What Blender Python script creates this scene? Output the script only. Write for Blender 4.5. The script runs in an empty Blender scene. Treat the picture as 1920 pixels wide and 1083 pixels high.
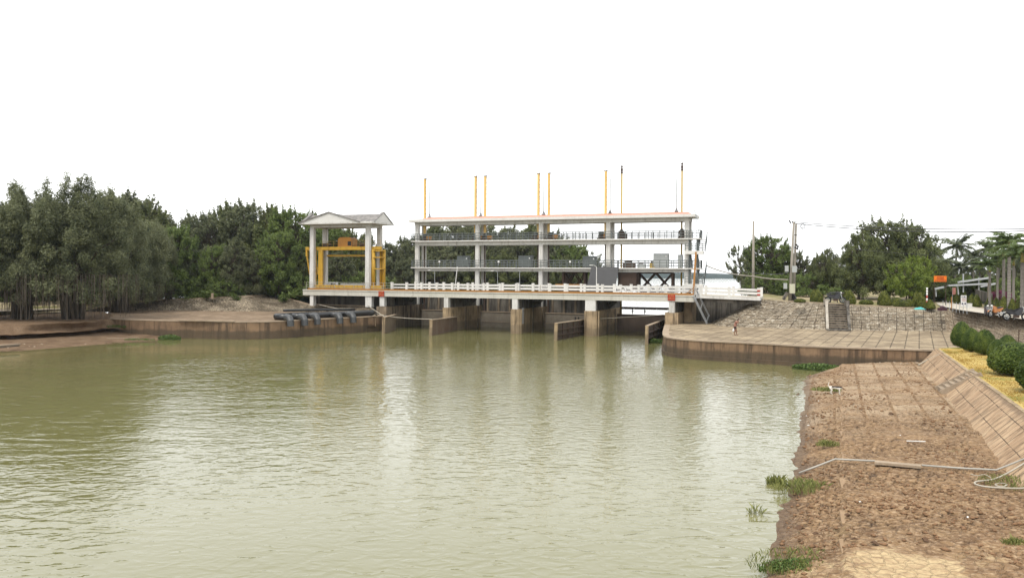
import bpy, bmesh, math, random
import numpy as np
from mathutils import Matrix, Vector
sc = bpy.context.scene
COL = sc.collection
R = math.radians
# ------------------------------------------------------------------ camera
F, H, RHO, HY = 1500.0, 7.5, 0.006, 513.0
cam_d = bpy.data.cameras.new('camera')
cam_d.lens = 36.0 * F / 1920; cam_d.sensor_width = 36; cam_d.shift_y = -(541.5 - HY) / 1920
cam_d.clip_start = 0.3; cam_d.clip_end = 9000
cam = bpy.data.objects.new('camera', cam_d); COL.objects.link(cam)
cam.matrix_world = Matrix.Translation((0, 0, H)) @ Matrix.Rotation(R(90), 4, 'X') @ Matrix.Rotation(RHO, 4, 'Z')
sc.camera = cam
# ------------------------------------------------------------------ light
SUN_EL, SUN_AZ = R(58), R(205)          # bright overcast: soft sun from behind the camera, a little left
w = bpy.data.worlds.new('World'); sc.world = w; w.use_nodes = True
nt = w.node_tree; nt.nodes.clear()
sky = nt.nodes.new('ShaderNodeTexSky'); sky.sky_type = 'NISHITA'; sky.sun_disc = False
sky.sun_elevation = SUN_EL; sky.sun_rotation = SUN_AZ; sky.dust_density = 4.0
cl = nt.nodes.new('ShaderNodeRGB'); cl.outputs[0].default_value = (11.6, 11.65, 11.7, 1)   # even cloud cover
mx = nt.nodes.new('ShaderNodeMix'); mx.data_type = 'RGBA'; mx.clamp_factor = True; mx.inputs[0].default_value = 0.9
bg = nt.nodes.new('ShaderNodeBackground'); bg.inputs[1].default_value = 0.1
wo = nt.nodes.new('ShaderNodeOutputWorld')
nt.links.new(sky.outputs[0], mx.inputs[6]); nt.links.new(cl.outputs[0], mx.inputs[7])
nt.links.new(mx.outputs[2], bg.inputs[0]); nt.links.new(bg.outputs[0], wo.inputs[0])
sl = bpy.data.lights.new('sun', 'SUN'); sl.energy = 1.5; sl.angle = R(14); sl.color = (1, .95, .87)
so = bpy.data.objects.new('sun', sl); COL.objects.link(so)
_d = Vector((math.sin(SUN_AZ) * math.cos(SUN_EL), math.cos(SUN_AZ) * math.cos(SUN_EL), math.sin(SUN_EL)))
so.rotation_euler = _d.to_track_quat('Z', 'Y').to_euler()
sc.view_settings.view_transform = 'Standard'; sc.view_settings.look = 'None'
sc.view_settings.exposure = 0.75; sc.view_settings.gamma = 1
sc.render.engine = 'CYCLES'
sc.cycles.use_denoising = True; sc.cycles.denoising_prefilter = 'ACCURATE'; sc.cycles.denoising_input_passes = 'RGB_ALBEDO_NORMAL'
sc.cycles.use_adaptive_sampling = False
sc.cycles.max_bounces = 8; sc.cycles.transparent_max_bounces = 8
sc.cycles.volume_bounces = 1

# ------------------------------------------------------------------ measuring the place
_c, _s = math.cos(RHO), math.sin(RHO)
def ray(px, py):
    dx, dy = px - 960, py - HY
    return (dx * _c + dy * _s) / F, (-dx * _s + dy * _c) / F
def P(px, py, z=0.0):                    # point at height z
    x, y = ray(px, py); D = (H - z) / y
    return Vector((x * D, D, z))
def PD(px, py, D):                       # point at distance D
    x, y = ray(px, py)
    return Vector((x * D, D, H - y * D))
TH = R(20.8); C0 = 93.66
ES = Vector((math.cos(TH), -math.sin(TH), 0)); ET = Vector((math.sin(TH), math.cos(TH), 0))
def B(s, t, z):                          # bridge frame: s along the deck, t away from the water front
    return ES * s + ET * (C0 + t) + Vector((0, 0, z))
def BT(px, py, t):
    x, y = ray(px, py); D = (C0 + t) / (ET.x * x + ET.y)
    return x * D * ES.x + D * ES.y, H - y * D

# ------------------------------------------------------------------ objects
def tag(o, label=None, cat=None, group=None, kind=None):
    if label: o['label'] = label
    if cat: o['category'] = cat
    if group: o['group'] = group
    if kind: o['kind'] = kind
    return o
def thing(name, label, cat, loc=(0, 0, 0), rot=0.0, group=None):
    o = bpy.data.objects.new(name, None); COL.objects.link(o)
    o.location = loc; o.rotation_euler = (0, 0, rot); o.empty_display_size = .3
    return tag(o, label, cat, group)
def kids(o): return [c for c in bpy.data.objects if c.parent == o]
def copy_tree(o, parent=None, mats=None):
    c = o.copy(); COL.objects.link(c)
    if parent: c.parent = parent
    for ch in list(o.children): copy_tree(ch, c)
    return c
def place(proto, loc, rot=0, scale=1, label=None, cat=None, group=None, used=[]):
    o = proto
    if proto.name in used: o = copy_tree(proto)
    else: used.append(proto.name)
    o.location = loc; o.rotation_euler = (0, 0, rot)
    o.scale = scale if hasattr(scale, '__len__') else (scale,) * 3
    return tag(o, label, cat, group)
def np_mesh(name, V, Fq, mat=None, tint=None, smooth=False):
    me = bpy.data.meshes.new(name); V = np.asarray(V, np.float32); Fq = np.asarray(Fq, np.int32)
    k = Fq.shape[1]
    me.vertices.add(len(V)); me.vertices.foreach_set('co', V.ravel())
    me.loops.add(Fq.size); me.loops.foreach_set('vertex_index', Fq.ravel())
    me.polygons.add(len(Fq)); me.polygons.foreach_set('loop_start', np.arange(0, Fq.size, k, dtype=np.int32))
    if smooth: me.polygons.foreach_set('use_smooth', np.ones(len(Fq), bool))
    me.update(calc_edges=True)
    if tint is not None:
        a = me.attributes.new('tint', 'FLOAT', 'POINT'); a.data.foreach_set('value', np.asarray(tint, np.float32))
    if mat: me.materials.append(mat)
    return me
def link(name, me, parent=None, loc=(0, 0, 0)):
    o = bpy.data.objects.new(name, me); COL.objects.link(o); o.location = loc
    if parent: o.parent = parent
    return o
def ident(p): return Vector(p)
class MB:
    """collects shapes, builds ONE mesh object"""
    def __init__(s, xf=None): s.V = []; s.F = []; s.xf = xf or ident
    def add(s, vs, fs):
        n = len(s.V); s.V += [s.xf(v) if s.xf is ident else s.xf(*v) for v in vs]; s.F += [[i + n for i in f] for f in fs]; return s
    def box(s, c, d, rot=0.0):
        x, y, z = c; a, b, h = d[0] / 2, d[1] / 2, d[2] / 2; cr, sr = math.cos(rot), math.sin(rot)
        vs = [(x + i * a * cr - j * b * sr, y + i * a * sr + j * b * cr, z + k * h) for k in (-1, 1) for i, j in ((-1, -1), (1, -1), (1, 1), (-1, 1))]
        return s.add(vs, [[3, 2, 1, 0], [4, 5, 6, 7], [0, 1, 5, 4], [1, 2, 6, 5], [2, 3, 7, 6], [3, 0, 4, 7]])
    def bx(s, a, b, c, d, e, f): return s.box(((a + b) / 2, (c + d) / 2, (e + f) / 2), (abs(b - a), abs(d - c), abs(f - e)))
    def prism(s, poly, z0, z1):
        n = len(poly)
        return s.add([(x, y, z0) for x, y in poly] + [(x, y, z1) for x, y in poly],
                     [list(range(n))[::-1], list(range(n, 2 * n))] + [[i, (i + 1) % n, n + (i + 1) % n, n + i] for i in range(n)])
    def sweep(s, profile, p0, p1):       # same 3D profile list at two places
        n = len(profile)
        return s.add([tuple(Vector(p0) + Vector(q)) for q in profile] + [tuple(Vector(p1) + Vector(q)) for q in profile],
                     [list(range(n)), list(range(n, 2 * n))[::-1]] + [[i, n + i, n + (i + 1) % n, (i + 1) % n] for i in range(n)])
    def beam(s, p0, p1, w, h, up=(0, 0, 1)):
        p0, p1 = Vector(p0), Vector(p1); d = (p1 - p0).normalized(); u = Vector(up)
        if abs(d.dot(u)) > .99: u = Vector((1, 0, 0))
        sx = d.cross(u).normalized(); uy = sx.cross(d)
        vs = [tuple(p + sx * (i * w / 2) + uy * (j * h / 2)) for p in (p0, p1) for i, j in ((-1, -1), (1, -1), (1, 1), (-1, 1))]
        return s.add(vs, [[0, 1, 2, 3], [7, 6, 5, 4], [4, 5, 1, 0], [5, 6, 2, 1], [6, 7, 3, 2], [7, 4, 0, 3]])
    def tube(s, pts, r, n=8, cap=True):
        pts = [Vector(p) for p in pts]; m = len(pts); rs = r if hasattr(r, '__len__') else [r] * m
        vs = []; prev = None
        for i, p in enumerate(pts):
            d = (pts[min(i + 1, m - 1)] - pts[max(i - 1, 0)]).normalized()
            u = prev if prev is not None else (Vector((1, 0, 0)) if abs(d.x) < .8 else Vector((0, 1, 0)))
            u = (u - d * u.dot(d)).normalized(); v = d.cross(u); prev = u
            for k in range(n):
                a = 2 * math.pi * k / n; vs.append(tuple(p + (u * math.cos(a) + v * math.sin(a)) * rs[i]))
        fs = [[i * n + k, i * n + (k + 1) % n, (i + 1) * n + (k + 1) % n, (i + 1) * n + k] for i in range(m - 1) for k in range(n)]
        if cap: fs += [list(range(n))[::-1], [(m - 1) * n + k for k in range(n)]]
        return s.add(vs, fs)
    def lathe(s, prof, c=(0, 0, 0), n=16):
        vs = []; 
        for r, z in prof:
            for k in range(n):
                a = 2 * math.pi * k / n; vs.append((c[0] + r * math.cos(a), c[1] + r * math.sin(a), c[2] + z))
        m = len(prof)
        fs = [[i * n + k, i * n + (k + 1) % n, (i + 1) * n + (k + 1) % n, (i + 1) * n + k] for i in range(m - 1) for k in range(n)]
        return s.add(vs, fs + [list(range(n))[::-1], [(m - 1) * n + k for k in range(n)]])
    def ring(s, c, Rr, r, axis='y', n=18, k=6):
        pts = []
        for i in range(n + 1):
            a = 2 * math.pi * i / n
            q = (Rr * math.cos(a), 0, Rr * math.sin(a)) if axis == 'y' else (0, Rr * math.cos(a), Rr * math.sin(a))
            pts.append(Vector(c) + Vector(q))
        return s.tube(pts, r, k, cap=False)
    def mesh(s, name, mat=None, smooth=False, org=(0, 0, 0)):
        me = bpy.data.meshes.new(name); o = Vector(org)
        me.from_pydata([tuple(Vector(v) - o) for v in s.V], [], s.F)
        bm = bmesh.new(); bm.from_mesh(me); bmesh.ops.recalc_face_normals(bm, faces=bm.faces); bm.to_mesh(me); bm.free()
        if smooth: me.polygons.foreach_set('use_smooth', [True] * len(me.polygons))
        if mat: me.materials.append(mat)
        me.update(); return me
    def build(s, name, mat, parent=None, smooth=False, local=False, bevel=0, auto=False):
        if local: org = Vector((0, 0, 0))
        elif parent: org = Vector(parent.location) + (Vector(parent.parent.location) if parent.parent else Vector((0, 0, 0)))
        else:
            a = np.array([tuple(v) for v in s.V]); org = Vector(((a[:, 0].min() + a[:, 0].max()) / 2, (a[:, 1].min() + a[:, 1].max()) / 2, a[:, 2].min()))
        o = link(name, s.mesh(name, mat, smooth, org), parent, (0, 0, 0) if (parent or local) else org)
        if bevel:
            b = o.modifiers.new('bevel', 'BEVEL'); b.width = bevel; b.segments = 2; b.limit_method = 'ANGLE'
        return o
def grid(name, rows, mat, uvs=True, smooth=True, parent=None):
    """surface through rows of points; uv in metres"""
    rows = [[Vector(p) for p in r] for r in rows]; m, n = len(rows), len(rows[0])
    V = [tuple(p) for r in rows for p in r]
    Fs = [[i * n + j, i * n + j + 1, (i + 1) * n + j + 1, (i + 1) * n + j] for i in range(m - 1) for j in range(n - 1)]
    org = parent.location if parent else Vector((0, 0, 0))
    me = np_mesh(name, [tuple(Vector(v) - org) for v in V], Fs, mat, smooth=smooth)
    if uvs:
        U = np.zeros((m, n, 2))
        mid = rows[m // 2]; acc = [0]
        for j in range(1, n): acc.append(acc[-1] + (mid[j] - mid[j - 1]).length)
        for j in range(n):
            a = 0
            for i in range(m):
                if i: a += (rows[i][j] - rows[i - 1][j]).length
                U[i, j] = (acc[j], a)
        ul = me.uv_layers.new(name='UVMap'); idx = np.array(Fs).ravel()
        ul.data.foreach_set('uv', U.reshape(-1, 2)[idx].ravel().astype(np.float32))
    bm = bmesh.new(); bm.from_mesh(me); bm.normal_update()
    if sum(f.normal.z for f in bm.faces) < 0: bmesh.ops.reverse_faces(bm, faces=bm.faces)
    bm.to_mesh(me); bm.free()
    return link(name, me, parent)
def lerp(a, b, t): return a + (b - a) * t
def resample(pts, n):
    pts = [Vector(p) for p in pts]; d = [0]
    for i in range(1, len(pts)): d.append(d[-1] + (pts[i] - pts[i - 1]).length)
    out = []
    for k in range(n):
        x = d[-1] * k / (n - 1); i = 1
        while i < len(d) - 1 and d[i] < x: i += 1
        t = (x - d[i - 1]) / max(d[i] - d[i - 1], 1e-6); out.append(pts[i - 1].lerp(pts[i], min(max(t, 0), 1)))
    return out
def smooth_path(pts, n=8):
    pts = [Vector(p) for p in pts]; out = []
    for i in range(len(pts) - 1):
        a, b, c, d = pts[max(i - 1, 0)], pts[i], pts[i + 1], pts[min(i + 2, len(pts) - 1)]
        for k in range(n):
            t = k / n; out.append(.5 * ((2 * b) + (c - a) * t + (2 * a - 5 * b + 4 * c - d) * t * t + (3 * b - a - 3 * c + d) * t ** 3))
    return out + [pts[-1]]
def wire(a, b, sag, n=12):
    a, b = Vector(a), Vector(b)
    return [a.lerp(b, i / n) - Vector((0, 0, sag * 4 * (i / n) * (1 - i / n))) for i in range(n + 1)]
_rs = np.random.RandomState(3); _tab = _rs.rand(256, 256)
def vnoise(x, y):
    xi = np.floor(x).astype(int); yi = np.floor(y).astype(int); fx = x - xi; fy = y - yi
    fx = fx * fx * (3 - 2 * fx); fy = fy * fy * (3 - 2 * fy); g = lambda a, b: _tab[a & 255, b & 255]
    return (g(xi, yi) * (1 - fx) + g(xi + 1, yi) * fx) * (1 - fy) + (g(xi, yi + 1) * (1 - fx) + g(xi + 1, yi + 1) * fx) * fy
def fbm(x, y, o=4):
    return sum(vnoise(x * 2 ** k + 17 * k, y * 2 ** k + 31 * k) * .5 ** (k + 1) for k in range(o))
def worley_edge(x, y):
    xi = np.floor(x).astype(int); yi = np.floor(y).astype(int)
    d1 = np.full(x.shape, 9.); d2 = np.full(x.shape, 9.)
    for i in (-1, 0, 1):
        for j in (-1, 0, 1):
            cx = xi + i; cy = yi + j; px = cx + _tab[cx & 255, cy & 255]; py = cy + _tab[(cx + 91) & 255, (cy + 57) & 255]
            d = np.hypot(px - x, py - y); n1 = np.minimum(d1, d); d2 = np.where(d < d1, d1, np.minimum(d2, d)); d1 = n1
    return d2 - d1

# ------------------------------------------------------------------ materials
class M:
    def __init__(s, name):
        s.m = bpy.data.materials.new(name); s.m.use_nodes = True; s.nt = s.m.node_tree
        s.b = s.nt.nodes['Principled BSDF']; s.o = s.nt.nodes['Material Output']; s._pos = None
    def set(s, sock, v):
        if isinstance(v, bpy.types.NodeSocket): s.nt.links.new(v, sock)
        else:
            if sock.type == 'RGBA' and len(v) == 3: v = (*v, 1)
            sock.default_value = v
    def n(s, t, inp=None, **pr):
        nd = s.nt.nodes.new('ShaderNode' + t)
        for k, v in pr.items(): setattr(nd, k, v)
        for k, v in (inp or {}).items(): s.set(nd.inputs[k], v)
        return nd
    def pos(s):
        if not s._pos: s._pos = s.n('NewGeometry').outputs['Position']
        return s._pos
    def obj(s): return s.n('TexCoord').outputs['Object']
    def uv(s): return s.n('TexCoord').outputs['UV']
    def map(s, vec, scale=(1, 1, 1), rot=(0, 0, 0), loc=(0, 0, 0)):
        return s.n('Mapping', {'Vector': vec, 'Scale': scale, 'Rotation': rot, 'Location': loc}).outputs[0]
    def noise(s, scale, vec=None, detail=5, rough=.6, dist=0):
        return s.n('TexNoise', {'Vector': vec or s.pos(), 'Scale': scale, 'Detail': detail, 'Roughness': rough, 'Distortion': dist}).outputs[0]
    def ramp(s, fac, a, b, smooth=True):      # remap to 0..1
        return s.n('MapRange', {'Value': fac, 'From Min': a, 'From Max': b}, interpolation_type='SMOOTHSTEP' if smooth else 'LINEAR').outputs[0]
    def mix(s, fac, a, b, mode='MIX'):
        nd = s.n('Mix', data_type='RGBA', blend_type=mode); s.set(nd.inputs[0], fac); s.set(nd.inputs[6], a); s.set(nd.inputs[7], b); return nd.outputs[2]
    def math(s, op, a, b=0.0):
        nd = s.n('Math', operation=op); s.set(nd.inputs[0], a); s.set(nd.inputs[1], b); return nd.outputs[0]
    def z(s): return s.n('SeparateXYZ', {0: s.pos()}).outputs[2]
    def bump(s, h, dist=.02, st=1.0, nrm=None):
        i = {'Height': h, 'Distance': dist, 'Strength': st}
        if nrm: i['Normal'] = nrm
        return s.n('Bump', i).outputs[0]
    def out(s, col, rough=.8, nrm=None, spec=.3, metal=0.0, k=.775):
        col = s.mix(1.0, col, (k, k, k), 'MULTIPLY')
        s.set(s.b.inputs['Base Color'], col); s.set(s.b.inputs['Roughness'], rough)
        s.set(s.b.inputs['Specular IOR Level'], spec); s.set(s.b.inputs['Metallic'], metal)
        if nrm: s.set(s.b.inputs['Normal'], nrm)
        return s.m
def concrete(name, base, dirt, amount=.5, streak=.5, scale=1.0, bumpd=.01, moss=None, lo=.45, hi=.7, wet=None, wbase=0.0):
    m = M(name)
    big = m.ramp(m.noise(.6 * scale, detail=6), .35, .7)
    st = m.ramp(m.noise(1.0, m.map(m.pos(), (2.2 * scale, 2.2 * scale, .18 * scale)), detail=6, rough=.65), lo, hi)
    fine = m.noise(9 * scale, detail=6, rough=.7)
    c = m.mix(m.math('MULTIPLY', big, amount), base, dirt)
    c = m.mix(m.math('MULTIPLY', st, streak), c, dirt)
    c = m.mix(m.ramp(fine, .3, .75), c, m.mix(.5, c, (base[0] * .55, base[1] * .55, base[2] * .55)))
    if moss: c = m.mix(m.math('MULTIPLY', m.ramp(m.noise(.9 * scale, m.map(m.pos(), (1, 1, .5), loc=(7, 3, 1)), detail=7), .52, .66), moss[3]), c, moss[:3])
    if wet:   # tide-mark stain up to a height
        edge = m.math('ADD', m.z(), m.math('MULTIPLY', m.noise(.8, detail=5), -.7))
        c = m.mix(m.math('MULTIPLY', m.ramp(edge, wet[0], wet[0] - .35), wet[1]), c, wet[2])
    return m.out(c, .85, m.bump(m.math('ADD', fine, m.math('MULTIPLY', big, .5)), bumpd), .25)
WHITE = concrete('white_painted_concrete', (.76, .75, .71), (.20, .17, .13), .18, .7, 1.0, .006, lo=.49, hi=.76)
WHITER = concrete('white_rail_paint', (.80, .79, .75), (.34, .30, .24), .16, .5, 1.4, .006, lo=.52, hi=.8)
GIRDER = concrete('weathered_white_girder', (.66, .64, .56), (.20, .18, .13), .2, .6, 1.3, .006, lo=.5, hi=.8)
PIER = concrete('stained_pier_concrete', (.34, .265, .18), (.04, .03, .022), .45, .9, 1.2, .02, lo=.45, hi=.60, wet=(1.0, .55, (.10, .085, .06)))
PIERLT = concrete('tan_pier_concrete', (.48, .36, .22), (.05, .033, .02), .45, .9, 1.5, .02, lo=.5, hi=.68, wet=(.9, .6, (.17, .13, .085)))
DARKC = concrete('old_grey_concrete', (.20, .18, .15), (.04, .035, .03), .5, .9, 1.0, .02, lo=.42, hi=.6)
QUAY = concrete('brown_quay_wall', (.30, .195, .115), (.045, .032, .022), .5, .85, .8, .02, lo=.46, hi=.64, wet=(.75, .75, (.07, .055, .036)))
COPING = concrete('coping_concrete', (.44, .35, .25), (.2, .14, .09), .5, .3, 1.2, .015)
def paint(name, base, rust=(.17, .07, .025), amt=.25, rough=.55, sc_=2.0):
    m = M(name); k = m.ramp(m.noise(sc_, m.map(m.pos(), (1, 1, .35)), detail=8, rough=.7), .62 - amt * .3, .75)
    c = m.mix(m.math('MULTIPLY', k, min(1, amt * 2.2)), base, rust)
    c = m.mix(m.ramp(m.noise(1.1, detail=3), .35, .7), c, m.mix(.3, c, (base[0] * .6, base[1] * .6, base[2] * .6)))
    return m.out(c, rough, m.bump(k, .003), .4)
YELLOW = paint('yellow_orange_machine_paint', (.56, .33, .03), amt=.42)
RACKY = paint('pale_yellow_rack_paint', (.80, .53, .17), amt=.14)
OLIVE = paint('olive_greased_screw', (.42, .29, .06), (.06, .05, .03), .3)
RUST = paint('rusty_rail_steel', (.42, .20, .05), (.20, .085, .03), .4, .8)
ORANGE = paint('orange_motor_housing', (.50, .22, .03), amt=.35)
STEEL = paint('grey_green_steel', (.13, .145, .14), (.14, .09, .05), .12)
GALV = paint('galvanised_steel', (.42, .44, .45), (.2, .16, .12), .1, .45)
THINW = paint('pale_thin_rail_paint', (.42, .40, .35), (.2, .13, .08), .15)
DARKST = paint('dark_rusty_steel', (.075, .045, .03), (.03, .022, .018), .4, .8)
BLACKM = paint('black_metal', (.02, .02, .022), (.03, .025, .02), .1, .45)
CABIN = paint('grey_cabinet_paint', (.11, .125, .12), (.1, .09, .07), .1)
CABLT = paint('pale_cabinet_paint', (.42, .44, .43), (.25, .22, .18), .15)
TILE = None
def simple(name, col, rough=.6, spec=.3, var=.3, sc_=3.0):
    m = M(name); c = m.mix(m.math('MULTIPLY', m.ramp(m.noise(sc_, detail=6), .3, .75), var), col, (col[0] * .45, col[1] * .45, col[2] * .45))
    return m.out(c, rough, m.bump(m.noise(sc_ * 6), .003), spec)
TARP = simple('charcoal_sheet', (.058, .058, .06), .55, .3, .25, 1.2)
PVC = simple('black_plastic_pipe', (.018, .019, .02), .32, .5, .3, 2)
PVCG = simple('grey_elbow_plastic', (.055, .058, .06), .38, .5, .3, 2)
REDS = simple('red_sign_paint', (.42, .045, .02), .5)
SIGNW = simple('white_sign_paint', (.78, .77, .74), .5, .3, .12)
SIGNY = simple('pale_yellow_lettering', (.62, .30, .12), .5)
SIGNBK = simple('black_lettering', (.02, .02, .025), .5)
SIGNRD = simple('dark_red_lettering', (.30, .03, .02), .5)
SIGNBL = simple('blue_lettering', (.05, .04, .12), .5)
ORSIGN = simple('orange_board', (.85, .20, .012), .5, .3, .1)
PINKS = simple('faded_pink_sign', (.55, .24, .2), .6)
ROPE = simple('pale_rope', (.48, .44, .36), .9, .1, .3)
CABLE = simple('grey_cable', (.07, .07, .075), .6)
WOODP = simple('weathered_pole_concrete', (.34, .31, .26), .85, .2, .4, 1.2)
RUBBER = simple('tyre_rubber', (.018, .018, .018), .8)
BARK = M('tree_bark'); BARK = BARK.out(BARK.mix(BARK.noise(6, BARK.map(BARK.obj(), (1, 1, .25))), (.05, .038, .028), (.17, .145, .115)), .9, BARK.bump(BARK.noise(14), .02), .1)
PBARK = M('palm_bark'); _z = PBARK.n('TexWave', {'Vector': PBARK.obj(), 'Scale': 1.6, 'Distortion': 1.5, 'Detail': 2}, bands_direction='Z').outputs[0]
PBARK = PBARK.out(PBARK.mix(PBARK.ramp(_z, .35, .7), (.17, .155, .14), (.34, .31, .275)), .9, PBARK.bump(_z, .02), .1)
def leafmat(name, a, b, trans=.25, rough=.6):
    m = M(name); t = m.n('Attribute', attribute_name='tint').outputs['Fac']
    oi = m.n('ObjectInfo').outputs['Random']
    c = m.mix(m.ramp(t, .1, .9, False), a, b)
    c = m.mix(1.0, c, (.84, .84, .84), 'MULTIPLY')
    c = m.mix(m.math('MULTIPLY', oi, .4), c, m.mix(.6, c, (c0 := (a[0] * 1.25, a[1] * 1.05, a[2] * .8))))
    m.set(m.b.inputs['Base Color'], c); m.b.inputs['Roughness'].default_value = rough; m.b.inputs['Specular IOR Level'].default_value = .25
    tr = m.n('BsdfTranslucent', {0: c}); ms = m.n('MixShader', {0: trans, 1: m.b.outputs[0], 2: tr.outputs[0]})
    m.nt.links.new(ms.outputs[0], m.o.inputs[0]); return m.m
LEAF = leafmat('dark_leaves', (.080, .100, .040), (.235, .265, .105), .42)
LEAFB = leafmat('grey_green_leaves', (.090, .108, .058), (.25, .268, .14), .42)
LEAFG = leafmat('fresh_leaves', (.095, .145, .022), (.26, .33, .06), .35)
LEAFM = leafmat('mid_leaves', (.085, .125, .034), (.23, .30, .09), .4)
LEAFT = leafmat('topiary_leaves', (.036, .070, .009), (.20, .26, .042))
LEAFT2 = leafmat('dull_topiary_leaves', (.075, .095, .014), (.24, .255, .05))
LEAFP = leafmat('palm_leaves', (.070, .090, .046), (.19, .215, .115), .3)
LEAFR = leafmat('royal_palm_leaves', (.085, .13, .045), (.21, .28, .095), .35)
MAGENTA = leafmat('magenta_blossom', (.11, .02, .05), (.26, .05, .13))
HYA = leafmat('hyacinth_leaves', (.05, .090, .02), (.15, .225, .06))
GRASS = leafmat('dry_grass_blades', (.30, .19, .035), (.62, .44, .12), .2)
GRASSG = leafmat('green_grass_blades', (.10, .125, .03), (.33, .34, .12), .2)

# ================================================================== the setting
def water_mat():
    m = M('river_water'); p = m.pos()
    q = m.map(p, (.78, 1.2, 1.0), (0, 0, R(-7)))
    def ridge(n): return m.math('SUBTRACT', 1.0, m.math('ABSOLUTE', m.math('SUBTRACT', m.math('MULTIPLY', n, 2.0), 1.0)))
    n1 = ridge(m.noise(1.45, q, 2, .45, .4))                    # short steep wavelets
    n0 = ridge(m.noise(.42, m.map(p, (.5, 1.2, 1), (0, 0, R(9)), (4, 1, 0)), 2, .4, .5))   # longer chop at the left
    n2 = m.noise(3.2, q, 3, .55, .3)
    n3 = m.noise(9.0, m.map(p, (.8, 1, 1), (0, 0, R(12))), 2, .5)
    gust = m.ramp(m.noise(.05, m.map(p, (1, .6, 1), loc=(3, 8, 0)), 4, .6), .36, .62)
    xs = m.n('SeparateXYZ', {0: p})
    lee = m.ramp(m.math('ADD', m.math('MULTIPLY', xs.outputs[0], .62), m.math('SUBTRACT', 100.5, xs.outputs[1])), 2, 18)   # sheltered water under the left bank
    lee = m.math('ADD', .16, m.math('MULTIPLY', lee, .84))
    left = m.ramp(m.math('ADD', xs.outputs[0], m.math('MULTIPLY', m.noise(.08, p, 3), 14)), 6, -12)
    h = m.math('MULTIPLY', n1, m.math('ADD', .014, m.math('MULTIPLY', gust, .022)))
    h = m.math('ADD', h, m.math('MULTIPLY', n0, m.math('MULTIPLY', left, .042)))
    h = m.math('ADD', h, m.math('MULTIPLY', n2, .009)); h = m.math('ADD', h, m.math('MULTIPLY', n3, .0022))
    h = m.math('MULTIPLY', h, m.math('ADD', lee, m.math('MULTIPLY', m.ramp(xs.outputs[1], 125, 220), 2.5)))
    c = m.mix(m.ramp(m.noise(.05, detail=4), .3, .7), (.162, .155, .058), (.186, .177, .075))
    m.b.inputs['IOR'].default_value = 1.48
    return m.out(c, .05, m.bump(h, 1.0, 1.0), .5)
WATER = water_mat()
mb = MB(); mb.add([(-3500, -300, 0), (3500, -300, 0), (3500, 5000, 0), (-3500, 5000, 0)], [[0, 1, 2, 3]])
tag(mb.build('water', WATER, local=True), kind='structure')
# distant shore
HILL = simple('far_forest', (.035, .048, .04), .9, .1, .5, .02)
xs = np.linspace(-1900, 2600, 240); rows = []
for k, (yy, f) in enumerate(((1690, 0), (1700, .55), (1740, .8), (1800, 1), (1900, .9))):
    hh = np.interp(xs, [-1900, 250, 420, 560, 2600], [18, 14, 9, 5, 6]) + 4 * fbm(xs * .006 + 3, xs * 0 + 2, 3) + 2.5 * fbm(xs * .05, xs * 0 + k * .4, 3)
    rows.append([(x, yy, h_ * f - (1 if f == 0 else 0)) for x, h_ in zip(xs, hh)])
tag(grid('hills', rows, HILL), kind='structure')

def earth(name, a, b, c, sc_=1.0, grassy=None, bd=.03):
    m = M(name); n1 = m.noise(.5 * sc_, detail=7, rough=.65); n2 = m.noise(5 * sc_, detail=6, rough=.7)
    col = m.mix(m.ramp(n1, .35, .68), a, b); col = m.mix(m.ramp(n2, .5, .75), col, c)
    if grassy: col = m.mix(m.math('MULTIPLY', m.ramp(m.noise(.35, m.map(m.pos(), loc=(5, 2, 0)), 8, .7), grassy[3], grassy[3] + .12), .85), col, grassy[:3])
    return m.out(col, .95, m.bump(m.math('ADD', n2, n1), bd), .1)
EARTH = earth('bare_earth', (.24, .175, .115), (.33, .26, .175), (.15, .105, .07), 1, (.13, .125, .045, .52))
LAND = earth('dry_ground', (.30, .24, .15), (.40, .33, .21), (.19, .15, .09), .6, (.16, .16, .05, .46))
BANKM = earth('brown_bank_mud', (.15, .098, .06), (.225, .155, .098), (.065, .043, .028), 1.5, (.11, .105, .045, .60), .08)
def paving(name, base, dark, joint, sx, sy, rot, mortar=.03, bd=.02):
    m = M(name); v = m.map(m.pos(), (1, 1, 1), (0, 0, rot))
    br = m.n('TexBrick', {'Vector': v, 'Color1': (.5, .5, .5, 1), 'Color2': (.85, .85, .85, 1), 'Mortar': (0, 0, 0, 1), 'Scale': 1.0, 'Mortar Size': mortar, 'Mortar Smooth': .4,
                          'Brick Width': sx, 'Row Height': sy}, offset=0.0, squash=1.0)
    n1 = m.noise(.45, detail=7, rough=.65); n2 = m.noise(7, detail=6, rough=.7)
    col = m.mix(m.ramp(n1, .36, .60), base, dark); col = m.mix(m.math('MULTIPLY', m.ramp(m.noise(1.1, m.map(m.pos(), loc=(9, 4, 2)), 8, .72), .50, .64), .6), col, (dark[0] * .5, dark[1] * .5, dark[2] * .5)); col = m.mix(m.math('MULTIPLY', m.ramp(n2, .42, .75), .7), col, (dark[0] * .6, dark[1] * .6, dark[2] * .6))
    col = m.mix(m.math('MULTIPLY', br.outputs['Color'], .35), m.mix(.0, col, col), m.mix(.5, col, (base[0] * 1.25, base[1] * 1.25, base[2] * 1.25)))
    jn = m.math('MULTIPLY', br.outputs['Fac'], m.ramp(m.noise(1.3, detail=4), .25, .55))
    col = m.mix(m.math('MULTIPLY', jn, .8), col, joint)
    return m.out(col, .9, m.bump(m.math('SUBTRACT', m.math('MULTIPLY', n2, .5), jn), bd), .15)
PAVE = paving('slab_paving', (.43, .345, .225), (.21, .16, .105), (.05, .038, .027), 1.05, 1.05, R(27), .05)
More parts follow.
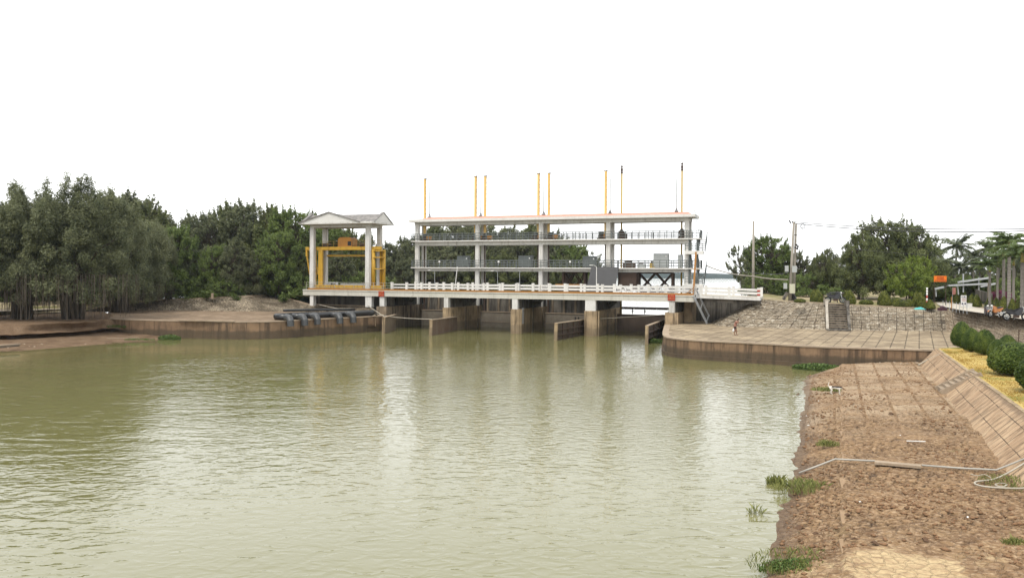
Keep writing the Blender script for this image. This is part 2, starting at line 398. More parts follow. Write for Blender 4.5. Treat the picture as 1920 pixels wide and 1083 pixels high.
PAVEL = paving('dusty_paving', (.33, .245, .165), (.18, .128, .082), (.09, .065, .05), 2.0, 2.0, R(12), .03)

# ---------------------------------------------------------------- helper: offset paths and walls
def offset(path, d):
    pts = [Vector((p[0], p[1], 0)) for p in path]; out = []
    for i in range(len(pts)):
        t = (pts[min(i + 1, len(pts) - 1)] - pts[max(i - 1, 0)]).normalized(); out.append(pts[i] + Vector((-t.y, t.x, 0)) * d)
    return out
def wall_mb(path, th, z0, z1):           # path = outer foot line, thickness to its left
    a = [Vector((p[0], p[1], 0)) for p in path]; b = offset(path, th); mb = MB(); n = len(a); V = []
    for p, q in zip(a, b): V += [(p.x, p.y, z0), (p.x, p.y, z1), (q.x, q.y, z1), (q.x, q.y, z0)]
    Fs = [[i * 4 + k, i * 4 + (k + 1) % 4, i * 4 + 4 + (k + 1) % 4, i * 4 + 4 + k] for i in range(n - 1) for k in range(4)]
    mb.add(V, Fs + [[0, 1, 2, 3], [(n - 1) * 4 + k for k in (3, 2, 1, 0)]]); return mb

# ---------------------------------------------------------------- right platform
ZP = 1.72
W = smooth_path([P(*q, ZP) for q in ((1248, 606), (1245, 616), (1243.5, 625), (1247, 630), (1256, 632.5), (1275, 635), (1320, 638), (1380, 641), (1440, 644), (1520, 648.5), (1640, 652.5), (1757, 656))], 5)
W = W + [P(1815, 659, ZP)]
t = thing('quay_wall', 'curved brown stained retaining wall around the right-hand paved platform, rounded nose by the sluice', 'wall', W[20])
wall_mb(W, .5, -1.5, ZP - .10).build('wall', QUAY, t)
wall_mb(offset(W, -.07), .62, ZP - .10, ZP + .012).build('coping', COPING, t)
wall_mb(offset(W, -.16), .3, -1.5, .34).build('footing', QUAY, t)
Wi = offset(W, .5)
TOE_R = [P(1331, 605, ZP), P(1347, 610.5, ZP), P(1397, 613, ZP), P(1470, 615.5, ZP), P(1548, 617.5, ZP), P(1592, 618.5, ZP), P(1700, 620, ZP), P(1775, 620.5, ZP), Vector((46.2, 81.5, ZP)), Vector((44.0, 74, ZP)), Vector((41, 65, ZP)), Vector((38.2, 57, ZP)), Vector((34.5, 46, ZP)), Vector((29, 30, ZP)), Vector((21, 4, ZP))]
poly = [(p.x, p.y) for p in Wi] + [(p.x, p.y) for p in TOE_R[10::-1]] + [tuple(B(-13.2, 8.6, 0))[:2], tuple(B(-16.6, 8.6, 0))[:2]]
poly = [(p[0], p[1]) for p in poly]
tag(MB().prism(poly, .6, ZP).build('platform', PAVE), kind='structure')
# stone-pitched slope behind it
CREST_R = [P(1424, 559.5, 4.8), P(1431, 560.8, 4.72), P(1477, 565, 4.5), P(1512, 567, 4.42), P(1546, 569, 4.35), P(1589, 572, 4.2), P(1700, 577.5, 3.95), P(1770, 581, 3.8), P(1800, 583, 3.76), Vector((47.6, 78.5, 3.68)), P(1920, 600, 3.6), Vector((42.8, 62, 3.55)), Vector((39, 50, 3.5)), Vector((33.5, 33, 3.5)), Vector((25.5, 6, 3.5))]
def densify(A, n):
    out = []
    for i in range(len(A) - 1): out += [A[i].lerp(A[i + 1], k / n) for k in range(n)]
    return out + [A[-1]]
def stone_mat(name, sx, sy, pale, mid, dark, lich, mort=.05, spk=.0):
    m = M(name); uv = m.uv()
    wob = m.n('VectorMath', {0: uv, 1: m.n('VectorMath', {0: m.n('TexNoise', {'Vector': uv, 'Scale': 1.2}).outputs[1], 'Scale': .34}, operation='SCALE').outputs[0]}, operation='ADD').outputs[0]
    br = m.n('TexBrick', {'Vector': wob, 'Scale': 1, 'Mortar Size': mort, 'Mortar Smooth': .5, 'Brick Width': sx, 'Row Height': sy, 'Color1': (.35, .35, .35, 1), 'Color2': (1, 1, 1, 1), 'Mortar': (0, 0, 0, 1)}, offset=0.0)
    br2 = m.n('TexBrick', {'Vector': wob, 'Scale': 1, 'Mortar Size': .025, 'Mortar Smooth': .3, 'Brick Width': sx * .5, 'Row Height': sy * .32, 'Color1': (.2, .2, .2, 1), 'Color2': (1, 1, 1, 1), 'Mortar': (.3, .3, .3, 1)}, offset=.5)
    vo = m.n('TexVoronoi', {'Vector': m.map(uv, (1, 1.5, 1)), 'Scale': 4.0}); cell = m.n('SeparateColor', {0: vo.outputs['Color']}).outputs[0]
    big = m.noise(.35, uv, 6, .65); med = m.noise(2.2, uv, 6, .7)
    col = m.mix(m.ramp(big, .36, .62), mid, dark)
    col = m.mix(m.math('MULTIPLY', m.ramp(cell, .2, .95), .45), col, pale)
    col = m.mix(m.math('MULTIPLY', m.n('SeparateColor', {0: br2.outputs[0]}).outputs[0], .3), col, pale)
    col = m.mix(m.math('MULTIPLY', m.ramp(med, .50, .66), m.math('ADD', .35, m.math('MULTIPLY', m.ramp(big, .62, .36), .5))), col, lich)
    jn = m.math('MULTIPLY', br.outputs['Fac'], m.ramp(m.noise(1.6, uv, 5), .36, .56))
    jn2 = m.math('MULTIPLY', br2.outputs['Fac'], .8); j = m.math('MAXIMUM', jn, jn2)
    col = m.mix(m.math('MULTIPLY', j, .85), col, (.06, .045, .032))
    return m.out(col, .95, m.bump(m.math('SUBTRACT', m.math('ADD', m.math('MULTIPLY', cell, .4), m.math('MULTIPLY', med, .5)), j), .05), .1)
PITCH = stone_mat('stone_pitching', .92, .62, (.54, .47, .35), (.28, .22, .15), (.10, .075, .052), (.84, .78, .64), .08)
PITCH2 = stone_mat('weathered_stone_pitching', 1.3, .8, (.48, .40, .29), (.28, .21, .14), (.11, .08, .055), (.70, .62, .48), .06)
def slope(name, toe, crest, mat, nv, amp=.06, nd=8):
    A, Bq = densify(toe, nd), densify(crest, nd); rows = []
    for k in range(nv + 1):
        f = k / nv; r = []
        for i, (a, b) in enumerate(zip(A, Bq)):
            p = a.lerp(b, f)
            if 0 < k < nv: p += Vector((0, 0, amp * (fbm(np.array(p.x * 1.3), np.array(p.y * 1.3 + p.z)) - .5) * 2))
            r.append(p)
        rows.append(r)
    return tag(grid(name, rows, mat, smooth=False), kind='structure')
def drop(pts, d): return [p - Vector((0, 0, d)) for p in pts]
slope('embankment', drop(TOE_R[:8], .04), CREST_R[:8], PITCH, 10)
slope('embankment', drop(TOE_R[7:], .04), CREST_R[7:], PITCH2, 8)
def kerb(path, w_, h_, name, mat, up=.06):
    mb = MB()
    for a, b in zip(path[:-1], path[1:]): mb.beam(a + Vector((0, 0, up - h_ / 2)), b + Vector((0, 0, up - h_ / 2)), w_, h_)
    return tag(mb.build(name, mat), kind='structure')
kerb([p + Vector((.1, .25, 0)) for p in CREST_R[2:9]], .35, .22, 'kerb', COPING, .1)
# land beyond it
dirs = [Vector((.285, .958, 0))] * 2 + [Vector((.30, .955, 0)), Vector((.33, .94, 0)), Vector((.38, .92, 0)), Vector((.45, .9, 0)), Vector((.55, .84, 0)), Vector((.66, .75, 0)), Vector((.8, .6, 0)), Vector((.93, .36, 0)), Vector((1, .2, 0)), Vector((1, .05, 0)), Vector((1, 0, 0)), Vector((1, -.05, 0)), Vector((1, -.1, 0))]
rows = []
for d, dz in ((0, 0), (3, .03), (8, .06), (18, .1), (35, .2), (70, .3), (160, .3), (400, 0)):
    rows.append([c.lerp(c, 0) + q.normalized() * d + Vector((0, 0, dz + (.12 * (vnoise(np.array(c.x + d), np.array(c.y + d * .7)) - .5) if d > 3 else 0))) for c, q in zip(densify(CREST_R, 4), densify(dirs, 4))])
tag(grid('ground', rows, LAND), kind='structure')
# falling edge of that land towards the lake
e = [r[0] for r in rows]
tag(grid('lake_shore', [e, [p + Vector((-3, -.2, -7)) for p in e]], BANKM), kind='structure')
ROADM = concrete('pale_road_concrete', (.60, .55, .46), (.38, .31, .22), .5, .0, .7, .006)
# concrete road to the right
RL = [P(1752, 564, 3.92), P(1760, 574, 3.92), P(1800, 583.2, 3.9), P(1850, 590, 3.83), P(1920, 601, 3.75), Vector((44.6, 62, 3.72)), Vector((41, 50, 3.7)), Vector((35.5, 33, 3.7)), Vector((27.5, 6, 3.7))]
RR = [P(1757, 562, 3.92), P(1775, 567.5, 3.92), P(1823, 576.5, 3.9), P(1870, 584, 3.85), P(1920, 591, 3.77), Vector((50, 63, 3.74)), Vector((46, 50, 3.72)), Vector((40.5, 33, 3.72)), Vector((32.5, 6, 3.72))]
A, Bq = resample(RL, 44), resample(RR, 44)
up = Vector((0, 0, .12))
tag(grid('road', [[p + up for p in A], [p.lerp(q, .5) + up for p, q in zip(A, Bq)], [q + up for q in Bq]], ROADM), kind='structure')

# ---------------------------------------------------------------- near right bank
def xline(a, b): return lambda y: a.x + (b.x - a.x) * (y - a.y) / (b.y - a.y)
T1, T2 = P(1880, 880, .7), P(1725, 685, .7); toeX = xline(T1, T2)
K1, K2 = P(1920, 773, 1.9), P(1757, 654.5, 1.9); crestX = xline(K1, K2)
wpts = [P(*q, 0) for q in ((1422, 1083), (1440, 1035), (1462, 975), (1478, 915), (1496, 850), (1502, 800), (1509, 740), (1510, 705), (1560, 690))]
wy = np.array([-2, 8, 15] + [p.y for p in wpts] + [75]); wx = np.array([-2.5, 1.5, 4.2] + [p.x for p in wpts] + [wpts[-1].x + 3])
def mud_mat():
    m = M('cracked_mud'); p = m.pos(); crack = m.n('Attribute', attribute_name='tint').outputs['Fac']
    n1 = m.noise(.35, detail=7, rough=.65); n2 = m.noise(6, detail=6, rough=.7); n3 = m.noise(24, detail=4)
    col = m.mix(m.ramp(n1, .35, .65), (.240, .142, .070), (.150, .088, .044))
    plate = m.n('SeparateColor', {0: m.n('TexVoronoi', {'Vector': p, 'Scale': 3.3}).outputs['Color']}).outputs[0]
    col = m.mix(m.math('MULTIPLY', m.ramp(plate, .1, .9), .5), col, (.37, .24, .122))
    col = m.mix(m.math('MULTIPLY', m.ramp(n2, .45, .7), .75), col, (.50, .36, .225))
    col = m.mix(m.math('MULTIPLY', m.ramp(m.noise(11, detail=5, rough=.7), .54, .72), .4), col, (.085, .055, .036))
    col = m.mix(m.math('MULTIPLY', crack, .85), col, (.035, .022, .016))  # shade down in the crack gaps, put into the mud colour
    xyz = m.n('SeparateXYZ', {0: p}); y = xyz.outputs[1]; x = xyz.outputs[0]
    # bare sandy patches, paving showing through further off
    def blob(cx, cy, rx, ry):
        v = m.map(p, (1 / rx, 1 / ry, 0), loc=(-cx / rx, -cy / ry, 0)); return m.math('SUBTRACT', 1, m.n('VectorMath', {0: v}, operation='LENGTH').outputs['Value'])
    s_ = m.math('ADD', blob(9.3, 19.0, 2.6, 2.0), m.math('MULTIPLY', m.math('SUBTRACT', m.noise(1.1, detail=7, rough=.7), .5), 2.6))
    col = m.mix(m.math('MULTIPLY', m.ramp(s_, .18, .5), .9), col, m.mix(m.ramp(n2, .35, .7), (.60, .46, .26), (.36, .245, .14)))
    br = m.n('TexBrick', {'Vector': m.map(p, (1, 1, 1), (0, 0, R(22))), 'Scale': 1, 'Brick Width': 1.4, 'Row Height': 1.9, 'Mortar Size': .10, 'Mortar Smooth': .4, 'Color1': (1, 1, 1, 1), 'Color2': (.2, .2, .2, 1), 'Mortar': (0, 0, 0, 1)}, offset=0.0)
    sl_ = m.math('MULTIPLY', m.ramp(y, 32, 44), m.ramp(m.noise(.25, m.map(p, loc=(2, 9, 0)), 6, .7), .38, .54))
    col = m.mix(m.math('MULTIPLY', m.math('MULTIPLY', sl_, m.n('SeparateColor', {0: br.outputs[0]}).outputs[0]), .9), col, (.46, .35, .23))
    g = m.math('MULTIPLY', m.ramp(m.noise(.55, m.map(p, loc=(1, 4, 0)), 7, .7), .60, .72), .45)
    col = m.mix(g, col, (.14, .13, .045))
    vo = m.n('TexVoronoi', {'Vector': p, 'Scale': 3.4, 'Randomness': 1.0}, feature='DISTANCE_TO_EDGE').outputs[0]
    h = m.math('ADD', m.math('MULTIPLY', m.ramp(vo, 0, .10), .6), m.math('ADD', m.math('MULTIPLY', n2, .35), m.math('MULTIPLY', n3, .25)))
    rough = m.math('ADD', .75, m.math('MULTIPLY', m.ramp(xyz.outputs[2], .05, .3), .2))
    wetc = m.ramp(m.math('ADD', xyz.outputs[2], m.math('MULTIPLY', n2, -.12)), .18, -.02)
    col = m.mix(m.math('MULTIPLY', wetc, .6), col, (.075, .05, .032))
    return m.out(col, rough, m.bump(h, .06), .25)
MUD = mud_mat()
ys = [8.0]
while ys[-1] < 63.5: ys.append(ys[-1] + max(.055, .0026 * ys[-1]))
ys = np.array(ys); NC = 190
X = np.zeros((len(ys), NC)); Z = np.zeros_like(X)
for i, y in enumerate(ys):
    xw = np.interp(y, wy, wx) + .35 * (vnoise(np.array(y * .7), np.array(3.)) - .5) + .25 * (vnoise(np.array(y * 2.6), np.array(9.)) - .5)
    xr = max(.41 * y + .1, xw + .5); xt = toeX(y) + .3
    xr = min(xr, xt - 1)
    X[i] = np.concatenate([np.linspace(xw - 4, xw - .15, 14, endpoint=False), np.linspace(xw - .15, xr, 60, endpoint=False), np.linspace(xr, xt, NC - 74)])
    Z[i] = np.interp(X[i], [xw - 4, xw, xw + .5, xr - .05, xr + .1, xt], [-.9, 0, .14, .42, .52, .72])
Y = np.repeat(ys[:, None], NC, 1)
dist = np.clip((Z - .02) * 6, 0, 1)
wx_ = X + .25 * (fbm(X * 2.1, Y * 2.1, 3) - .5) * 2; wy_ = Y + .25 * (fbm(X * 2.1 + 40, Y * 2.1, 3) - .5) * 2
ed = worley_edge(wx_ * 2.9, wy_ * 2.9); cr = np.clip(1 - ed / .15, 0, 1) * dist * np.clip(fbm(X * .4 + 9, Y * .4, 3) * 5 - 1.5, 0, 1)
sand = np.clip(1.2 - np.hypot((X - 9.3) / 2.4, (Y - 19) / 1.8), 0, 1); cr *= 1 - np.clip(sand * 2, 0, 1)
Z += dist * (.16 * (fbm(X * .55, Y * .55, 4) - .47) + .07 * (fbm(X * 2.2 + 5, Y * 2.2, 4) - .47) + np.where(X < .41 * Y, .06, .025) * (fbm(X * 6 + 5, Y * 6, 3) - .43)) - .075 * cr
idx = np.arange(len(ys) * NC).reshape(len(ys), NC)
Fq = np.stack([idx[:-1, :-1], idx[:-1, 1:], idx[1:, 1:], idx[1:, :-1]], -1).reshape(-1, 4)
me = np_mesh('mud_berm', np.stack([X, Y, Z], -1).reshape(-1, 3), Fq, MUD, tint=cr.ravel(), smooth=True)
tag(link('mud_berm', me), kind='structure')
crng = np.random.RandomState(21); nC = 9000; cy_ = 16 + 44 * crng.rand(nC) ** 1.6; cx_ = np.array([np.interp(v, wy, wx) for v in cy_]); cx_ = cx_ + .25 + (np.array([toeX(v) for v in cy_]) - cx_ - .5) * crng.rand(nC)
keep = (fbm(cx_ * .45 + 3, cy_ * .45, 3) + .25 * crng.rand(nC) > .52 + .10 * (cx_ > .41 * cy_)) & (np.hypot((cx_ - 9.3) / 2.4, (cy_ - 19) / 1.8) > .9); cx_, cy_ = cx_[keep], cy_[keep]; nC = len(cx_)
gi = np.clip(np.searchsorted(ys, cy_), 0, len(ys) - 1); cz_ = np.array([np.interp(x_, X[i], Z[i]) for x_, i in zip(cx_, gi)])
oct_ = np.array([(1, 0, 0), (0, 1, 0), (-1, 0, 0), (0, -1, 0), (0, 0, .8), (0, 0, -.6)], float); of = np.array([(0, 1, 4), (1, 2, 4), (2, 3, 4), (3, 0, 4), (1, 0, 5), (2, 1, 5), (3, 2, 5), (0, 3, 5)])
sz_ = .02 + .055 * crng.rand(nC) ** 3 * (1 + .3 * crng.rand(nC)); an = crng.rand(nC) * 6.283
vv = oct_[None] * (1 + .5 * (crng.rand(nC, 6, 1) - .5)) * sz_[:, None, None] * np.array([1.5, 1.0, .9]); vx = vv[..., 0] * np.cos(an)[:, None] - vv[..., 1] * np.sin(an)[:, None]; vy = vv[..., 0] * np.sin(an)[:, None] + vv[..., 1] * np.cos(an)[:, None]
CV = np.stack([vx + cx_[:, None], vy + cy_[:, None], vv[..., 2] + cz_[:, None] + sz_[:, None] * .25], -1).reshape(-1, 3); CF = (of[None] + 6 * np.arange(nC)[:, None, None]).reshape(-1, 3)
CLODS = simple('clod_mud', (.27, .16, .09), .95, .1, .6, 2.0)
tag(link('mud_clods', np_mesh('mud_clods', CV, CF, CLODS)), 'loose clods and stones scattered over the cracked mud bank', 'clods', kind='stuff')
mb = MB()
for y0 in np.arange(14, 60, 1.25):
    mb.beam((.41 * y0 + .25, y0, .365), (.41 * (y0 + 1.2) + .25 + .1 * math.sin(y0 * 3), y0 + 1.2, .345 + .05 * math.sin(y0 * 1.7)), .3, .22)
tag(mb.build('kerb', concrete('muddy_kerb', (.38, .26, .15), (.2, .12, .07), .5, .3, 2, .01), bevel=.03), kind='structure')
def revet_mat():
    m = M('slab_revetment'); uv = m.uv()
    br = m.n('TexBrick', {'Vector': uv, 'Scale': 1, 'Brick Width': .62, 'Row Height': .85, 'Mortar Size': .022, 'Mortar Smooth': .3, 'Color1': (.2, .2, .2, 1), 'Color2': (1, 1, 1, 1), 'Mortar': (0, 0, 0, 1)}, offset=0.0)
    u = m.n('SeparateXYZ', {0: uv}).outputs[1]
    n1 = m.noise(.5, uv, 6, .65); n2 = m.noise(1.0, m.map(uv, (5, .8, 1)), 6, .7); n3 = m.noise(14, uv, 5, .7)
    col = m.mix(m.ramp(n1, .35, .65), (.50, .355, .22), (.34, .225, .135))
    col = m.mix(m.math('MULTIPLY', m.ramp(n2, .48, .68), .5), col, (.68, .55, .37))
    col = m.mix(m.math('MULTIPLY', m.ramp(m.noise(1.0, m.map(uv, (2.5, .5, 1), loc=(4, 4, 0)), 8, .72), .46, .64), .75), col, (.14, .095, .06))
    col = m.mix(m.math('MULTIPLY', m.ramp(n3, .52, .75), .45), col, (.24, .16, .10))
    band = m.math('MULTIPLY', m.ramp(m.math('ADD', u, m.math('MULTIPLY', m.noise(2, uv, 4), .5)), 2.1, 2.35), .7)
    col = m.mix(band, col, (.19, .135, .09))
    jn = m.math('MULTIPLY', br.outputs['Fac'], m.ramp(m.noise(.9, uv, 5, .7), .38, .56))
    col = m.mix(m.math('MULTIPLY', jn, .85), col, (.06, .042, .03))
    return m.out(col, .9, m.bump(m.math('SUBTRACT', m.math('MULTIPLY', n3, .5), jn), .03), .15)
REV = revet_mat()
ty = np.linspace(8, 62.2, 80)
lo = [Vector((toeX(y), y, .58)) for y in ty]; hi = [Vector((crestX(y), y, 1.9)) for y in ty]
tag(grid('revetment', [[a.lerp(b, f) + Vector((0, 0, .05 * (vnoise(np.array(a.y * 1.3), np.array(f * 4.)) - .5))) for a, b in zip(lo, hi)] for f in (0, .2, .4, .6, .8, 1)], REV, smooth=False), kind='structure')
mb = MB()
for a, b in zip(hi[:-1:2], hi[2::2]): mb.beam(a + Vector((.08, 0, -.05)), b + Vector((.08, -.02, -.05)), .2, .14)
tag(mb.build('kerb', PIERLT), kind='structure')
GRASSY = earth('dry_lawn', (.54, .41, .14), (.42, .30, .10), (.26, .19, .08), 1.5, (.18, .20, .05, .50), .02)
rt = [(62, 8), (54, 30), (46, 48), (42, 60), (42.6, 66)]; ry = np.linspace(0, 1, 80)
rp = resample([Vector((a, b, 1.9)) for a, b in rt], 80)
rows = [[h.lerp(r, f) + Vector((.2 * (1 - f), 0, .10 * (fbm(np.array(h.x + f * 9), np.array(h.y), 3) - .5) * (f > 0) + f * .1)) for h, r in zip(hi, rp)] for f in np.linspace(0, 1, 22)]
tag(grid('lawn', rows, GRASSY), kind='structure')
e = [r[-1] for r in rows]; tag(grid('lawn_edge', [e, [p + Vector((0, .15, -.6)) for p in e]], GRASSY), kind='structure')

# ---------------------------------------------------------------- left platform and bank
ZL = 1.97
L_ = smooth_path([P(199, 597, 1.95), P(260, 599.5, 1.95), P(319, 601, 1.95), P(366, 634, 0), P(446, 636, 0), P(525, 634, 0), P(600, 628.5, 0), P(660, 624.5, 0), P(716, 620.5, 0)], 5)
L_ = L_ + [B(-54.95, 2.0, 0)]
t = thing('quay_wall', 'curved dark brown retaining wall under the left-hand platform with the black pipes', 'wall', (L_[20].x, L_[20].y, 0))
wall_mb(L_, .5, -1.5, ZL - .09).build('wall', QUAY, t)
wall_mb(offset(L_, -.05), .6, ZL - .09, ZL + .012).build('coping', COPING, t)
TOE_L = [P(150, 588, 1.95), P(205, 584, 1.95), P(280, 581.5, 1.95), P(350, 582, 1.95), P(414, 583, 1.95), P(470, 583.5, 1.95), P(532, 584.5, 1.95), P(575, 585, 1.95), P(640, 589, 1.95), P(705, 593, 1.95)]
CREST_L = [P(150, 583.5, 2.3), P(205, 574, 2.7), P(280, 564, 3.15), P(350, 560, 3.5), P(414, 557, 3.75), P(470, 554.5, 3.95), P(518, 552.5, 4.0), P(577, 569.8, 2.95), P(640, 571.8, 2.95), P(700, 574, 2.95)]
poly = [(p.x, p.y) for p in offset(L_, .5)] + [(p.x, p.y) for p in TOE_L[:0:-1]] + [tuple(P(199, 590, 1.95))[:2]]
tag(MB().prism(poly, .7, ZL).build('platform', PAVEL), kind='structure')
def rubble():
    m = M('rubble_pitching'); uv = m.uv(); vo = m.n('TexVoronoi', {'Vector': m.map(uv, (1, 1.25, 1)), 'Scale': 2.6, 'Randomness': .9}); c = m.n('SeparateColor', {0: vo.outputs['Color']})
    ed = m.n('TexVoronoi', {'Vector': m.map(uv, (1, 1.25, 1)), 'Scale': 2.6, 'Randomness': .9}, feature='DISTANCE_TO_EDGE').outputs[0]
    big = m.noise(.28, uv, 5, .6)
    col = m.mix(m.ramp(big, .36, .62), (.44, .37, .27), (.19, .155, .11))
    k = m.math('MULTIPLY', m.ramp(c.outputs[0], .5, .95), m.ramp(big, .68, .38))
    col = m.mix(m.math('MULTIPLY', k, .9), col, (.55, .46, .33))
    col = m.mix(m.ramp(ed, .10, .0), col, (.055, .042, .03))
    col = m.mix(m.math('MULTIPLY', m.ramp(m.noise(5, uv, 6, .7), .5, .75), .5), col, (.10, .075, .055))
    return m.out(col, .95, m.bump(m.math('ADD', m.ramp(ed, 0, .2), m.math('MULTIPLY', c.outputs[1], .6)), .10), .1)
RUB = rubble()
slope('embankment', drop(TOE_L, .04), CREST_L, RUB, 9, .09)
kerb(CREST_L[2:7], .5, .2, 'kerb', COPING, .08)
kerb(CREST_L[6:], .4, .2, 'kerb', COPING, .06)
# dike land behind
A = densify([P(-420, 590, 2.3), P(-150, 590, 2.3), P(0, 588, 2.3), P(80, 586, 2.3)] + CREST_L[:7] + [B(-66.5, 2.2, 4.1), B(-60, 4.2, 4.1), B(-54.5, 5, 4.0)], 3)
rows = [[p + (ET * d + Vector((0, 0, lerp(0, 3.5 - p.z, min(1, d / 16)) + dz + (.25 * (vnoise(np.array(p.x * .6 + d), np.array(p.y * .6)) - .5) if d > 2 else 0)))) for p in A] for d, dz in ((0, 0), (2.5, .05), (7, .1), (14, .1), (24, -.2), (36, -.8), (46, -2.2), (54, -5.5))]
tag(grid('ground', rows, LAND), kind='structure')
A2 = resample([P(-420, 586, 2.5), P(-150, 586, 2.5), P(0, 585, 2.5), P(80, 582, 2.55), P(150, 579, 2.6), P(205, 571.5, 2.85)] + [c + ET * 2 + Vector((0, 0, .12)) for c in CREST_L[2:7]], 60)
tag(grid('road', [[p + Vector((0, 0, .10)) for p in A2], [p + ET * 1.6 + Vector((0, 0, .16)) for p in A2], [p + ET * 3.4 + Vector((0, 0, .2)) for p in A2]], earth('pale_dirt_road', (.45, .37, .26), (.52, .45, .34), (.33, .26, .17), 1)), kind='structure')
cols = [(-420, (588, 604, 613, 630, 638, 642, 655, 676, 690)), (-200, (588, 602, 611, 626, 634, 637, 650, 668, 682)), (0, (586, 599, 608, 622, 629, 632, 645, 660, 675)), (60, (585, 599, 607, 619, 626, 629, 641, 656, 669)), (120, (584, 598, 605, 616, 623, 626, 637, 651, 664)),
        (170, (584, 597, 602.5, 613, 619, 622, 633, 647, 658)), (199, (586, 596.5, 599, 610, 616, 619, 631, 645, 656))]
zz = [2.2, 2.02, 1.93, 1.25, .9, .55, .28, 0, -.6]
ext = [(240, (600, 604, 608, 613, 617, 620, 630.5, 642, 652), [1.5, 1.35, 1.2, 1.0, .8, .5, .25, 0, -.6]), (290, (606, 609, 613, 616, 619, 621.5, 629, 638, 648), [.9, .85, .75, .65, .5, .38, .2, 0, -.6]), (335, (612, 615, 618, 620, 622, 624, 628, 633.5, 642), [.4, .35, .3, .25, .2, .15, .08, -.02, -.6]), (380, (618, 620, 622, 624, 626, 628, 631, 635, 644), [-.3] * 8 + [-.7])]
cl_ = [[P(px, y, z_) for y, z_ in zip(yy, zz)] for px, yy in cols] + [[P(px, y, z_) for y, z_ in zip(yy, z2)] for px, yy, z2 in ext]
prof = [resample(c, 60) if False else sum([[c[i].lerp(c[i + 1], k / 5) for k in range(5)] for i in range(8)], []) + [c[-1]] for c in cl_]
rows = []
for k in range(len(prof[0])):
    r = smooth_path([c[k] for c in prof], 12); rows.append([p + Vector((0, 0, (.22 * (float(fbm(np.array(p.x * .8), np.array(p.y * .8 + 5), 4)) - .47) + .1 * (float(fbm(np.array(p.x * 3), np.array(p.y * 3), 3)) - .45)) * (1 if p.z > .05 else .3))) for p in r])
tag(grid('river_bank', rows, BANKM), kind='structure')
# wooded spit beyond the sluice
a = np.linspace(0, 2 * np.pi, 48); ctr = Vector((-15, 181, 0))
rows = [[ctr + ES * (35 * f * math.cos(q)) + ET * (13 * f * math.sin(q)) + Vector((0, 0, z_)) for q in a] for f, z_ in ((1.12, -1), (1, .15), (.85, .7), (.5, 1), (.02, 1.1))]
tag(grid('spit', rows, EARTH), kind='structure')

# ================================================================== the sluice
ZD, ZG = 5.15, 4.36
SP = [BT(x, 575, .4)[0] for x in (716.5, 836.5, 965.5, 1107, 1259.5)]
WP = [1.5, 1.15, 1.3, 1.75, 1.5]; SW = [.72, .62, .72, 1.3, .66]
names = ['leftmost pier of the sluice, square, beside the black pipes', 'tan topped pier behind the brown flap gate with a heart-like rust stain', 'narrow pier with a small ladder, in the middle of the sluice', 'thick round-nosed tan pier with a wide white stub on top', 'square block pier at the right end, joined to the paved platform']
for i, s in enumerate(SP):
    t = thing('bridge_pier', 'stained concrete ' + names[i], 'pier', B(s, .2, 0), 0, 'piers of the sluice bridge')
    w_ = WP[i] / 2; mb = MB(lambda x, y, z: B(x, y, z))
    if i in (1, 2, 3):
        nose = [(s + w_ * math.cos(a), .2 + w_ * .75 - w_ * .75 * math.sin(a)) for a in np.linspace(math.pi, 0, 12)]
        mb.prism([(s - w_, 13.5)] + nose + [(s + w_, 13.5)], -1.5, 3.06)
    else: mb.bx(s - w_, s + w_, .2, 13.5, -1.5, 3.06 if i else 3.0)
    mb.build('base', PIERLT if i else PIER, t)
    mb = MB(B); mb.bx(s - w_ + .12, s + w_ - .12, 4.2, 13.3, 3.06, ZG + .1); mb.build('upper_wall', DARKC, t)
    mb = MB(B); mb.bx(s - SW[i] / 2, s + SW[i] / 2, .34, 1.0, 3.05, ZG - .003); mb.build('front_stub', WHITE, t)
    mb = MB(B); mb.bx(s - .3, s + .42, 2.4, 3.2, 3.05, ZG - .003); mb.build('rear_stub', DARKC, t)
    if i < 4:
        mb = MB(B); w2 = w_ - .12
        mb.add([(s + w2, 6.0, 3.6), (s + w2, 6.0, ZG), (s + w2 + .95, 6.0, ZG), (s + w2, 7.1, 3.1), (s + w2, 7.1, ZG), (s + w2 + .95, 7.1, ZG), (s + w2 + .95, 6, 4.05), (s + w2 + .95, 7.1, 3.9)],
               [[0, 6, 2, 1], [3, 4, 5, 7], [0, 3, 7, 6], [6, 7, 5, 2], [0, 1, 4, 3], [1, 2, 5, 4]])
        mb.build('corbel', DARKC, t)
        for q in (5.0, 9.2, 12.2): MB(B).bx(s + w_ - .02, s + w_ + .13, q, q + .35, -1, 3.0).build('slot_rib', PIER, t)
    if i == 2:
        mb = MB(B)
        for q in (1.0, 1.45): mb.beam((s + w_ + .14, q, 1.2), (s + w_ + .14, q, 3.2), .05, .05)
        for k in range(7): mb.beam((s + w_ + .14, 1.0, 1.3 + .28 * k), (s + w_ + .14, 1.45, 1.3 + .28 * k), .04, .04)
        mb.build('ladder', GALV, t)
    if i in (2, 3):
        for q in (.55, .85): MB(B).beam((s + w_ + .1, q, -.6), (s + w_ + .1, q, 3.0), .09, .09).build('gauge_strip', PIERLT, t)

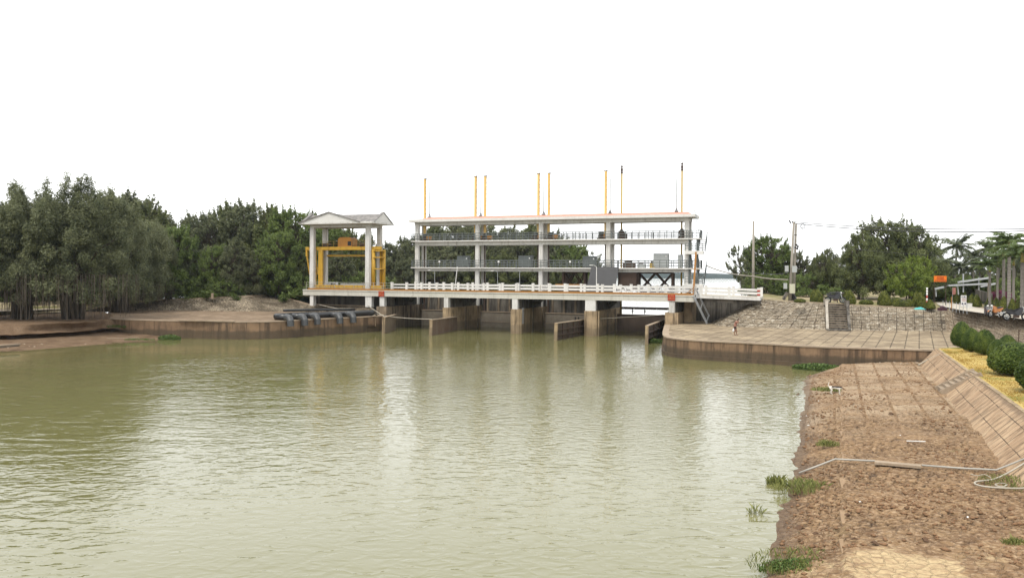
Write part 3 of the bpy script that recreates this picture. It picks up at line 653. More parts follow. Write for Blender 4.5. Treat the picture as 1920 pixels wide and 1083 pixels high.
# deck
SL, SR, SE = BT(568, 545, .3)[0], BT(1302, 555, .3)[0], BT(1426, 556, 1.5)[0]
t = thing('bridge_deck', 'long white-sided concrete bridge deck carrying an orange rusty crane rail along its front edge', 'bridge', B((SL + SR) / 2, 3.5, ZG))
MB(B).bx(SL, SR, .3, .9, ZG, ZD).build('front_girder', GIRDER, t)
MB(B).bx(SL, SR, .22, .9, ZD - .16, ZD - .02).build('drip_edge', GIRDER, t)
MB(B).bx(SL, SR, .903, 7.3, 4.72, ZD - .01).build('slab', DARKC, t)
MB(B).bx(SL, SR, 6.6, 7.2, ZG, 4.716).build('rear_girder', DARKC, t)
mb = MB(B); mb.bx(SL + .8, SR - .1, .36, .62, ZD, ZD + .05); mb.bx(SL + .8, SR - .1, .44, .54, ZD + .05, ZD + .2); mb.build('crane_rail', RUST, t)
mb = MB(B); mb.bx(SL + .8, SR - .1, .225, .30, ZD - .004, ZD + .12); mb.build('rail_edge_plate', RUST, t)
MB(B).bx(SL + 9.6, SR, 1.6, 6.4, ZD - .01, ZD + .03).build('roadway', ROADM, t)
for k in range(3):                                             # stubs under the tower end
    if k < 2:
        sx = (BT(584, 560, .4)[0], BT(690.5, 560, .4)[0])[k]
        MB(B).bx(sx - (.28, .48)[k], sx + (.28, .48)[k], .42, 1.1, 2.9, ZG - .003).build('tower_stub', WHITE, t)
# fill and retaining wall behind the tower end
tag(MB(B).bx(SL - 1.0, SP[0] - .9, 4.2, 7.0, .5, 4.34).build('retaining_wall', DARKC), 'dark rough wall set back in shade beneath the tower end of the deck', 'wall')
# approach span to the right
t = thing('approach_span', 'white edged approach slab running from the sluice to the right-hand embankment', 'bridge', B((SR + SE) / 2, 4, 4.5))
mb = MB(B); mb.sweep([(0, 1.2, 0), (0, 6.9, 0), (0, 6.9, .32), (0, 1.2, .32)], (SR + .05, 0, 4.80), (SE, 0, 4.62)); mb.build('slab', WHITE, t)
mb = MB(B); mb.sweep([(0, 1.9, -.42), (0, 2.4, -.42), (0, 2.4, 0), (0, 1.9, 0)], (SR + .05, 0, 4.797), (SE, 0, 4.617)); mb.build('edge_beam', DARKC, t)
mb = MB(B); mb.sweep([(0, 1.75, 0), (0, 6.4, 0), (0, 6.4, .03), (0, 1.75, .03)], (SR + .05, 0, 5.121), (SE, 0, 4.941)); mb.build('roadway', ROADM, t)
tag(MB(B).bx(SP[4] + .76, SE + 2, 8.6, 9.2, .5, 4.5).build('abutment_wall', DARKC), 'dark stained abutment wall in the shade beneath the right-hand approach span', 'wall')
tag(MB(B).bx(SP[4] + .756, SP[4] + 1.7, 4.6, 8.55, 1.0, ZG - .01).build('wing_wall', PIERLT), 'tan wing wall behind the right end pier, under the deck end', 'wall')

# white concrete railings: posts with two rails
def white_rail(lab, path, spacing, end=False):
    """path: list of (s,t,z0)"""
    a, b = path; n = max(2, int(abs(b[0] - a[0]) / spacing)); t = thing('bridge_railing', lab, 'railing', B(*a))
    for h_ in (.42, .82):
        MB(B).beam((a[0], a[1], a[2] + h_), (b[0], b[1], b[2] + h_), .14, .16).build('rail', WHITER, t)
    me = MB(B).bx(-.15, .15, -.12, .12, 0, 1.02).bx(-.17, .17, -.14, .14, 1.02, 1.12).mesh('post', WHITER, org=B(0, 0, 0))
    for k in range(n + 1):
        f = k / n; p = B(a[0] + (b[0] - a[0]) * f, a[1] + (b[1] - a[1]) * f, a[2] + (b[2] - a[2]) * f)
        link('post', me, t, p - t.location)
    return t
S0 = BT(735, 540, 1.4)[0]
white_rail('near white concrete railing along the sluice bridge, nearest the orange rail', ((S0, 1.4, ZD), (SR, 1.4, ZD)), 2.15)
white_rail('far white concrete railing of the sluice bridge, on its lake side', ((S0 + .9, 6.5, ZD), (SR, 6.5, ZD)), 2.15)
t = white_rail('near white railing of the approach span with red bands on its end post', ((SR + .5, 1.5, 5.12), (SE - .2, 1.5, 4.93)), 2.6)
e = B(SE - .2, 1.5, 4.93) - t.location
for z_ in (.34, .78): MB().box((e.x, e.y, e.z + z_), (.34, .34, .18), -TH).build('red_band', REDS, t, local=True)
white_rail('far white railing of the approach span, on its lake side', ((SR + .5, 6.6, 5.12), (SE - .2, 6.6, 4.93)), 2.6)
# thin steel railing along the front edge
def steel_rail(mb, pts, h_, nr, sp, r=.022, rail_r=None):
    rail_r = rail_r or r
    for a, b in zip(pts[:-1], pts[1:]):
        a, b = Vector(a), Vector(b); n = max(1, round((b - a).length / sp))
        for k in range(n + 1): q = a.lerp(b, k / n); mb.beam(q, q + Vector((0, 0, h_)), r * 2, r * 2)
        for j in range(nr): zz = Vector((0, 0, h_ * (j + 1) / nr)); mb.beam(a + zz, b + zz, rail_r * 2, rail_r * 2)
    return mb
tag(steel_rail(MB(B), [(SL + .2, .80, ZD), (SP[0] + 1.5, .80, ZD)], 1.0, 3, 1.5, .02).build('steel_railing', THINW), 'thin pale steel railing along the deck edge in front of the white tower', 'railing')
tag(steel_rail(MB(B), [(BT(1200, 545, .8)[0], .80, ZD), (SR - .1, .80, ZD)], 1.02, 3, 1.35, .022).build('steel_railing', GALV), 'thin grey steel railing at the right end of the deck beside the orange post', 'railing')
for i, px in enumerate((851, 975.5, 1013)):
    s = BT(px, 540, .8)[0]
    tag(MB(B).beam((s, .8, ZD - .01), (s, .8, ZD + 1.0), .06, .06).build('steel_post', THINW), ['thin steel post on the deck edge, first from the tower', 'thin steel post on the deck edge above the middle pier', 'thin steel post on the deck edge under the third gallery column'][i], 'post', 'thin posts on the deck edge')

# gates between the piers
for i in range(4):
    a, b = SP[i] + WP[i] / 2 + .12, SP[i + 1] - WP[i + 1] / 2 + .0
    t = thing('sluice_gate', ['grey brown sluice gate in the first bay beside the tower', 'pale brown sluice gate in the second bay under the gallery', 'sluice gate with two dark hooks on its face in the third bay', 'sluice gate of the open right-hand bay with the lake shining over it'][i], 'gate', B((a + b) / 2, 10.2, 0), 0, 'sluice gates')
    zt = (2.25, 2.2, 2.2, 2.25)[i]
    mb = MB(B).bx(a, b, 10.2, 10.5, -1, zt); mb.build('leaf', concrete('gate_leaf_%s' % 'abcd'[i], (.27, .235, .185) if i < 3 else (.115, .085, .065), (.13, .105, .08) if i < 3 else (.06, .045, .035), .5, .5, 1.4, .01, lo=.5, hi=.72), t)
    mb = MB(B); mb.bx(a, b, 10.12, 10.2, zt - .09, zt + .03)
    if i < 3: mb.bx(a, b, 10.15, 10.2, .75, .82)
    mb.build('top_edge', COPING if i < 3 else DARKST, t)
    if i == 2:
        for q in (-.2, .25): m0 = (a + b) / 2 + .4 + q; MB(B).tube([(m0, 10.1, 1.75), (m0 + .05, 10.05, 1.55), (m0, 10.08, 1.3)], .07, 6).build('hook', BLACKM, t)
    if i < 3:
        tw = thing('breast_wall', ['dark breast wall over the first gate beside the tower', 'dark streaked breast wall over the second gate', 'brown streaked breast wall over the third gate with the hooks'][i], 'wall', B((a + b) / 2, 10.9, 2))
        MB(B).bx(a, b, 10.9, 11.3, zt - .3, ZG + .6).build('wall', DARKC, tw)
        mb = MB(B)
        for k in range(5): sx = lerp(a, b, (k + .5) / 5); mb.bx(sx - .14, sx + .14, 10.78, 10.897, zt, ZG + .5)
        mb.bx(a, b, 10.70, 10.897, ZG - .2, ZG + .5); mb.build('rib', PIER, tw)
t = thing('steel_walkway', 'dark steel beam walkway crossing the open right-hand bay in front of the bright lake', 'walkway', B((SP[3] + SP[4]) / 2, 13.0, 3.0))
mb = MB(B); mb.bx(SP[3] + .9, SP[4] - .7, 12.7, 13.2, 2.82, 3.0); mb.bx(SP[3] + .9, SP[4] - .7, 12.7, 12.78, 3.0, 3.14); mb.build('beam', DARKST, t)
mb = MB(B)
for k in range(6): s = lerp(SP[3] + 1.2, SP[4] - 1, k / 5); mb.bx(s - .05, s + .05, 12.63, 12.697, 2.88, 2.97)
mb.build('bolt', SIGNW, t)
mb = MB(B)
for f in (.25, .42, .75): s = lerp(SP[3], SP[4], f); mb.beam((s, 12.9, 2.2), (s, 12.9, 2.82), .1, .1); mb.beam((s - .1, 12.9, 2.55), (s + .15, 12.9, 2.55), .14, .12)
mb.build('hanger', DARKST, t)

# flap gates standing out from the piers
def flap(lab, n0, n1, ztop, ribs, mat, far):
    a, b = Vector(n0), Vector(n1); d = (b - a).normalized(); nrm = Vector((-d.y, d.x, 0)); nrm = nrm if nrm.x < 0 or True else -nrm
    t = thing('flap_gate', lab, 'flap gate', (a.x, a.y, 0), 0, 'flap gates fixed to the piers')
    up = Vector((0, 0, 1)); za, zb = ztop
    A = [a + up * -1, b + up * -1, b + up * zb, a + up * za]; th = nrm * .14
    mb = MB(); mb.add([tuple(p) for p in A] + [tuple(p + th) for p in A], [[0, 1, 2, 3], [7, 6, 5, 4], [0, 4, 5, 1], [1, 5, 6, 2], [2, 6, 7, 3], [3, 7, 4, 0]]); mb.build('skin_plate', mat, t)
    MB().beam(a - d * .12 + up * -1 + th * .5, a - d * .12 + up * (za + .06), .34, .30, up=d).build('end_post', PIERLT, t)
    mb = MB(); mb.beam(a + up * (za + .04) + th * .5, b + up * (zb + .04) + th * .5, .34, .10); mb.build('top_rail', COPING, t)
    fr = -nrm
    mb = MB()
    if ribs:
        for k in range(1, ribs + 1): q = a.lerp(b, k / (ribs + .3)); mb.beam(q - nrm * .08 + up * -.9, q - nrm * .08 + up * (lerp(za, zb, k / (ribs + .3)) - .03), .12, .16, up=d)
        for f in (.3, .62): mb.beam(a - nrm * .09 + up * (za * f), b - nrm * .09 + up * (zb * f), .18, .10)
        mb.build('rib', DARKST if far else PIER, t)
    return t
RUSTPL = concrete('rust_stained_plate', (.20, .15, .105), (.095, .045, .03), .5, .5, .9, .01, lo=.45, hi=.6)
PL2 = concrete('brown_concrete_plate', (.22, .17, .115), (.12, .085, .055), .5, .5, 1.2, .01)
DKPL = concrete('dark_ribbed_plate', (.10, .075, .055), (.05, .035, .028), .5, .6, 1.2, .01)
flap('short brown flap gate of the leftmost pier where the white ropes meet', P(720, 625, 0), P(742, 617.5, 0), (1.95, 1.95), 0, PL2, 0)
flap('rust stained flap gate beside the second pier, smooth face', P(809, 629, 0), P(857, 619, 0), (1.85, 1.75), 0, RUSTPL, 0)
flap('ribbed brown flap gate beside the round-nosed pier', P(1043.5, 638, 0), P(1096, 627.5, 0), (1.9, 1.85), 5, DKPL, 1)
flap('dark flap gate at the right end beside the platform nose, plants at its foot', P(1213.5, 644.5, 0), P(1247, 627, 0), (1.9, 1.85), 3, DKPL, 1)
# heart-like rust stains are raised scabs on the second flap gate
def rope(lab, pts, r=.045, mat=ROPE, name='rope'):
    return tag(MB().tube(pts, r, 6).build(name, mat, smooth=True), lab, 'rope' if mat == ROPE else 'cable')
pa, pb, pc = P(720, 625, 0) + Vector((0, 0, 2.1)), P(809, 629, 0) + Vector((0, 0, 2.0)), P(1044, 638, 0)
rope('white rope slanting from the tower stub down to the first flap gate', [B(BT(690, 571, .2)[0], .1, 3.1), pa])
rope('long white rope stretched low from the tower foot to the second flap gate', wire(B(BT(600, 570, .2)[0], .1, 3.05), B(SP[0] + .3, -2.2, 2.15), .1, 6) + wire(B(SP[0] + .3, -2.2, 2.15), pb, .18, 10))
rope('pale rope from the ribbed flap gate to the platform pier', wire(P(1096, 627.5, 0) + Vector((0, 0, 1.95)), B(SP[4] - .76, 1.2, 2.8), .05, 8), .03)
rope('white rope hanging in a loop on the dark right-hand flap gate', wire(P(1225, 638, 0) + Vector((-.1, -.3, 2.0)), P(1246, 627.5, 0) + Vector((-.1, -.3, 2.0)), .8, 10), .05)

# ---------------------------------------------------------------- the gate gallery
TF, TR = 9.4, 11.5
SG = [BT(x, 500, TF)[0] for x in (782.5, 895.5, 1014.5, 1140.5, 1287.5)]
F1, F2, RF = 8.35, 12.12, 15.15
g = thing('gate_gallery', 'open white three-storey concrete gallery over the sluice with grey rails and orange tile roof', 'building', B(SG[2], TF, ZD))
ga, gb = SG[0] - .62, SG[4] + .36
cw = .29
for i, s in enumerate(SG):
    for tt in (TF, TR):
        mb = MB(B); mb.bx(s - cw, s + cw, tt - .27, tt + .27, 3.0, RF - .42); mb.build('column', WHITE, g, bevel=.07)
for z_, nm in ((F1, 'floor'), (F2, 'floor')):
    mb = MB(B); mb.bx(ga, gb, TF - .85, TR + .85, z_ - .14, z_); fo = mb.build('floor_slab', WHITER, g)
    mb = MB(B); hb = .40 if z_ == F1 else .52
    for tt in (TF, TR): mb.bx(SG[0] - .3, gb - .06, tt - .24, tt + .24, z_ - .14 - hb, z_ - .143)
    for s in SG: mb.bx(s - .2, s + .2, TF + .24, TR - .24, z_ - .14 - hb + .03, z_ - .143)
    mb.build('floor_beam', WHITE, g)
mb = MB(B); mb.bx(SG[0] - .85, SG[4] + 1.15, TF - 1.15, TR + 1.15, RF - .36, RF); mb.build('roof_slab', WHITER, g)
mb = MB(B)
for tt in (TF, TR): mb.bx(SG[0] - .32, SG[4] + .33, tt - .24, tt + .24, RF - .82, RF - .363)
for s in SG: mb.bx(s - .22, s + .22, TF + .24, TR - .24, RF - .8, RF - .363)
mb.build('roof_beam', WHITE, g)
TILE = M('orange_roof_tile'); _w = TILE.n('TexWave', {'Vector': TILE.map(TILE.pos(), (1, 1, 1), (0, 0, TH)), 'Scale': 2.2}, bands_direction='X').outputs[0]
TILE = TILE.out(TILE.mix(TILE.ramp(TILE.noise(1.2, detail=6), .35, .7), (.66, .31, .22), (.60, .40, .31)), .8, TILE.bump(_w, .05), .2)
a0, a1, b0, b1 = SG[0] + .6, SG[4] + .75, TF - .95, TR + .95; mid = (TF + TR) / 2
mb = MB(B); mb.add([(a0, b0, RF), (a1, b0, RF), (a1, b1, RF), (a0, b1, RF), (a0 + .8, mid, RF + .45), (a1 - .8, mid, RF + .45)], [[0, 1, 5, 4], [1, 2, 5], [2, 3, 4, 5], [3, 0, 4], [3, 2, 1, 0]]); mb.build('tile_roof', TILE, g)
for z_ in (F1, F2):
    for tt in (TF - .75, TR + .75):
        mb = MB(B); steel_rail(mb, [(ga + .08, tt, z_), (gb - .1, tt, z_)], .98, 3, .9, .036, .042)
        for k in range(9):                                        # stouter bay posts
            s = lerp(ga + .3, gb - .3, k / 8); mb.beam((s, tt, z_), (s, tt, z_ + 1.0), .12, .08)
        mb.build('railing', STEEL, g)
    mb = MB(B); steel_rail(mb, [(ga + .08, TF - .75, z_), (ga + .08, TR + .75, z_)], .98, 3, 1.0, .024); mb.build('end_railing', STEEL, g)
MB(B).bx(gb - .1, gb + 1.5, TF - .6, TF + .9, F1 - .14, F1 - .002).bx(gb - .1, gb + 1.5, TF - .6, TF + .9, F2 - .14, F2 - .002).build('landing_slab', WHITER, g)

# lifting racks (toothed bars) and screws through the roof
racks = [(797, 335, 'yellow toothed lifting bar standing alone at the left end of the gallery roof'), (892, 330, 'yellow lifting bar left of the second lightning rod on the gallery roof'), (910, 329.5, 'rust flecked yellow lifting bar right of the second lightning rod'),
         (1010, 324.5, 'yellow lifting bar left of the middle lightning rod on the roof'), (1029.5, 324, 'yellow lifting bar right of the middle lightning rod on the roof'), (1136, 319.5, 'yellow lifting bar left of the tallest lightning rod, nearest the olive screws')]
TK = 10.4
for px, py, lab in racks:
    s, z1 = BT(px, py, TK); _, z0 = BT(px, 540, TK)
    t = thing('lifting_bar', lab, 'lifting bar', B(s, TK, 4.4), 0, 'yellow lifting bars above the roof')
    MB(B).bx(s - .15, s + .15, TK - .14, TK + .14, F2 + .6, z1 - .12).build('bar', RACKY, t)
    mb = MB(B)
    for k in range(16):
        z_ = lerp(F2 + 4, z1 - .3, k / 15)
        if (k * 7 + int(px)) % 5 < 3: mb.bx(s + .15, s + .20, TK - .05, TK + .05, z_ - .05, z_ + .05)
    mb.build('bolt', DARKST, t)
    mb = MB(B); mb.bx(s - .22, s - .06, TK - .15, TK + .15, z1 - .12, z1); mb.bx(s + .06, s + .22, TK - .15, TK + .15, z1 - .12, z1 + .02); mb.bx(s - .15, s + .15, TK - .12, TK + .12, z1 - .2, z1 - .123); mb.build('cap', DARKST, t)
    MB(B).bx(s - .09, s + .09, TK - .09, TK + .09, 2.2, F2 + .6).build('lower_bar', DARKST, t)
for px, py, lab in ((1166, 309.5, 'olive lifting screw with knobbed top, left of the two over the right-hand bay'), (1279, 304, 'olive lifting screw with knobbed top at the right end of the gallery roof')):
    s, z1 = BT(px, py, TK); t = thing('lifting_screw', lab, 'lifting screw', B(s, TK, 4.4), 0, 'olive lifting screws')
    p = B(s, TK, 0)
    MB().tube([p + Vector((0, 0, 2.3)), p + Vector((0, 0, z1 - .9))], .115, 10).build('screw', OLIVE, t, smooth=True)
    MB().lathe([(.13, -1.1), (.17, -1.05), (.17, -.95), (.12, -.9), (.15, -.7), (.16, -.5), (.09, -.4), (.09, -.3), (.17, -.22), (.14, -.12), (.05, -.08), (.03, 0)], p + Vector((0, 0, z1)), 10).build('knob', DARKST, t, smooth=True)
    th_ = thing('screw_hoist', 'bell-shaped dark screw hoist with handwheel ' + ('under the left olive screw' if px < 1200 else 'under the right end olive screw'), 'hoist', B(s, TK, F2), 0, 'screw hoists')
    q = B(s, TK, F2)
    MB().lathe([(.62, 0), (.60, .08), (.42, .2), (.30, .5), (.30, .62), (.42, .68), (.42, .98), (.28, 1.05), (.2, 1.25), (.14, 1.3)], q, 14).build('pedestal', DARKST, th_, smooth=True)
    MB(lambda x, y, z: B(s + x, TK + y, F2 + z)).ring((.62, -.3, 1.35), .38, .025).build('handwheel', GALV, th_, smooth=True)
    MB(B).bx(s + .3, s + .75, TK - .2, TK + .2, F2 + .02, F2 + .75).build('motor', DARKST, th_)
# hoist winches on the upper floor
win = [(800, 'at the left end'), (895, 'left of the second pair of bars'), (914, 'right of the second pair of bars'), (1008, 'left of the middle pair of bars'), (1036, 'right of the middle pair of bars'), (1131, 'below the last yellow bar')]
for px, lab in win:
    s = BT(px, 445, TK)[0]; t = thing('hoist_winch', 'orange-cased rack hoist on the upper gallery floor, ' + lab, 'hoist', B(s, TK, F2), 0, 'rack hoists on the upper floor')
    mb = MB(B); mb.bx(s - .75, s + .45, TK - .55, TK + .35, F2 + .01, F2 + .22); mb.bx(s - .6, s + .1, TK - .4, TK + .3, F2 + .22, F2 + .62); mb.build('frame', DARKST, t)
    MB(B).bx(s + .15, s + .8, TK - .5, TK + .1, F2 + .23, F2 + .75).build('gear_case', ORANGE, t, bevel=.06)
    pts = [B(s - .55, TK - .1, F2 + .82), B(s + .1, TK - .1, F2 + .82)]
    MB().tube(pts, .2, 12).build('motor', CABIN, t, smooth=True)
# lightning rods
for px, py, lab in ((806, 318, 'leftmost lightning rod on the gallery roof'), (902, 308, 'lightning rod between the second pair of yellow bars'), (1020, 302, 'lightning rod between the middle pair of yellow bars'), (1144.5, 297, 'tallest lightning rod, between the last yellow bar and an olive screw'), (1269, 301, 'lightning rod beside the right-hand olive screw')):
    s, z1 = BT(px, py, mid); t = thing('lightning_rod', 'thin grey ' + lab, 'lightning rod', B(s, mid, RF + .5), 0, 'lightning rods on the gallery roof')
    p = B(s, mid, RF + .5); n = z1 - RF - .5
    MB().tube([p, p + Vector((0, 0, n * .62)), p + Vector((0, 0, n * .63)), p + Vector((0, 0, n))], [.075, .065, .045, .03], 6).build('rod', GALV, t)
    mb = MB(B)
    for a in range(4): mb.beam((s + .26 * math.cos(a * 1.57 + .78), mid + .26 * math.sin(a * 1.57 + .78), RF + .40), (s, mid, RF + 1.0), .05, .05)
    mb.bx(s - .24, s + .24, mid - .24, mid + .24, RF + .38, RF + .48); mb.build('tripod_base', DARKST, t)
# cabinets on the lower floor
for px, w_, py, lab, mt in ((869.5, 24, 479.5, 'grey control cabinet on the lower floor in the first bay', CABIN), (986, 26, 479, 'grey control cabinet on the lower floor in the second bay', CABIN), (1106, 24, 480, 'dark grey control cabinet above the charcoal sheet in the third bay', CABIN), (1240, 26, 475, 'pale control cabinet on the lower floor in the open right-hand bay', CABLT), (1276, 7.5, 477.5, 'narrow pale cabinet at the right end of the lower floor', CABLT)):
    s, z1 = BT(px, py, TK); w2 = w_ / 1500 * 112 / 2; t = thing('control_cabinet', lab, 'cabinet', B(s, TK, F1), 0, 'control cabinets')
    MB(B).bx(s - w2, s + w2, TK - .4, TK + .4, F1 + .08, z1).build('body', mt, t, bevel=.02)
    MB(B).bx(s - w2 + .05, s + w2 - .05, TK - .35, TK + .35, F1 + .003, F1 + .08).build('plinth', DARKST, t)
    if w_ > 10:
        MB(B).bx(s - w2 + .06, s - .02, TK - .43, TK - .403, F1 + .16, z1 - .08).build('door', mt, t); MB(B).bx(s + .02, s + w2 - .06, TK - .43, TK - .403, F1 + .16, z1 - .08).build('door', mt, t)
        MB(B).bx(s + w2 * .62, s + w2 * .78, TK - .45, TK - .432, z1 - .45, z1 - .3).build('label_plate', SIGNW, t)
# small gear along the right lower floor
for px, w_, hh, lab in ((1180, 22, .72, 'dark winch machinery beside the fourth column on the lower floor'), (1203, 14, .5, 'low pale machine case on the lower floor of the right-hand bay'), (1224, 10, .6, 'olive box on the lower floor next to the pale cabinet')):
    s = BT(px, 500, TK)[0]; w2 = w_ / 1500 * 110 / 2; t = thing('winch_case', lab, 'machine', B(s, TK, F1))
    mt = {1180: DARKST, 1203: CABLT, 1224: OLIVE}[px]
    MB(B).bx(s - w2, s + w2, TK - .4, TK + .3, F1 + .003, F1 + hh).build('case', mt, t, bevel=.03)
    MB().tube([B(s - w2 * .7, TK - .1, F1 + hh + .14), B(s + w2 * .5, TK - .1, F1 + hh + .14)], .13, 10).build('drum', DARKST, t, smooth=True)

# charcoal sheet hung from the lower floor edge, and the dark crate beside it
q = [BT(*p, TF - 1.0) for p in ((1109, 499.5), (1160, 500.5))]; q2 = [BT(*p, TF - 2.3) for p in ((1097.5, 533), (1152, 533.5))]
mb = MB(B); A = [(q[0][0], TF - .95, q[0][1]), (q[1][0], TF - .95, q[1][1]), (q2[1][0], TF - 2.2, ZD + .02), (q2[0][0], TF - 2.2, ZD + .02)]
nx, nz = 14, 10; V = []
for k in range(2):
    for i in range(nz + 1):
        for j in range(nx + 1):
            l = Vector(A[0]).lerp(Vector(A[3]), i / nz); r = Vector(A[1]).lerp(Vector(A[2]), i / nz); p = l.lerp(r, j / nx)
            V.append((p.x, p.y + .03 * math.sin(j * 1.3) * i / nz - .02 + .04 * k, p.z))
N1 = (nz + 1) * (nx + 1); fs = [[i * (nx + 1) + j, i * (nx + 1) + j + 1, (i + 1) * (nx + 1) + j + 1, (i + 1) * (nx + 1) + j] for i in range(nz) for j in range(nx)]
mb.add(V, fs + [[v + N1 for v in f[::-1]] for f in fs] + [[j, N1 + j, N1 + j + 1, j + 1] for j in range(nx)])
tag(mb.build('hanging_sheet', TARP, smooth=True), 'big charcoal grey sheet hung slanting from the lower gallery floor behind the white railing', 'sheet')
s0, s1 = BT(1161, 520, TF + .3)[0], BT(1194, 520, TF + .3)[0]
tag(MB(B).bx(s0, s1, TF - .1, TR, ZD + .2, F1 - .58).bx(s0 - .06, s0 + .06, TF - .2, TF - .1, ZD + .1, F1 - .58).bx(s1 - .06, s1 + .06, TF - .2, TF - .1, ZD + .1, F1 - .58).build('steel_box', DARKST), 'dark brown stored steel box right of the charcoal sheet, under the lower floor', 'steel box')
# steel trusses stored under the lower floor
def truss(lab, x0, x1, mat, nb):
    s0, s1 = BT(x0, 520, TK)[0], BT(x1, 520, TK)[0]; t = thing('steel_truss', lab, 'truss', B(s0, TK, ZD)); zb, zt = ZD + .12, F1 - .62
    for tt in (TK - .5, TK + .5):
        for z_ in (zb, zt): MB(B).beam((s0, tt, z_), (s1, tt, z_), .2, .2).build('chord', mat, t)
    mb = MB(B)
    for k in range(nb):
        a, b = lerp(s0, s1, k / nb), lerp(s0, s1, (k + 1) / nb)
        for tt in (TK - .5, TK + .5): mb.beam((a, tt, zb), (b, tt, zt), .16, .16); mb.beam((a, tt, zt), (b, tt, zb), .16, .16)
    mb.build('brace', mat, t)
    for k in (0, nb): 
        for tt in (TK - .5, TK + .5): mb.beam((lerp(s0, s1, k / nb), tt, ZD), (lerp(s0, s1, k / nb), tt, zt), .26, .26)
    mb.build('end_post', mat, t)
truss('dark rusty cross-braced steel truss in the open right-hand bay under the lower floor', 1198, 1262, DARKST, 2)
truss('brown cross-braced steel truss left of the charcoal sheet under the lower floor', 1058, 1098, DARKST, 2)
sa, sb = BT(1042, 530, TK - 1.2)[0], BT(1096, 530, TK - 1.2)[0]
t = thing('stored_stoplog', 'rusty orange stoplog beam lying on the deck left of the charcoal sheet', 'steel beam', B(sa, TK - 1.2, ZD))
MB(B).bx(sa, sb, TK - 1.5, TK - .8, ZD + .75, ZD + 1.0).build('beam', RUST, t); MB(B).bx(sa + .3, sb - .3, TK - 1.4, TK - .9, ZD + .02, ZD + .747).build('leaf', DARKST, t)
# truck-like pale clutter is left out; lamp posts on the bridge
def lamp(lab, px, py, t_, lean=0, arm=True, r=.04, mat=GALV):
    s, z1 = BT(px, py, t_); t = thing('lamp_post', lab, 'lamp post', B(s, t_, ZD), 0, 'thin lamp posts on the bridge')
    MB(B).tube([(s, t_, ZD), (s + lean, t_, z1)], [r, r * .7], 6).build('pole', mat, t)
    if arm:
        MB(B).tube([(s + lean, t_, z1), (s + lean - .25, t_ - .3, z1 + .18), (s + lean - .5, t_ - .6, z1 + .2)], .025, 5).build('arm', mat, t)
        MB(B).bx(s + lean - .68, s + lean - .3, t_ - .8, t_ - .55, z1 + .15, z1 + .23).build('lamp_head', SIGNW, t)
lamp('thin grey lamp post on the bridge in the first gallery bay', 815, 509, 6.9)
lamp('thin grey lamp post on the bridge in the second bay, without a bulb', 933, 510, 6.9)
lamp('grey lamp post with white head near the third column', 974.5, 505, 1.2)
lamp('white lamp post standing in front of the charcoal sheet', 1118.5, 500, 1.2, r=.055, mat=SIGNW)
s, z1 = BT(857.5, 500, 1.2)
tag(MB(B).tube([(BT(852.5, 530, 1.2)[0], 1.2, ZD), (s, 1.2, z1)], .05, 6).build('leaning_pole', SIGNW), 'thin white leaning pole by the near railing in the first bay', 'pole')
bl = [(824, 491), (935, 492), (1069, 492), (868, 484)]
for i, (px, py) in enumerate(bl[:3]):
    s, z1 = BT(px, py, TF - .8); t = thing('bulb_lamp', ['small white globe lamp on the lower railing in the first bay', 'small white globe lamp on the lower railing in the second bay', 'small white globe lamp on the lower railing in the third bay'][i], 'lamp', B(s, TF - .8, F1 + .95), 0, 'globe lamps')
    MB().lathe([(.05, 0), (.13, .08), (.15, .18), (.11, .28), (.02, .32)], B(s, TF - .83, F1 + .6), 10).build('globe', SIGNW, t, smooth=True); MB(B).beam((s, TF - .83, F1 + .3), (s, TF - .83, F1 + .6), .04, .04).build('stem', GALV, t)

# steel staircase at the right end
t = thing('steel_staircase', 'zigzag grey steel staircase climbing the right end of the gallery', 'staircase', B(SG[4] + 1.2, TF, ZD))
LA, LB = 6.35, 10.5; sA, sB = SG[4] + .2, SG[4] + 2.3
for z_ in (LA, LB):
    MB(B).bx(sA - .25, sB - .1, TF - 1.35, TF - .3, z_ - .42, z_).build('landing', WHITER, t)
    mb = MB(B); steel_rail(mb, [(sA - .2, TF - 1.3, z_), (sB - .15, TF - 1.3, z_)], .95, 3, .45, .036); mb.build('landing_rail', STEEL, t)
for z_ in (F1, F2):
    mb = MB(B); steel_rail(mb, [(gb, TF - .55, z_), (gb + 1.45, TF - .55, z_), (gb + 1.45, TF + .85, z_)], .98, 3, .5, .036); mb.build('landing_rail', STEEL, t)
def flight(px, z0, z1, t0, t1):
    sc_ = BT(px, 500, TF)[0]; n = max(4, int(abs(z1 - z0) / .24))
    for k in (-1, 1): MB(B).beam((sc_ + .42 * k, t0, z0), (sc_ + .42 * k, t1, z1), .07, .26).build('stringer', STEEL, t)
    mb = MB(B)
    for k in range(n): f = (k + .5) / n; q = lerp(t0, t1, f); z_ = lerp(z0, z1, f); mb.bx(sc_ - .4, sc_ + .4, q - .15, q + .15, z_ - .03, z_ + .03)
    mb.build('tread', DARKST, t)
    for k in (-1, 1):
        mb = MB(B)
        for dz in (.5, .95): mb.beam((sc_ + .44 * k, t0, z0 + dz), (sc_ + .44 * k, t1, z1 + dz), .06, .06)
        for q in range(4): f = q / 3; mb.beam((sc_ + .44 * k, lerp(t0, t1, f), lerp(z0, z1, f)), (sc_ + .44 * k, lerp(t0, t1, f), lerp(z0, z1, f) + .95), .05, .05)
        mb.build('handrail', STEEL, t)
flight(1299, ZD, LA, TF + 1.0, TF - .4); flight(1315, LA, F1, TF - .5, TF + 1.6); flight(1300.5, F1, LB, TF + 1.6, TF - .4); flight(1316.5, LB, F2, TF - .5, TF + 1.4)
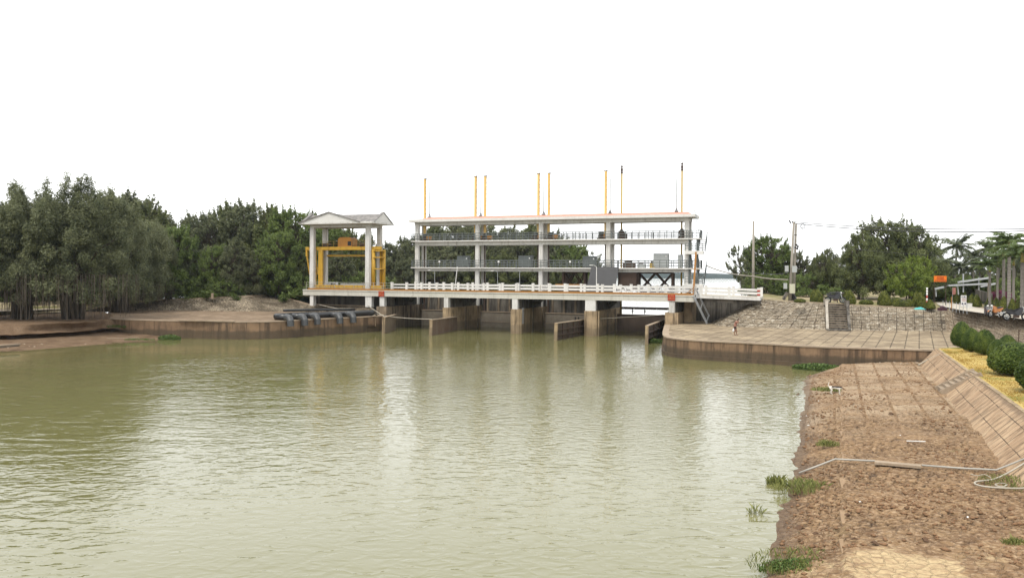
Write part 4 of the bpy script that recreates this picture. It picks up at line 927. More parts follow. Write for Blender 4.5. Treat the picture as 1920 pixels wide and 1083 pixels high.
for px in (1292.5, 1308): sc_ = BT(px, 500, TF + .1)[0]; MB(B).bx(sc_ - .13, sc_ + .13, TF - .25, TF + .05, ZD - .3, F2 - .15).build('steel_column', STEEL, t)
s, z0 = BT(1315, 440, TF); s2, z1 = BT(1301.5, 391, TF)
mb = MB(B)
for dx in (0, .42): mb.beam((s + dx * .6 - .1, TF - .4, F2), (s2 + dx * .3, TF - .4, z1), .07, .07)
for k in range(12): f = k / 12; a = lerp(s - .1, s2, f); mb.beam((a, TF - .4, lerp(F2, z1, f)), (a + lerp(.25, .13, f), TF - .4, lerp(F2, z1, f)), .04, .04)
tag(mb.build('roof_ladder', GALV), 'leaning grey ladder rising past the right end of the gallery roof', 'ladder')
s, z1 = BT(1305, 472, 1.1); s0 = BT(1300, 545, 1.1)[0]
t = thing('orange_post', 'tall slanting orange steel post at the right end of the deck', 'post', B(s0, 1.1, ZD))
MB(B).beam((s0, 1.1, ZD), (s, 1.1, z1), .2, .2).build('post', RUST, t); MB(B).beam((s0 - .22, 1.1, ZD + 3.0), (s0 + .55, 1.1, ZD + 3.0), .08, .08).build('cross_arm', RUST, t); MB(B).beam((s0 - .9, 1.1, ZD + .06), (s0 + .1, 1.1, ZD + .9), .1, .1).build('brace', RUST, t)
# aluminium stair down to the platform
p0, p1 = B(SR - .1, .15, ZD - .05), P(1326, 607, ZP)
t = thing('aluminium_stair', 'steep silver aluminium stair from the deck end down to the paved platform', 'stair', p1)
dv = (p1 - p0); sd = ET * .38
mb = MB()
for k in (-1, 1): mb.beam(p0 + sd * k, p1 + sd * k, .07, .16)
mb.build('stringer', GALV, t); mb = MB()
for k in range(13): c = p0.lerp(p1, (k + .5) / 13); mb.beam(c - sd, c + sd, .2, .04)
mb.build('tread', GALV, t); mb = MB()
for k in (-1, 1):
    mb.beam(p0 + sd * k + Vector((.25, 0, .85)), p1 + sd * k + Vector((.25, 0, .9)), .05, .05)
    for f in (.15, .5, .95): c = p0.lerp(p1, f) + sd * k; mb.beam(c, c + Vector((.25, 0, .87)), .04, .04)
mb.build('handrail', GALV, t)

# signs
FONT_DEPTH = .012
def text(body, size, mat, name='lettering', depth=FONT_DEPTH):
    cu = bpy.data.curves.new('t', 'FONT'); cu.body = body; cu.size = size; cu.align_x = 'CENTER'; cu.align_y = 'CENTER'; cu.extrude = depth
    o = bpy.data.objects.new('t', cu); COL.objects.link(o); dg = bpy.context.evaluated_depsgraph_get()
    me = bpy.data.meshes.new_from_object(o.evaluated_get(dg)); bpy.data.objects.remove(o); bpy.data.curves.remove(cu)
    me.name = name; me.materials.clear(); me.materials.append(mat); return me
def put_text(body, size, mat, parent, loc, rot=-TH, bold=1.0):
    o = link('lettering', text(body, size, mat), parent); o.location = Vector(loc) - parent.location; o.rotation_euler = (R(90), 0, rot); o.scale = (bold, 1, 1); return o
for px, lab, top in ((715, 'small red sign with pale lettering on the deck edge beside the tower', 'CẤM'), (1259, 'small red sign with pale lettering at the right end of the deck', 'CẤM')):
    s, z_ = BT(px, 550.5 if px < 800 else 557.5, .2); t = thing('warning_sign', lab, 'sign', B(s, .2, z_ - .4), 0, 'red signs on the deck girder')
    MB(B).bx(s - .43, s + .43, .17, .2, z_ - .36, z_ + .36).build('board', REDS, t)
    put_text(top, .26, SIGNY, t, B(s, .16, z_ + .19)); put_text('BƠI LỘI', .22, SIGNY, t, B(s, .16, z_ - .12))
for px, w_, tx, lab in ((1159, 12.2, '6m', 'white sign reading 6m hung on the near white railing'), (1175.5, 11.6, '1.5m', 'white sign reading 1.5m hung on the near white railing')):
    s, z_ = BT(px, 543.2, 1.2); w2 = w_ / 1500 * 97 / 2; t = thing('distance_sign', lab, 'sign', B(s, 1.25, z_ - .3), 0, 'white signs on the railing')
    MB(B).bx(s - w2, s + w2, 1.24, 1.28, z_ - .26, z_ + .27).build('board', SIGNW, t); put_text(tx, .42, SIGNBK, t, B(s, 1.22, z_ + .02))
    for dx in (-.2, .2): MB(B).beam((s + dx, 1.30, z_ + .2), (s + dx, 1.30, z_ + .45), .03, .03).build('bracket', GALV, t)

# ---------------------------------------------------------------- the tower over the parked crane
sl, sr = BT(583.8, 500, .95)[0], BT(688, 500, .95)[0]; TRr = 4.3; CE = 13.75
t = thing('crane_shelter', 'white four-column shelter with small gables standing over the yellow gantry crane', 'building', B((sl + sr) / 2, 2.6, ZD))
for s in (sl, sr):
    for tt in (1.25, TRr): MB(B).bx(s - .32, s + .32, tt - .3, tt + .3, ZD - .02, CE + .01).build('column', WHITE, t, bevel=.05)
mb = MB(B)
for tt in (1.25, TRr): mb.bx(sl - .3, sr + .3, tt - .24, tt + .24, CE - .35 + .36, CE + .42)
for s in (sl, sr): mb.bx(s - .24, s + .24, 1.49, TRr - .24, CE + .01, CE + .41)
mb.build('ring_beam', WHITE, t)
x0, x1, y0, y1 = sl - 1.35, sr + 1.5, -.2, TRr + 1.4; ez = CE + .42
MB(B).bx(x0, x1, y0, y1, ez, ez + .24).build('eaves_slab', WHITE, t)
GREYT = M('grey_roof_tile'); _w = GREYT.n('TexWave', {'Vector': GREYT.map(GREYT.pos(), (1, 1, 1), (0, 0, TH)), 'Scale': 2.0}, bands_direction='X').outputs[0]
GREYT = GREYT.out(GREYT.mix(GREYT.ramp(GREYT.noise(1.5, detail=6), .35, .7), (.22, .21, .2), (.34, .32, .3)), .8, GREYT.bump(_w, .05), .2)
rz = ez + .24; ap = rz + 1.25; cx, cy = (x0 + x1) / 2 - .5, (y0 + y1) / 2
mb = MB(B)
fx0, fx1 = x0 + .3, x1 - 2.2; cx = (fx0 + fx1) / 2
mb.add([(fx0, y0 + .12, rz), (fx1, y0 + .12, rz), (cx, y0 + .12, ap), (fx0, y1 - .12, rz), (fx1, y1 - .12, rz), (cx, y1 - .12, ap)], [[0, 3, 5, 2], [2, 5, 4, 1]])
mb.add([(x0 + .2, y0 + .9, rz), (x0 + .2, y1 - .9, rz), (x0 + .2, cy, ap - .05), (x1 - .2, y0 + .9, rz), (x1 - .2, y1 - .9, rz), (x1 - .2, cy, ap - .05)], [[0, 2, 5, 3], [2, 1, 4, 5]])
mb.build('tile_roof', GREYT, t)
mb = MB(B)
for yy in (y0 + .02, y1 - .22): mb.add([(fx0 - .1, yy, rz), (fx1 + .1, yy, rz), (cx, yy, ap + .05), (fx0 - .1, yy + .2, rz), (fx1 + .1, yy + .2, rz), (cx, yy + .2, ap + .05)], [[0, 1, 2], [5, 4, 3], [0, 2, 5, 3], [2, 1, 4, 5], [0, 3, 4, 1]])
mb.build('gable', WHITER, t)
for xx in (x0 + .02, x1 - .24):
    mb = MB(B); mb.add([(xx, y0 + .6, rz), (xx, y1 - .6, rz), (xx, cy, ap + .1), (xx + .22, y0 + .6, rz), (xx + .22, y1 - .6, rz), (xx + .22, cy, ap + .1)], [[0, 1, 2], [5, 4, 3], [0, 2, 5, 3], [2, 1, 4, 5], [0, 3, 4, 1]])
    mb.build('gable', WHITER if xx > cx else GREYT, t)
for yy in (y0 + .0, y1 - .2):
    for xa in (fx0 - .25, fx1 + .25): MB(B).beam((xa, yy, rz - .02), (cx, yy, ap + .13), .3, .10).build('verge_trim', GREYT, t)
for xx in (x0 + .1, x1 - .1):
    for ya in (y0 + .4, y1 - .4): MB(B).beam((xx, ya, rz - .02), (xx, cy, ap + .17), .34, .10).build('verge_trim', GREYT, t)
# the gantry crane
cg = thing('gantry_crane', 'yellow gantry crane parked inside the white shelter, orange motor house on top', 'crane', B((sl + sr) / 2, 2.6, ZD + .2))
def S(px, t_): return BT(px, 500, t_)[0]
def Zb(py, t_, px=640): return BT(px, py, t_)[1]
zt, zb2 = Zb(462.5, 1.9), Zb(468.5, 1.9)
for tt in (1.9, 3.7): MB(B).bx(S(574, tt), S(715, tt), tt - .18, tt + .18, zb2, zt).build('main_girder', YELLOW, cg)
MB(B).bx(S(610, 2.8), S(700, 2.8), 3.1, 3.35, Zb(481, 3.2), Zb(477.5, 3.2)).build('lifting_beam', YELLOW, cg)
mb = MB(B)
for tt in (1.9, 3.7):
    for k, px in enumerate((591.5, 601.5)):
        s = S(px, tt); mb.bx(s - (.10, .34)[k], s + (.10, .34)[k], tt - .14, tt + .14, ZD + .3, zb2 - .003)
mb.build('leg', YELLOW, cg)
mb = MB(B)
mb.beam((S(592, 1.9), 1.9, zb2 - 1.6), (S(600, 1.9), 1.9, ZD + 1.2), .14, .12); mb.beam((S(592, 1.9), 1.9, zb2 - 3.4), (S(598, 1.9), 1.9, zb2 - 3.2), .14, .12); mb.beam((S(592, 1.9), 1.9, ZD + 2.6), (S(601, 1.9), 1.9, zb2 - 2.2), .12, .1)
mb.build('brace', YELLOW, cg)
mb = MB(B); s = S(575.5, 1.9); mb.bx(s - .12, s + .12, 1.75, 2.05, zb2 - .9, zb2 - .003); mb.beam((s, 1.9, zb2 - .8), (S(581, 1.9), 1.9, zb2 - 3.4), .16, .16); mb.beam((S(581, 1.9), 1.9, zb2 - 3.4), (S(590, 1.9), 1.9, zb2 - 3.4), .14, .14); mb.build('outrigger', YELLOW, cg)
for px, rr in ((699.8, .30), (706.8, .16), (712.3, .27)):
    MB().tube([B(S(px, 1.9), 1.9 if px < 705 else 2.9, ZD + .25), B(S(px, 1.9), 1.9 if px < 705 else 2.9, zb2)], rr, 12).build('leg', YELLOW, cg, smooth=True)
for f in (.05, .5, .80, .97): z_ = lerp(ZD + .3, zb2, f); MB(B).bx(S(695.5, 1.9), S(715.5, 1.9), 1.62, 3.0, z_ - .07, z_ + .07).build('leg_band', YELLOW, cg)
mb = MB(B)
for tt in (1.55, 4.0): mb.bx(S(589, tt), S(716, tt), tt - .2, tt + .2, ZD + .2, ZD + .62)
for k in range(12): s = lerp(S(592, 1.55), S(690, 1.55), k / 11); mb.bx(s - .05, s + .05, 1.28, 1.347, ZD + .2, ZD + .62)
mb.build('base_beam', YELLOW, cg)
s0, s1, z0, z1 = S(637, 2.4), S(662.5, 2.4), zt, Zb(445, 2.4)
mb = MB(B); hh = (z1 - z0)
prof = [(s0, z0), (s1, z0), (s1, z0 + hh * .75), (s1 - .12, z0 + hh * .9), (s1 - .4, z1), (s0 + .4, z1), (s0 + .12, z0 + hh * .9), (s0, z0 + hh * .75)]
mb.add([(a, 1.9, b) for a, b in prof] + [(a, 3.4, b) for a, b in prof], [list(range(8)), list(range(15, 7, -1))] + [[i, 8 + i, 8 + (i + 1) % 8, (i + 1) % 8] for i in range(8)])
hs = mb.build('motor_house', ORANGE, cg); MB(B).bx(s1 - .62, s1 - .06, 1.885, 1.897, z0 + .15, z0 + .75).build('vent', BLACKM, cg)
mb = MB(B); steel_rail(mb, [(S(604, 2), 2.0, zt), (S(636, 2), 2.0, zt)], .75, 2, .8, .02); steel_rail(mb, [(S(663, 2), 2.0, zt), (S(714, 2), 2.0, zt)], .85, 2, .8, .02); mb.build('walkway_rail', OLIVE, cg)
MB(B).bx(S(606, 2.5), S(612, 2.5), 2.2, 2.8, zt, zt + .5).build('gearbox', DARKST, cg)
for px in (615.5, 678): MB(B).tube([(S(px, 2.5), 2.0, zt + .3), (S(px, 2.5), 3.0, zt + .3)], .27, 10).build('sheave', DARKST, cg)
mb = MB(B)
for px in (620, 678): mb.beam((S(px, 3.2), 3.2, zt), (S(px, 3.2), 3.2, Zb(478, 3.2)), .05, .05)
mb.build('hoist_cable', BLACKM, cg)
s = S(624, 5.6); t = thing('white_cabinet', 'white box with two dark fans on the deck behind the gantry crane', 'cabinet', B(s, 5.6, ZD))
MB(B).bx(s - .75, s + .75, 5.3, 5.9, ZD + .35, ZD + .98).build('body', SIGNW, t, bevel=.03); MB(B).bx(s - .65, s + .65, 5.35, 5.85, ZD - .01, ZD + .347).build('stand', GALV, t)
mb = MB(B)
for dx in (.05, .48): mb.tube([(s + dx, 5.297, ZD + .66), (s + dx, 5.27, ZD + .66)], .17, 14)
mb.build('fan', BLACKM, t)
# road slabs behind the tower: low white wall
tag(MB(B).bx(S(640, 6.6), S(692, 6.6), 6.4, 6.62, ZD - .01, ZD + .8).build('parapet', WHITER), 'low white parapet wall behind the gantry crane', 'wall')

# ================================================================== plants
def leaf_quads(rng, Pn, Nn, L, W, droop=0.0):
    n = len(Pn); L = L * rng.uniform(.7, 1.3, n)[:, None]; W = W * rng.uniform(.7, 1.3, n)[:, None]
    Nn = Nn / np.linalg.norm(Nn, axis=1, keepdims=True); r = rng.normal(size=(n, 3)); r[:, 2] -= droop
    a = np.cross(Nn, np.cross(r, Nn)); a /= np.linalg.norm(a, axis=1, keepdims=True) + 1e-9; b = np.cross(Nn, a)
    V = np.stack([Pn - a * L / 2, Pn + b * W / 2 - a * L * .05, Pn + a * L / 2, Pn - b * W / 2 - a * L * .05], 1).reshape(-1, 3)
    return V
def cloud(rng, C, Rd, n, L, W, droop=0.0, upb=.5, shell=2.4, clump_var=.3):
    C = np.asarray(C); Rd = np.asarray(Rd); w_ = (Rd.prod(1)) ** .75; idx = rng.choice(len(C), n, p=w_ / w_.sum())
    d = rng.normal(size=(n, 3)); d /= np.linalg.norm(d, axis=1, keepdims=True); r = rng.rand(n) ** (1 / shell)
    Pn = C[idx] + d * r[:, None] * Rd[idx]; Nn = rng.normal(size=(n, 3)) * .6 + d * .7 + np.array([0, 0, upb])
    V = leaf_quads(rng, Pn, Nn, L, W, droop); ct = rng.normal(0, clump_var, len(C))
    t = np.clip(.5 + ct[idx] * .6 + rng.normal(0, .18, n), 0, 1)
    return V, np.repeat(t, 4)
def quads(V): return np.arange(len(V), dtype=np.int32).reshape(-1, 4)
def envelope(kind, h):
    if kind == 'round': return math.sqrt(max(0, 1 - (2 * h - 1) ** 2)) * .95 + .08
    if kind == 'tall': return (math.sin(math.pi * min(1, h * .9 + .12)) ** .7) * .9 + .1
    if kind == 'dome': return math.sqrt(max(0, 1 - (h * .98) ** 2.2)) + .05
    return 1
def tree_proto(name, seed, Ht, Rc, base, nclump, nleaf, L, W, kind='round', mat=LEAF, stems=1, cr=(.10, .17), gap=1.0, upb=.5, droop=.0, trunk_r=.2, spread=.5, shoots=.5):
    rng = np.random.RandomState(seed); t = thing(name, None, None); C = []; Rd = []; tips = []
    for _ in range(nclump):
        h = rng.rand() ** .85; e = envelope(kind, h) * Rc; a = rng.rand() * 6.283; r = e * (rng.rand() ** .45) * gap
        s = rng.uniform(*cr) * Ht * (.65 + .6 * (1 - h)); C.append((r * math.cos(a), r * math.sin(a), base + h * (Ht - base) * (1 - .3 * s / Ht))); Rd.append((s, s, s * rng.uniform(.8, 1.25)))
    for _ in range(int(nclump * shoots)):                        # loose shoots breaking the outline
        h = rng.uniform(.45, 1); a = rng.rand() * 6.283; e = envelope(kind, h) * Rc * rng.uniform(.9, 1.12); s = rng.uniform(.35, .7) * cr[1] * Ht * .6; up_ = rng.uniform(.98, 1.10)
        for q in range(4): C.append((e * math.cos(a) * (1 - .05 * q), e * math.sin(a) * (1 - .05 * q), base + h * (Ht - base) * up_ + s * (1.6 - 1.1 * q))); Rd.append((s * (.45 + .25 * q),) * 2 + (s * 1.1,))
    nclump = len(C)
    V, tt = cloud(rng, C, Rd, nleaf, L, W, droop, upb, 1.7)
    ct = link('crown', np_mesh('crown', V, quads(V), mat, tt), t)
    mb = MB(); st = []
    for k in range(stems):
        a = rng.rand() * 6.283; x0, y0 = (0, 0) if stems == 1 else (rng.uniform(-.5, .5), rng.uniform(-.5, .5)); top = base + (Ht - base) * rng.uniform(.5, .75)
        dx, dy = rng.uniform(-1, 1, 2) * Rc * spread * (.3 if stems == 1 else .7); rr = trunk_r * (1 if stems == 1 else rng.uniform(.5, .9))
        pts = [(x0, y0, -.3), (x0 + dx * .12 + rng.normal(0, .08), y0 + dy * .12, top * .3), (x0 + dx * .45 + rng.normal(0, .1), y0 + dy * .45, top * .65), (x0 + dx, y0 + dy, top)]
        pts = smooth_path(pts, 3); st.append(pts); mb.tube(pts, list(np.linspace(rr, rr * .35, len(pts))), 7)
    for i in rng.permutation(nclump)[:max(10, nclump // 2)]:
        pts = st[rng.randint(stems)]; c = Vector(C[i]); k = min(range(2, len(pts)), key=lambda q: abs(pts[q].z - c.z * .72)); a = pts[k]; m = a.lerp(c, .55) - Vector((0, 0, .06 * (c - a).length))
        mb.tube([a, m, c], [trunk_r * .32, trunk_r * .2, trunk_r * .08], 5, cap=False)
    mb.build('trunk', BARK, t, smooth=True, local=True); t['Ht'] = Ht
    return t
random.seed(4)
PB = [tree_proto('broadleaf_tree', 11, 12, 4.0, 2.2, 110, 24000, .38, .15, 'tall', LEAF, 3, (.045, .09), trunk_r=.2),
      tree_proto('broadleaf_tree', 23, 12, 4.6, 1.6, 130, 27000, .38, .15, 'round', LEAFB, 4, (.045, .085), trunk_r=.18),
      tree_proto('broadleaf_tree', 35, 12, 3.6, 2.8, 90, 15000, .36, .14, 'tall', LEAFB, 2, (.035, .075), trunk_r=.18),
      tree_proto('broadleaf_tree', 47, 12, 4.4, 2.0, 120, 22000, .38, .15, 'round', LEAFM, 3, (.045, .085), trunk_r=.18)]
PS = tree_proto('slender_tree', 58, 10, 3.0, 3.6, 34, 2400, .40, .18, 'tall', LEAFB, 1, (.03, .06), trunk_r=.14, spread=.8)
PBIG = [tree_proto('broad_tree', 71, 10, 4.8, 1.2, 200, 42000, .30, .13, 'dome', LEAF, 3, (.05, .10), trunk_r=.3, shoots=.12), tree_proto('broad_tree', 83, 10, 4.4, 1.4, 180, 36000, .30, .13, 'round', LEAF, 3, (.05, .10), trunk_r=.28, shoots=.12)]
PGR = tree_proto('fresh_green_tree', 91, 7, 4.0, 1.6, 100, 17000, .27, .14, 'round', LEAFG, 4, (.05, .10), trunk_r=.12, shoots=.2)
PSH = tree_proto('leafy_shrub', 101, 3, 2.6, .1, 60, 7000, .22, .10, 'dome', LEAFM, 3, (.10, .18), trunk_r=.06)
def put(proto, px, ytop, D, zb, label, group=None, wscale=1.0, rot=None, cat='tree', py=None):
    p = PD(px, HY + RHO * (px - 960), D); zt = PD(px, ytop, D).z; k = (zt - zb) / proto['Ht']
    return place(proto, (p.x, p.y, zb), random.uniform(0, 6.28) if rot is None else rot, (k * wscale, k * wscale, k), label, cat, group)
# wood along the left dike
G1 = 'trees of the wood behind the left-hand dike'
fl = [(292, 406, 128, 0, 1.1, 'dark tree of the left wood next to the big hanging-rooted trees'), (326, 428, 122, 3, .95, 'lighter green tree left of the gap in the left wood'), (352, 410, 136, 2, .75, 'slim tree rising alone in the gap of the left wood'),
      (392, 404, 132, 1, 1.0, 'dark tree right of the gap in the left wood'), (430, 391, 137, 0, 1.1, 'tall dark tree in the middle of the left wood, highest but one'), (474, 387, 134, 1, 1.0, 'tallest tree of the left wood, with a pointed top'), (512, 396, 131, 0, 1.0, 'tall dark tree right of the tallest in the left wood'),
      (546, 398, 129, 3, .95, 'dark tree of the left wood just left of the white shelter'), (575, 408, 133, 1, 1.0, 'tree of the left wood partly hidden by the left column of the shelter'), (612, 424, 128, 3, .9, 'greener tree seen inside the shelter above the orange motor house'), (650, 434, 134, 0, .95, 'tree seen through the right half of the shelter'),
      (686, 440, 138, 2, .9, 'thin tree behind the right column of the shelter'), (405, 462, 122, 3, .85, 'short yellowish green tree in front of the left wood'), (442, 452, 121, 2, .95, 'short yellow-tipped tree beside the yellowish one in the left wood'), (523, 436, 122, 3, .9, 'small fresh green tree in front of the tall ones left of the shelter'), (372, 470, 124, 1, .9, 'low dark tree under the gap in the left wood'),
      (480, 470, 122, 1, 1.0, 'low grey-green tree before the tallest of the left wood'), (562, 470, 124, 0, 1.0, 'low dark tree beside the outrigger of the yellow crane'), (630, 475, 124, 1, 1.1, 'low dark tree seen under the main girder of the yellow crane'), (300, 455, 121, 1, 1.0, 'low tree at the left end of the wood, over the pale road'),
      (250, 380, 134, 1, 1.2, 'grey-green tree peering over the right shoulder of the hanging-rooted trees'), (200, 372, 138, 0, 1.2, 'tree of the wood behind the middle of the hanging-rooted trees'), (90, 385, 138, 1, 1.2, 'tree of the wood behind the left hanging-rooted trees'), (10, 392, 136, 0, 1.2, 'tree of the wood at the left edge of the picture'), (-90, 390, 134, 3, 1.2, 'tree of the left wood outside the left edge'),
      (675, 476, 130, 0, 1.0, 'low dark tree between the right columns of the shelter')]
for px, yt, D, k, ws, lab in fl: put(PB[k], px, yt, D, 3.1, lab, G1, ws)
# wood on the spit behind the gallery
random.seed(12)
for i, px in enumerate((288, 318, 345, 372, 398, 420, 447, 470, 497, 522, 548, 572, 600, 632, 662, 690)):
    put(PSH, px, 520 + random.uniform(-8, 10), 121 + random.uniform(-2, 6), 3.2, 'dark undergrowth bush at the foot of the wood behind the left dike', 'undergrowth of the left wood', 1.3, cat='shrub')
G2 = 'trees on the spit behind the gallery'
fg = [(727, 458, 166, 2, 1.1, 'thin-crowned tree on the spit between the shelter and the gallery'), (752, 452, 170, 1, 1.2, 'grey-green tree of the spit left of the gallery columns'), (777, 448, 168, 2, 1.1, 'tree of the spit touching the leftmost gallery column'), (815, 424, 176, 0, 1.0, 'tree behind the left half of the first gallery bay'), (848, 423, 172, 1, 1.0, 'tree behind the middle of the first gallery bay'),
      (880, 425, 178, 0, 1.0, 'tree behind the control cabinet of the first gallery bay'), (918, 424, 174, 1, 1.0, 'tree behind the left of the second gallery bay'), (952, 429, 170, 2, 1.1, 'tree behind the middle of the second gallery bay'), (996, 424, 176, 0, .9, 'tree behind the cabinet of the second gallery bay'), (972, 440, 168, 1, 1.1, 'lower tree in the second gallery bay, under the upper rail'),
      (1030, 440, 172, 1, .95, 'tree just right of the middle gallery column'), (1062, 453, 170, 3, 1.0, 'greener tree in the left of the third gallery bay'), (1090, 464, 174, 1, .9, 'last tree of the spit beside the dark grey cabinet'), (830, 470, 164, 1, 1.2, 'low tree filling the foot of the first gallery bay'), (900, 470, 164, 0, 1.2, 'low dark tree behind the second gallery column'), (1000, 472, 166, 0, 1.2, 'low dark tree behind the middle gallery column'), (1060, 486, 164, 0, 1.1, 'low dark tree above the brown stoplog'), (945, 476, 163, 0, 1.2, 'low dark tree at the foot of the second gallery bay'), (765, 488, 164, 1, 1.1, 'low tree with leaning stem left of the gallery foot')]
for px, yt, D, k, ws, lab in fg: put(PB[k], px, yt, D, .9, lab, G2, ws)
# big trees with hanging roots on the left bank
def rooted(seed, hangs):
    rng = np.random.RandomState(seed); t = thing('hanging_root_tree', None, None); C = []; Rd = []
    for _ in range(330):
        h = rng.rand() ** .9; e = 6.6 * (envelope('dome', h) if h > .15 else .75 + h); a = rng.rand() * 6.283; r = e * rng.rand() ** .45
        s = rng.uniform(.35, .95); C.append((r * math.cos(a), r * math.sin(a), 2.6 + h * 10.2)); Rd.append((s, s, s * 1.25))
    for _ in range(75):
        a = rng.rand() * 6.283; r = 6.8 * rng.rand() ** .5; s = rng.uniform(.5, .95); z0 = 16.4 - .075 * r * r - rng.uniform(0, 2.6)
        for q in range(3): C.append((r * math.cos(a) + .3 * q, r * math.sin(a), z0 - q * .9)); Rd.append((s * (.6 + .3 * q),) * 2 + (s * 1.1,))
    V, tt = cloud(rng, C, Rd, 95000, .32, .095, .6, .35, 1.7, .3); link('crown', np_mesh('crown', V, quads(V), LEAFB, tt), t)
    mb = MB()
    for k in range(46):
        a = rng.rand() * 6.283; r = 1.15 * rng.rand() ** .5; b = rng.normal(0, .35, 2)
        mb.tube([(r * math.cos(a), r * math.sin(a) * .8, -.2), (r * math.cos(a) + b[0] * .4, r * math.sin(a) + b[1] * .4, 2.5), (r * math.cos(a) * 1.6 + b[0], r * math.sin(a) * 1.6 + b[1], 6.5)], [rng.uniform(.06, .2), .1, .06], 6)
    for k in range(16):
        a = rng.rand() * 6.283; c = C[rng.randint(60)]; mb.tube([(.4 * math.cos(a), .4 * math.sin(a), 4), (c[0] * .5, c[1] * .5, c[2] * .6 + 2), c], [.16, .1, .04], 5)
    mb.build('trunk', BARK, t, smooth=True, local=True); mb = MB()
    for k in range(hangs):
        a = rng.rand() * 6.283; r = 6.2 * rng.rand() ** .5; x, y = r * math.cos(a), r * math.sin(a); l = rng.uniform(1.2, 3.0) if rng.rand() < .8 else .2
        mb.tube([(x, y, 5.2), (x + rng.normal(0, .08), y, (5.2 + l) / 2), (x + rng.normal(0, .12), y, l)], .018, 4, cap=False)
    mb.build('hanging_root', BARK, t, local=True); t['Ht'] = 16.5
    return t
HR = rooted(5, 230)
q = P(40, 598, 2.0); place(HR, q, .3, (.95, .95, .93), 'huge dark tree with hanging roots, its bundle of stems nearest the left edge', 'tree', 'hanging-root trees on the left bank')
q = P(138, 598, 2.0); place(HR, q, 2.4, (1.12, 1.12, .99), 'huge dark tree with hanging roots, the second stem bundle beside the left platform', 'tree', 'hanging-root trees on the left bank')
q = P(-70, 598, 2.0); place(HR, q, 4.4, (.95, .95, .9), 'huge dark tree with hanging roots cut by the left edge', 'tree', 'hanging-root trees on the left bank')
put(PB[1], 228, 372, 130, 3.2, 'grey-green tree by the pale road right of the hanging-root trees', None, 1.25)
put(PB[0], 268, 392, 128, 3.2, 'dark tree at the roadside between the hanging-root trees and the wood', None, 1.15)
random.seed(5)
for px in range(-60, 300, 26):
    put(PSH, px + random.uniform(-6, 6), 525 + random.uniform(-10, 10), (111 if px < 130 else 127) + random.uniform(-3, 6), 2.6 if px < 130 else 3.1, 'dark undergrowth bush behind the hanging-root trees', 'undergrowth behind the hanging-root trees', 1.5, cat='shrub')
q = PD(225, 560, 108); place(HR, (q.x, q.y, 1.3), 1.2, (.92, .92, .94), 'dark hanging-root tree beside the pale road, right of the two big stem bundles', 'tree', 'hanging-root trees on the left bank')
q = PD(272, 560, 116); place(HR, (q.x, q.y, 1.6), 5.0, (.62, .62, .80), 'smaller hanging-root tree where the wood begins, over the end of the pale road', 'tree', 'hanging-root trees on the left bank')
# trees to the right of the sluice
G3 = 'trees by the utility poles'
put(PB[3], 1440, 446, 122, 4.4, 'tall green tree between the bare pole and the utility poles', G3, 1.15)
put(PB[1], 1408, 462, 124, 4.3, 'loose tree behind the bare concrete pole', G3, .62)
put(PB[3], 1462, 470, 124, 4.4, 'round tree just left of the utility poles', G3, .9)
put(PB[1], 1497, 474, 124, 4.4, 'tree right of the utility poles', G3, 1.1)
put(PSH, 1432, 515, 116, 4.3, 'bushy undergrowth left of the utility poles', 'shrubs by the utility poles', 1.2, cat='shrub')
put(PSH, 1462, 516, 118, 4.3, 'undergrowth directly behind the utility poles', 'shrubs by the utility poles', 1.2, cat='shrub')
put(PSH, 1507, 515, 112, 4.3, 'undergrowth right of the utility poles', 'shrubs by the utility poles', 1.2, cat='shrub')
o = put(PS, 1394, 461, 112, 3.4, 'thin sparse tree leaning left over the end of the approach span', None, .72, 2.0)
o.rotation_euler = (0, R(-9), 0)
put(PBIG[1], 1541, 479, 112, 4.3, 'dark round tree left of the great tree', 'trees around the great tree', .72)
put(PB[2], 1552, 468, 130, 4.3, 'lighter tree peering over the dark round tree', 'trees around the great tree', .9)
put(PBIG[0], 1612, 440, 108, 4.3, 'left dome of the great dark tree', 'great dark trees', .78)
put(PBIG[1], 1660, 416, 112, 4.3, 'topmost dome of the great dark trees', 'great dark trees', .98)
put(PBIG[0], 1712, 424, 110, 4.2, 'right dome of the great dark trees', 'great dark trees', .85, 1.0)
put(PGR, 1700, 492, 98, 4.0, 'fresh yellow-green tree before the great dark trees', 'fresh green trees', .9)
put(PGR, 1722, 480, 103, 4.0, 'fresh green tree against the orange billboard', 'fresh green trees', .62)
put(PSH, 1566, 540, 104, 4.3, 'pale green shrub behind the black motorbike', 'shrubs below the great tree', 1.2, cat='shrub')
put(PSH, 1772, 556, 110, 3.9, 'low yellowish shrub along the concrete road', 'shrubs along the road', 1.0, cat='shrub')
PMG = tree_proto('blossom_bush', 121, 2.6, 2.0, .2, 30, 5200, .2, .13, 'dome', MAGENTA, 3, (.14, .22), trunk_r=.05)
put(PMG, 1877, 545, 96, 3.8, 'magenta flowering bush among the royal palm trunks', None, .95, cat='bush')
for i, px in enumerate(range(1758, 1960, 17)):
    put(PSH, px, 528 + random.uniform(-6, 6), 108 + random.uniform(-2, 6), 3.9, 'dark undergrowth behind the metal roof shelter and palm trunks', 'undergrowth behind the shelter', 1.3, cat='shrub')
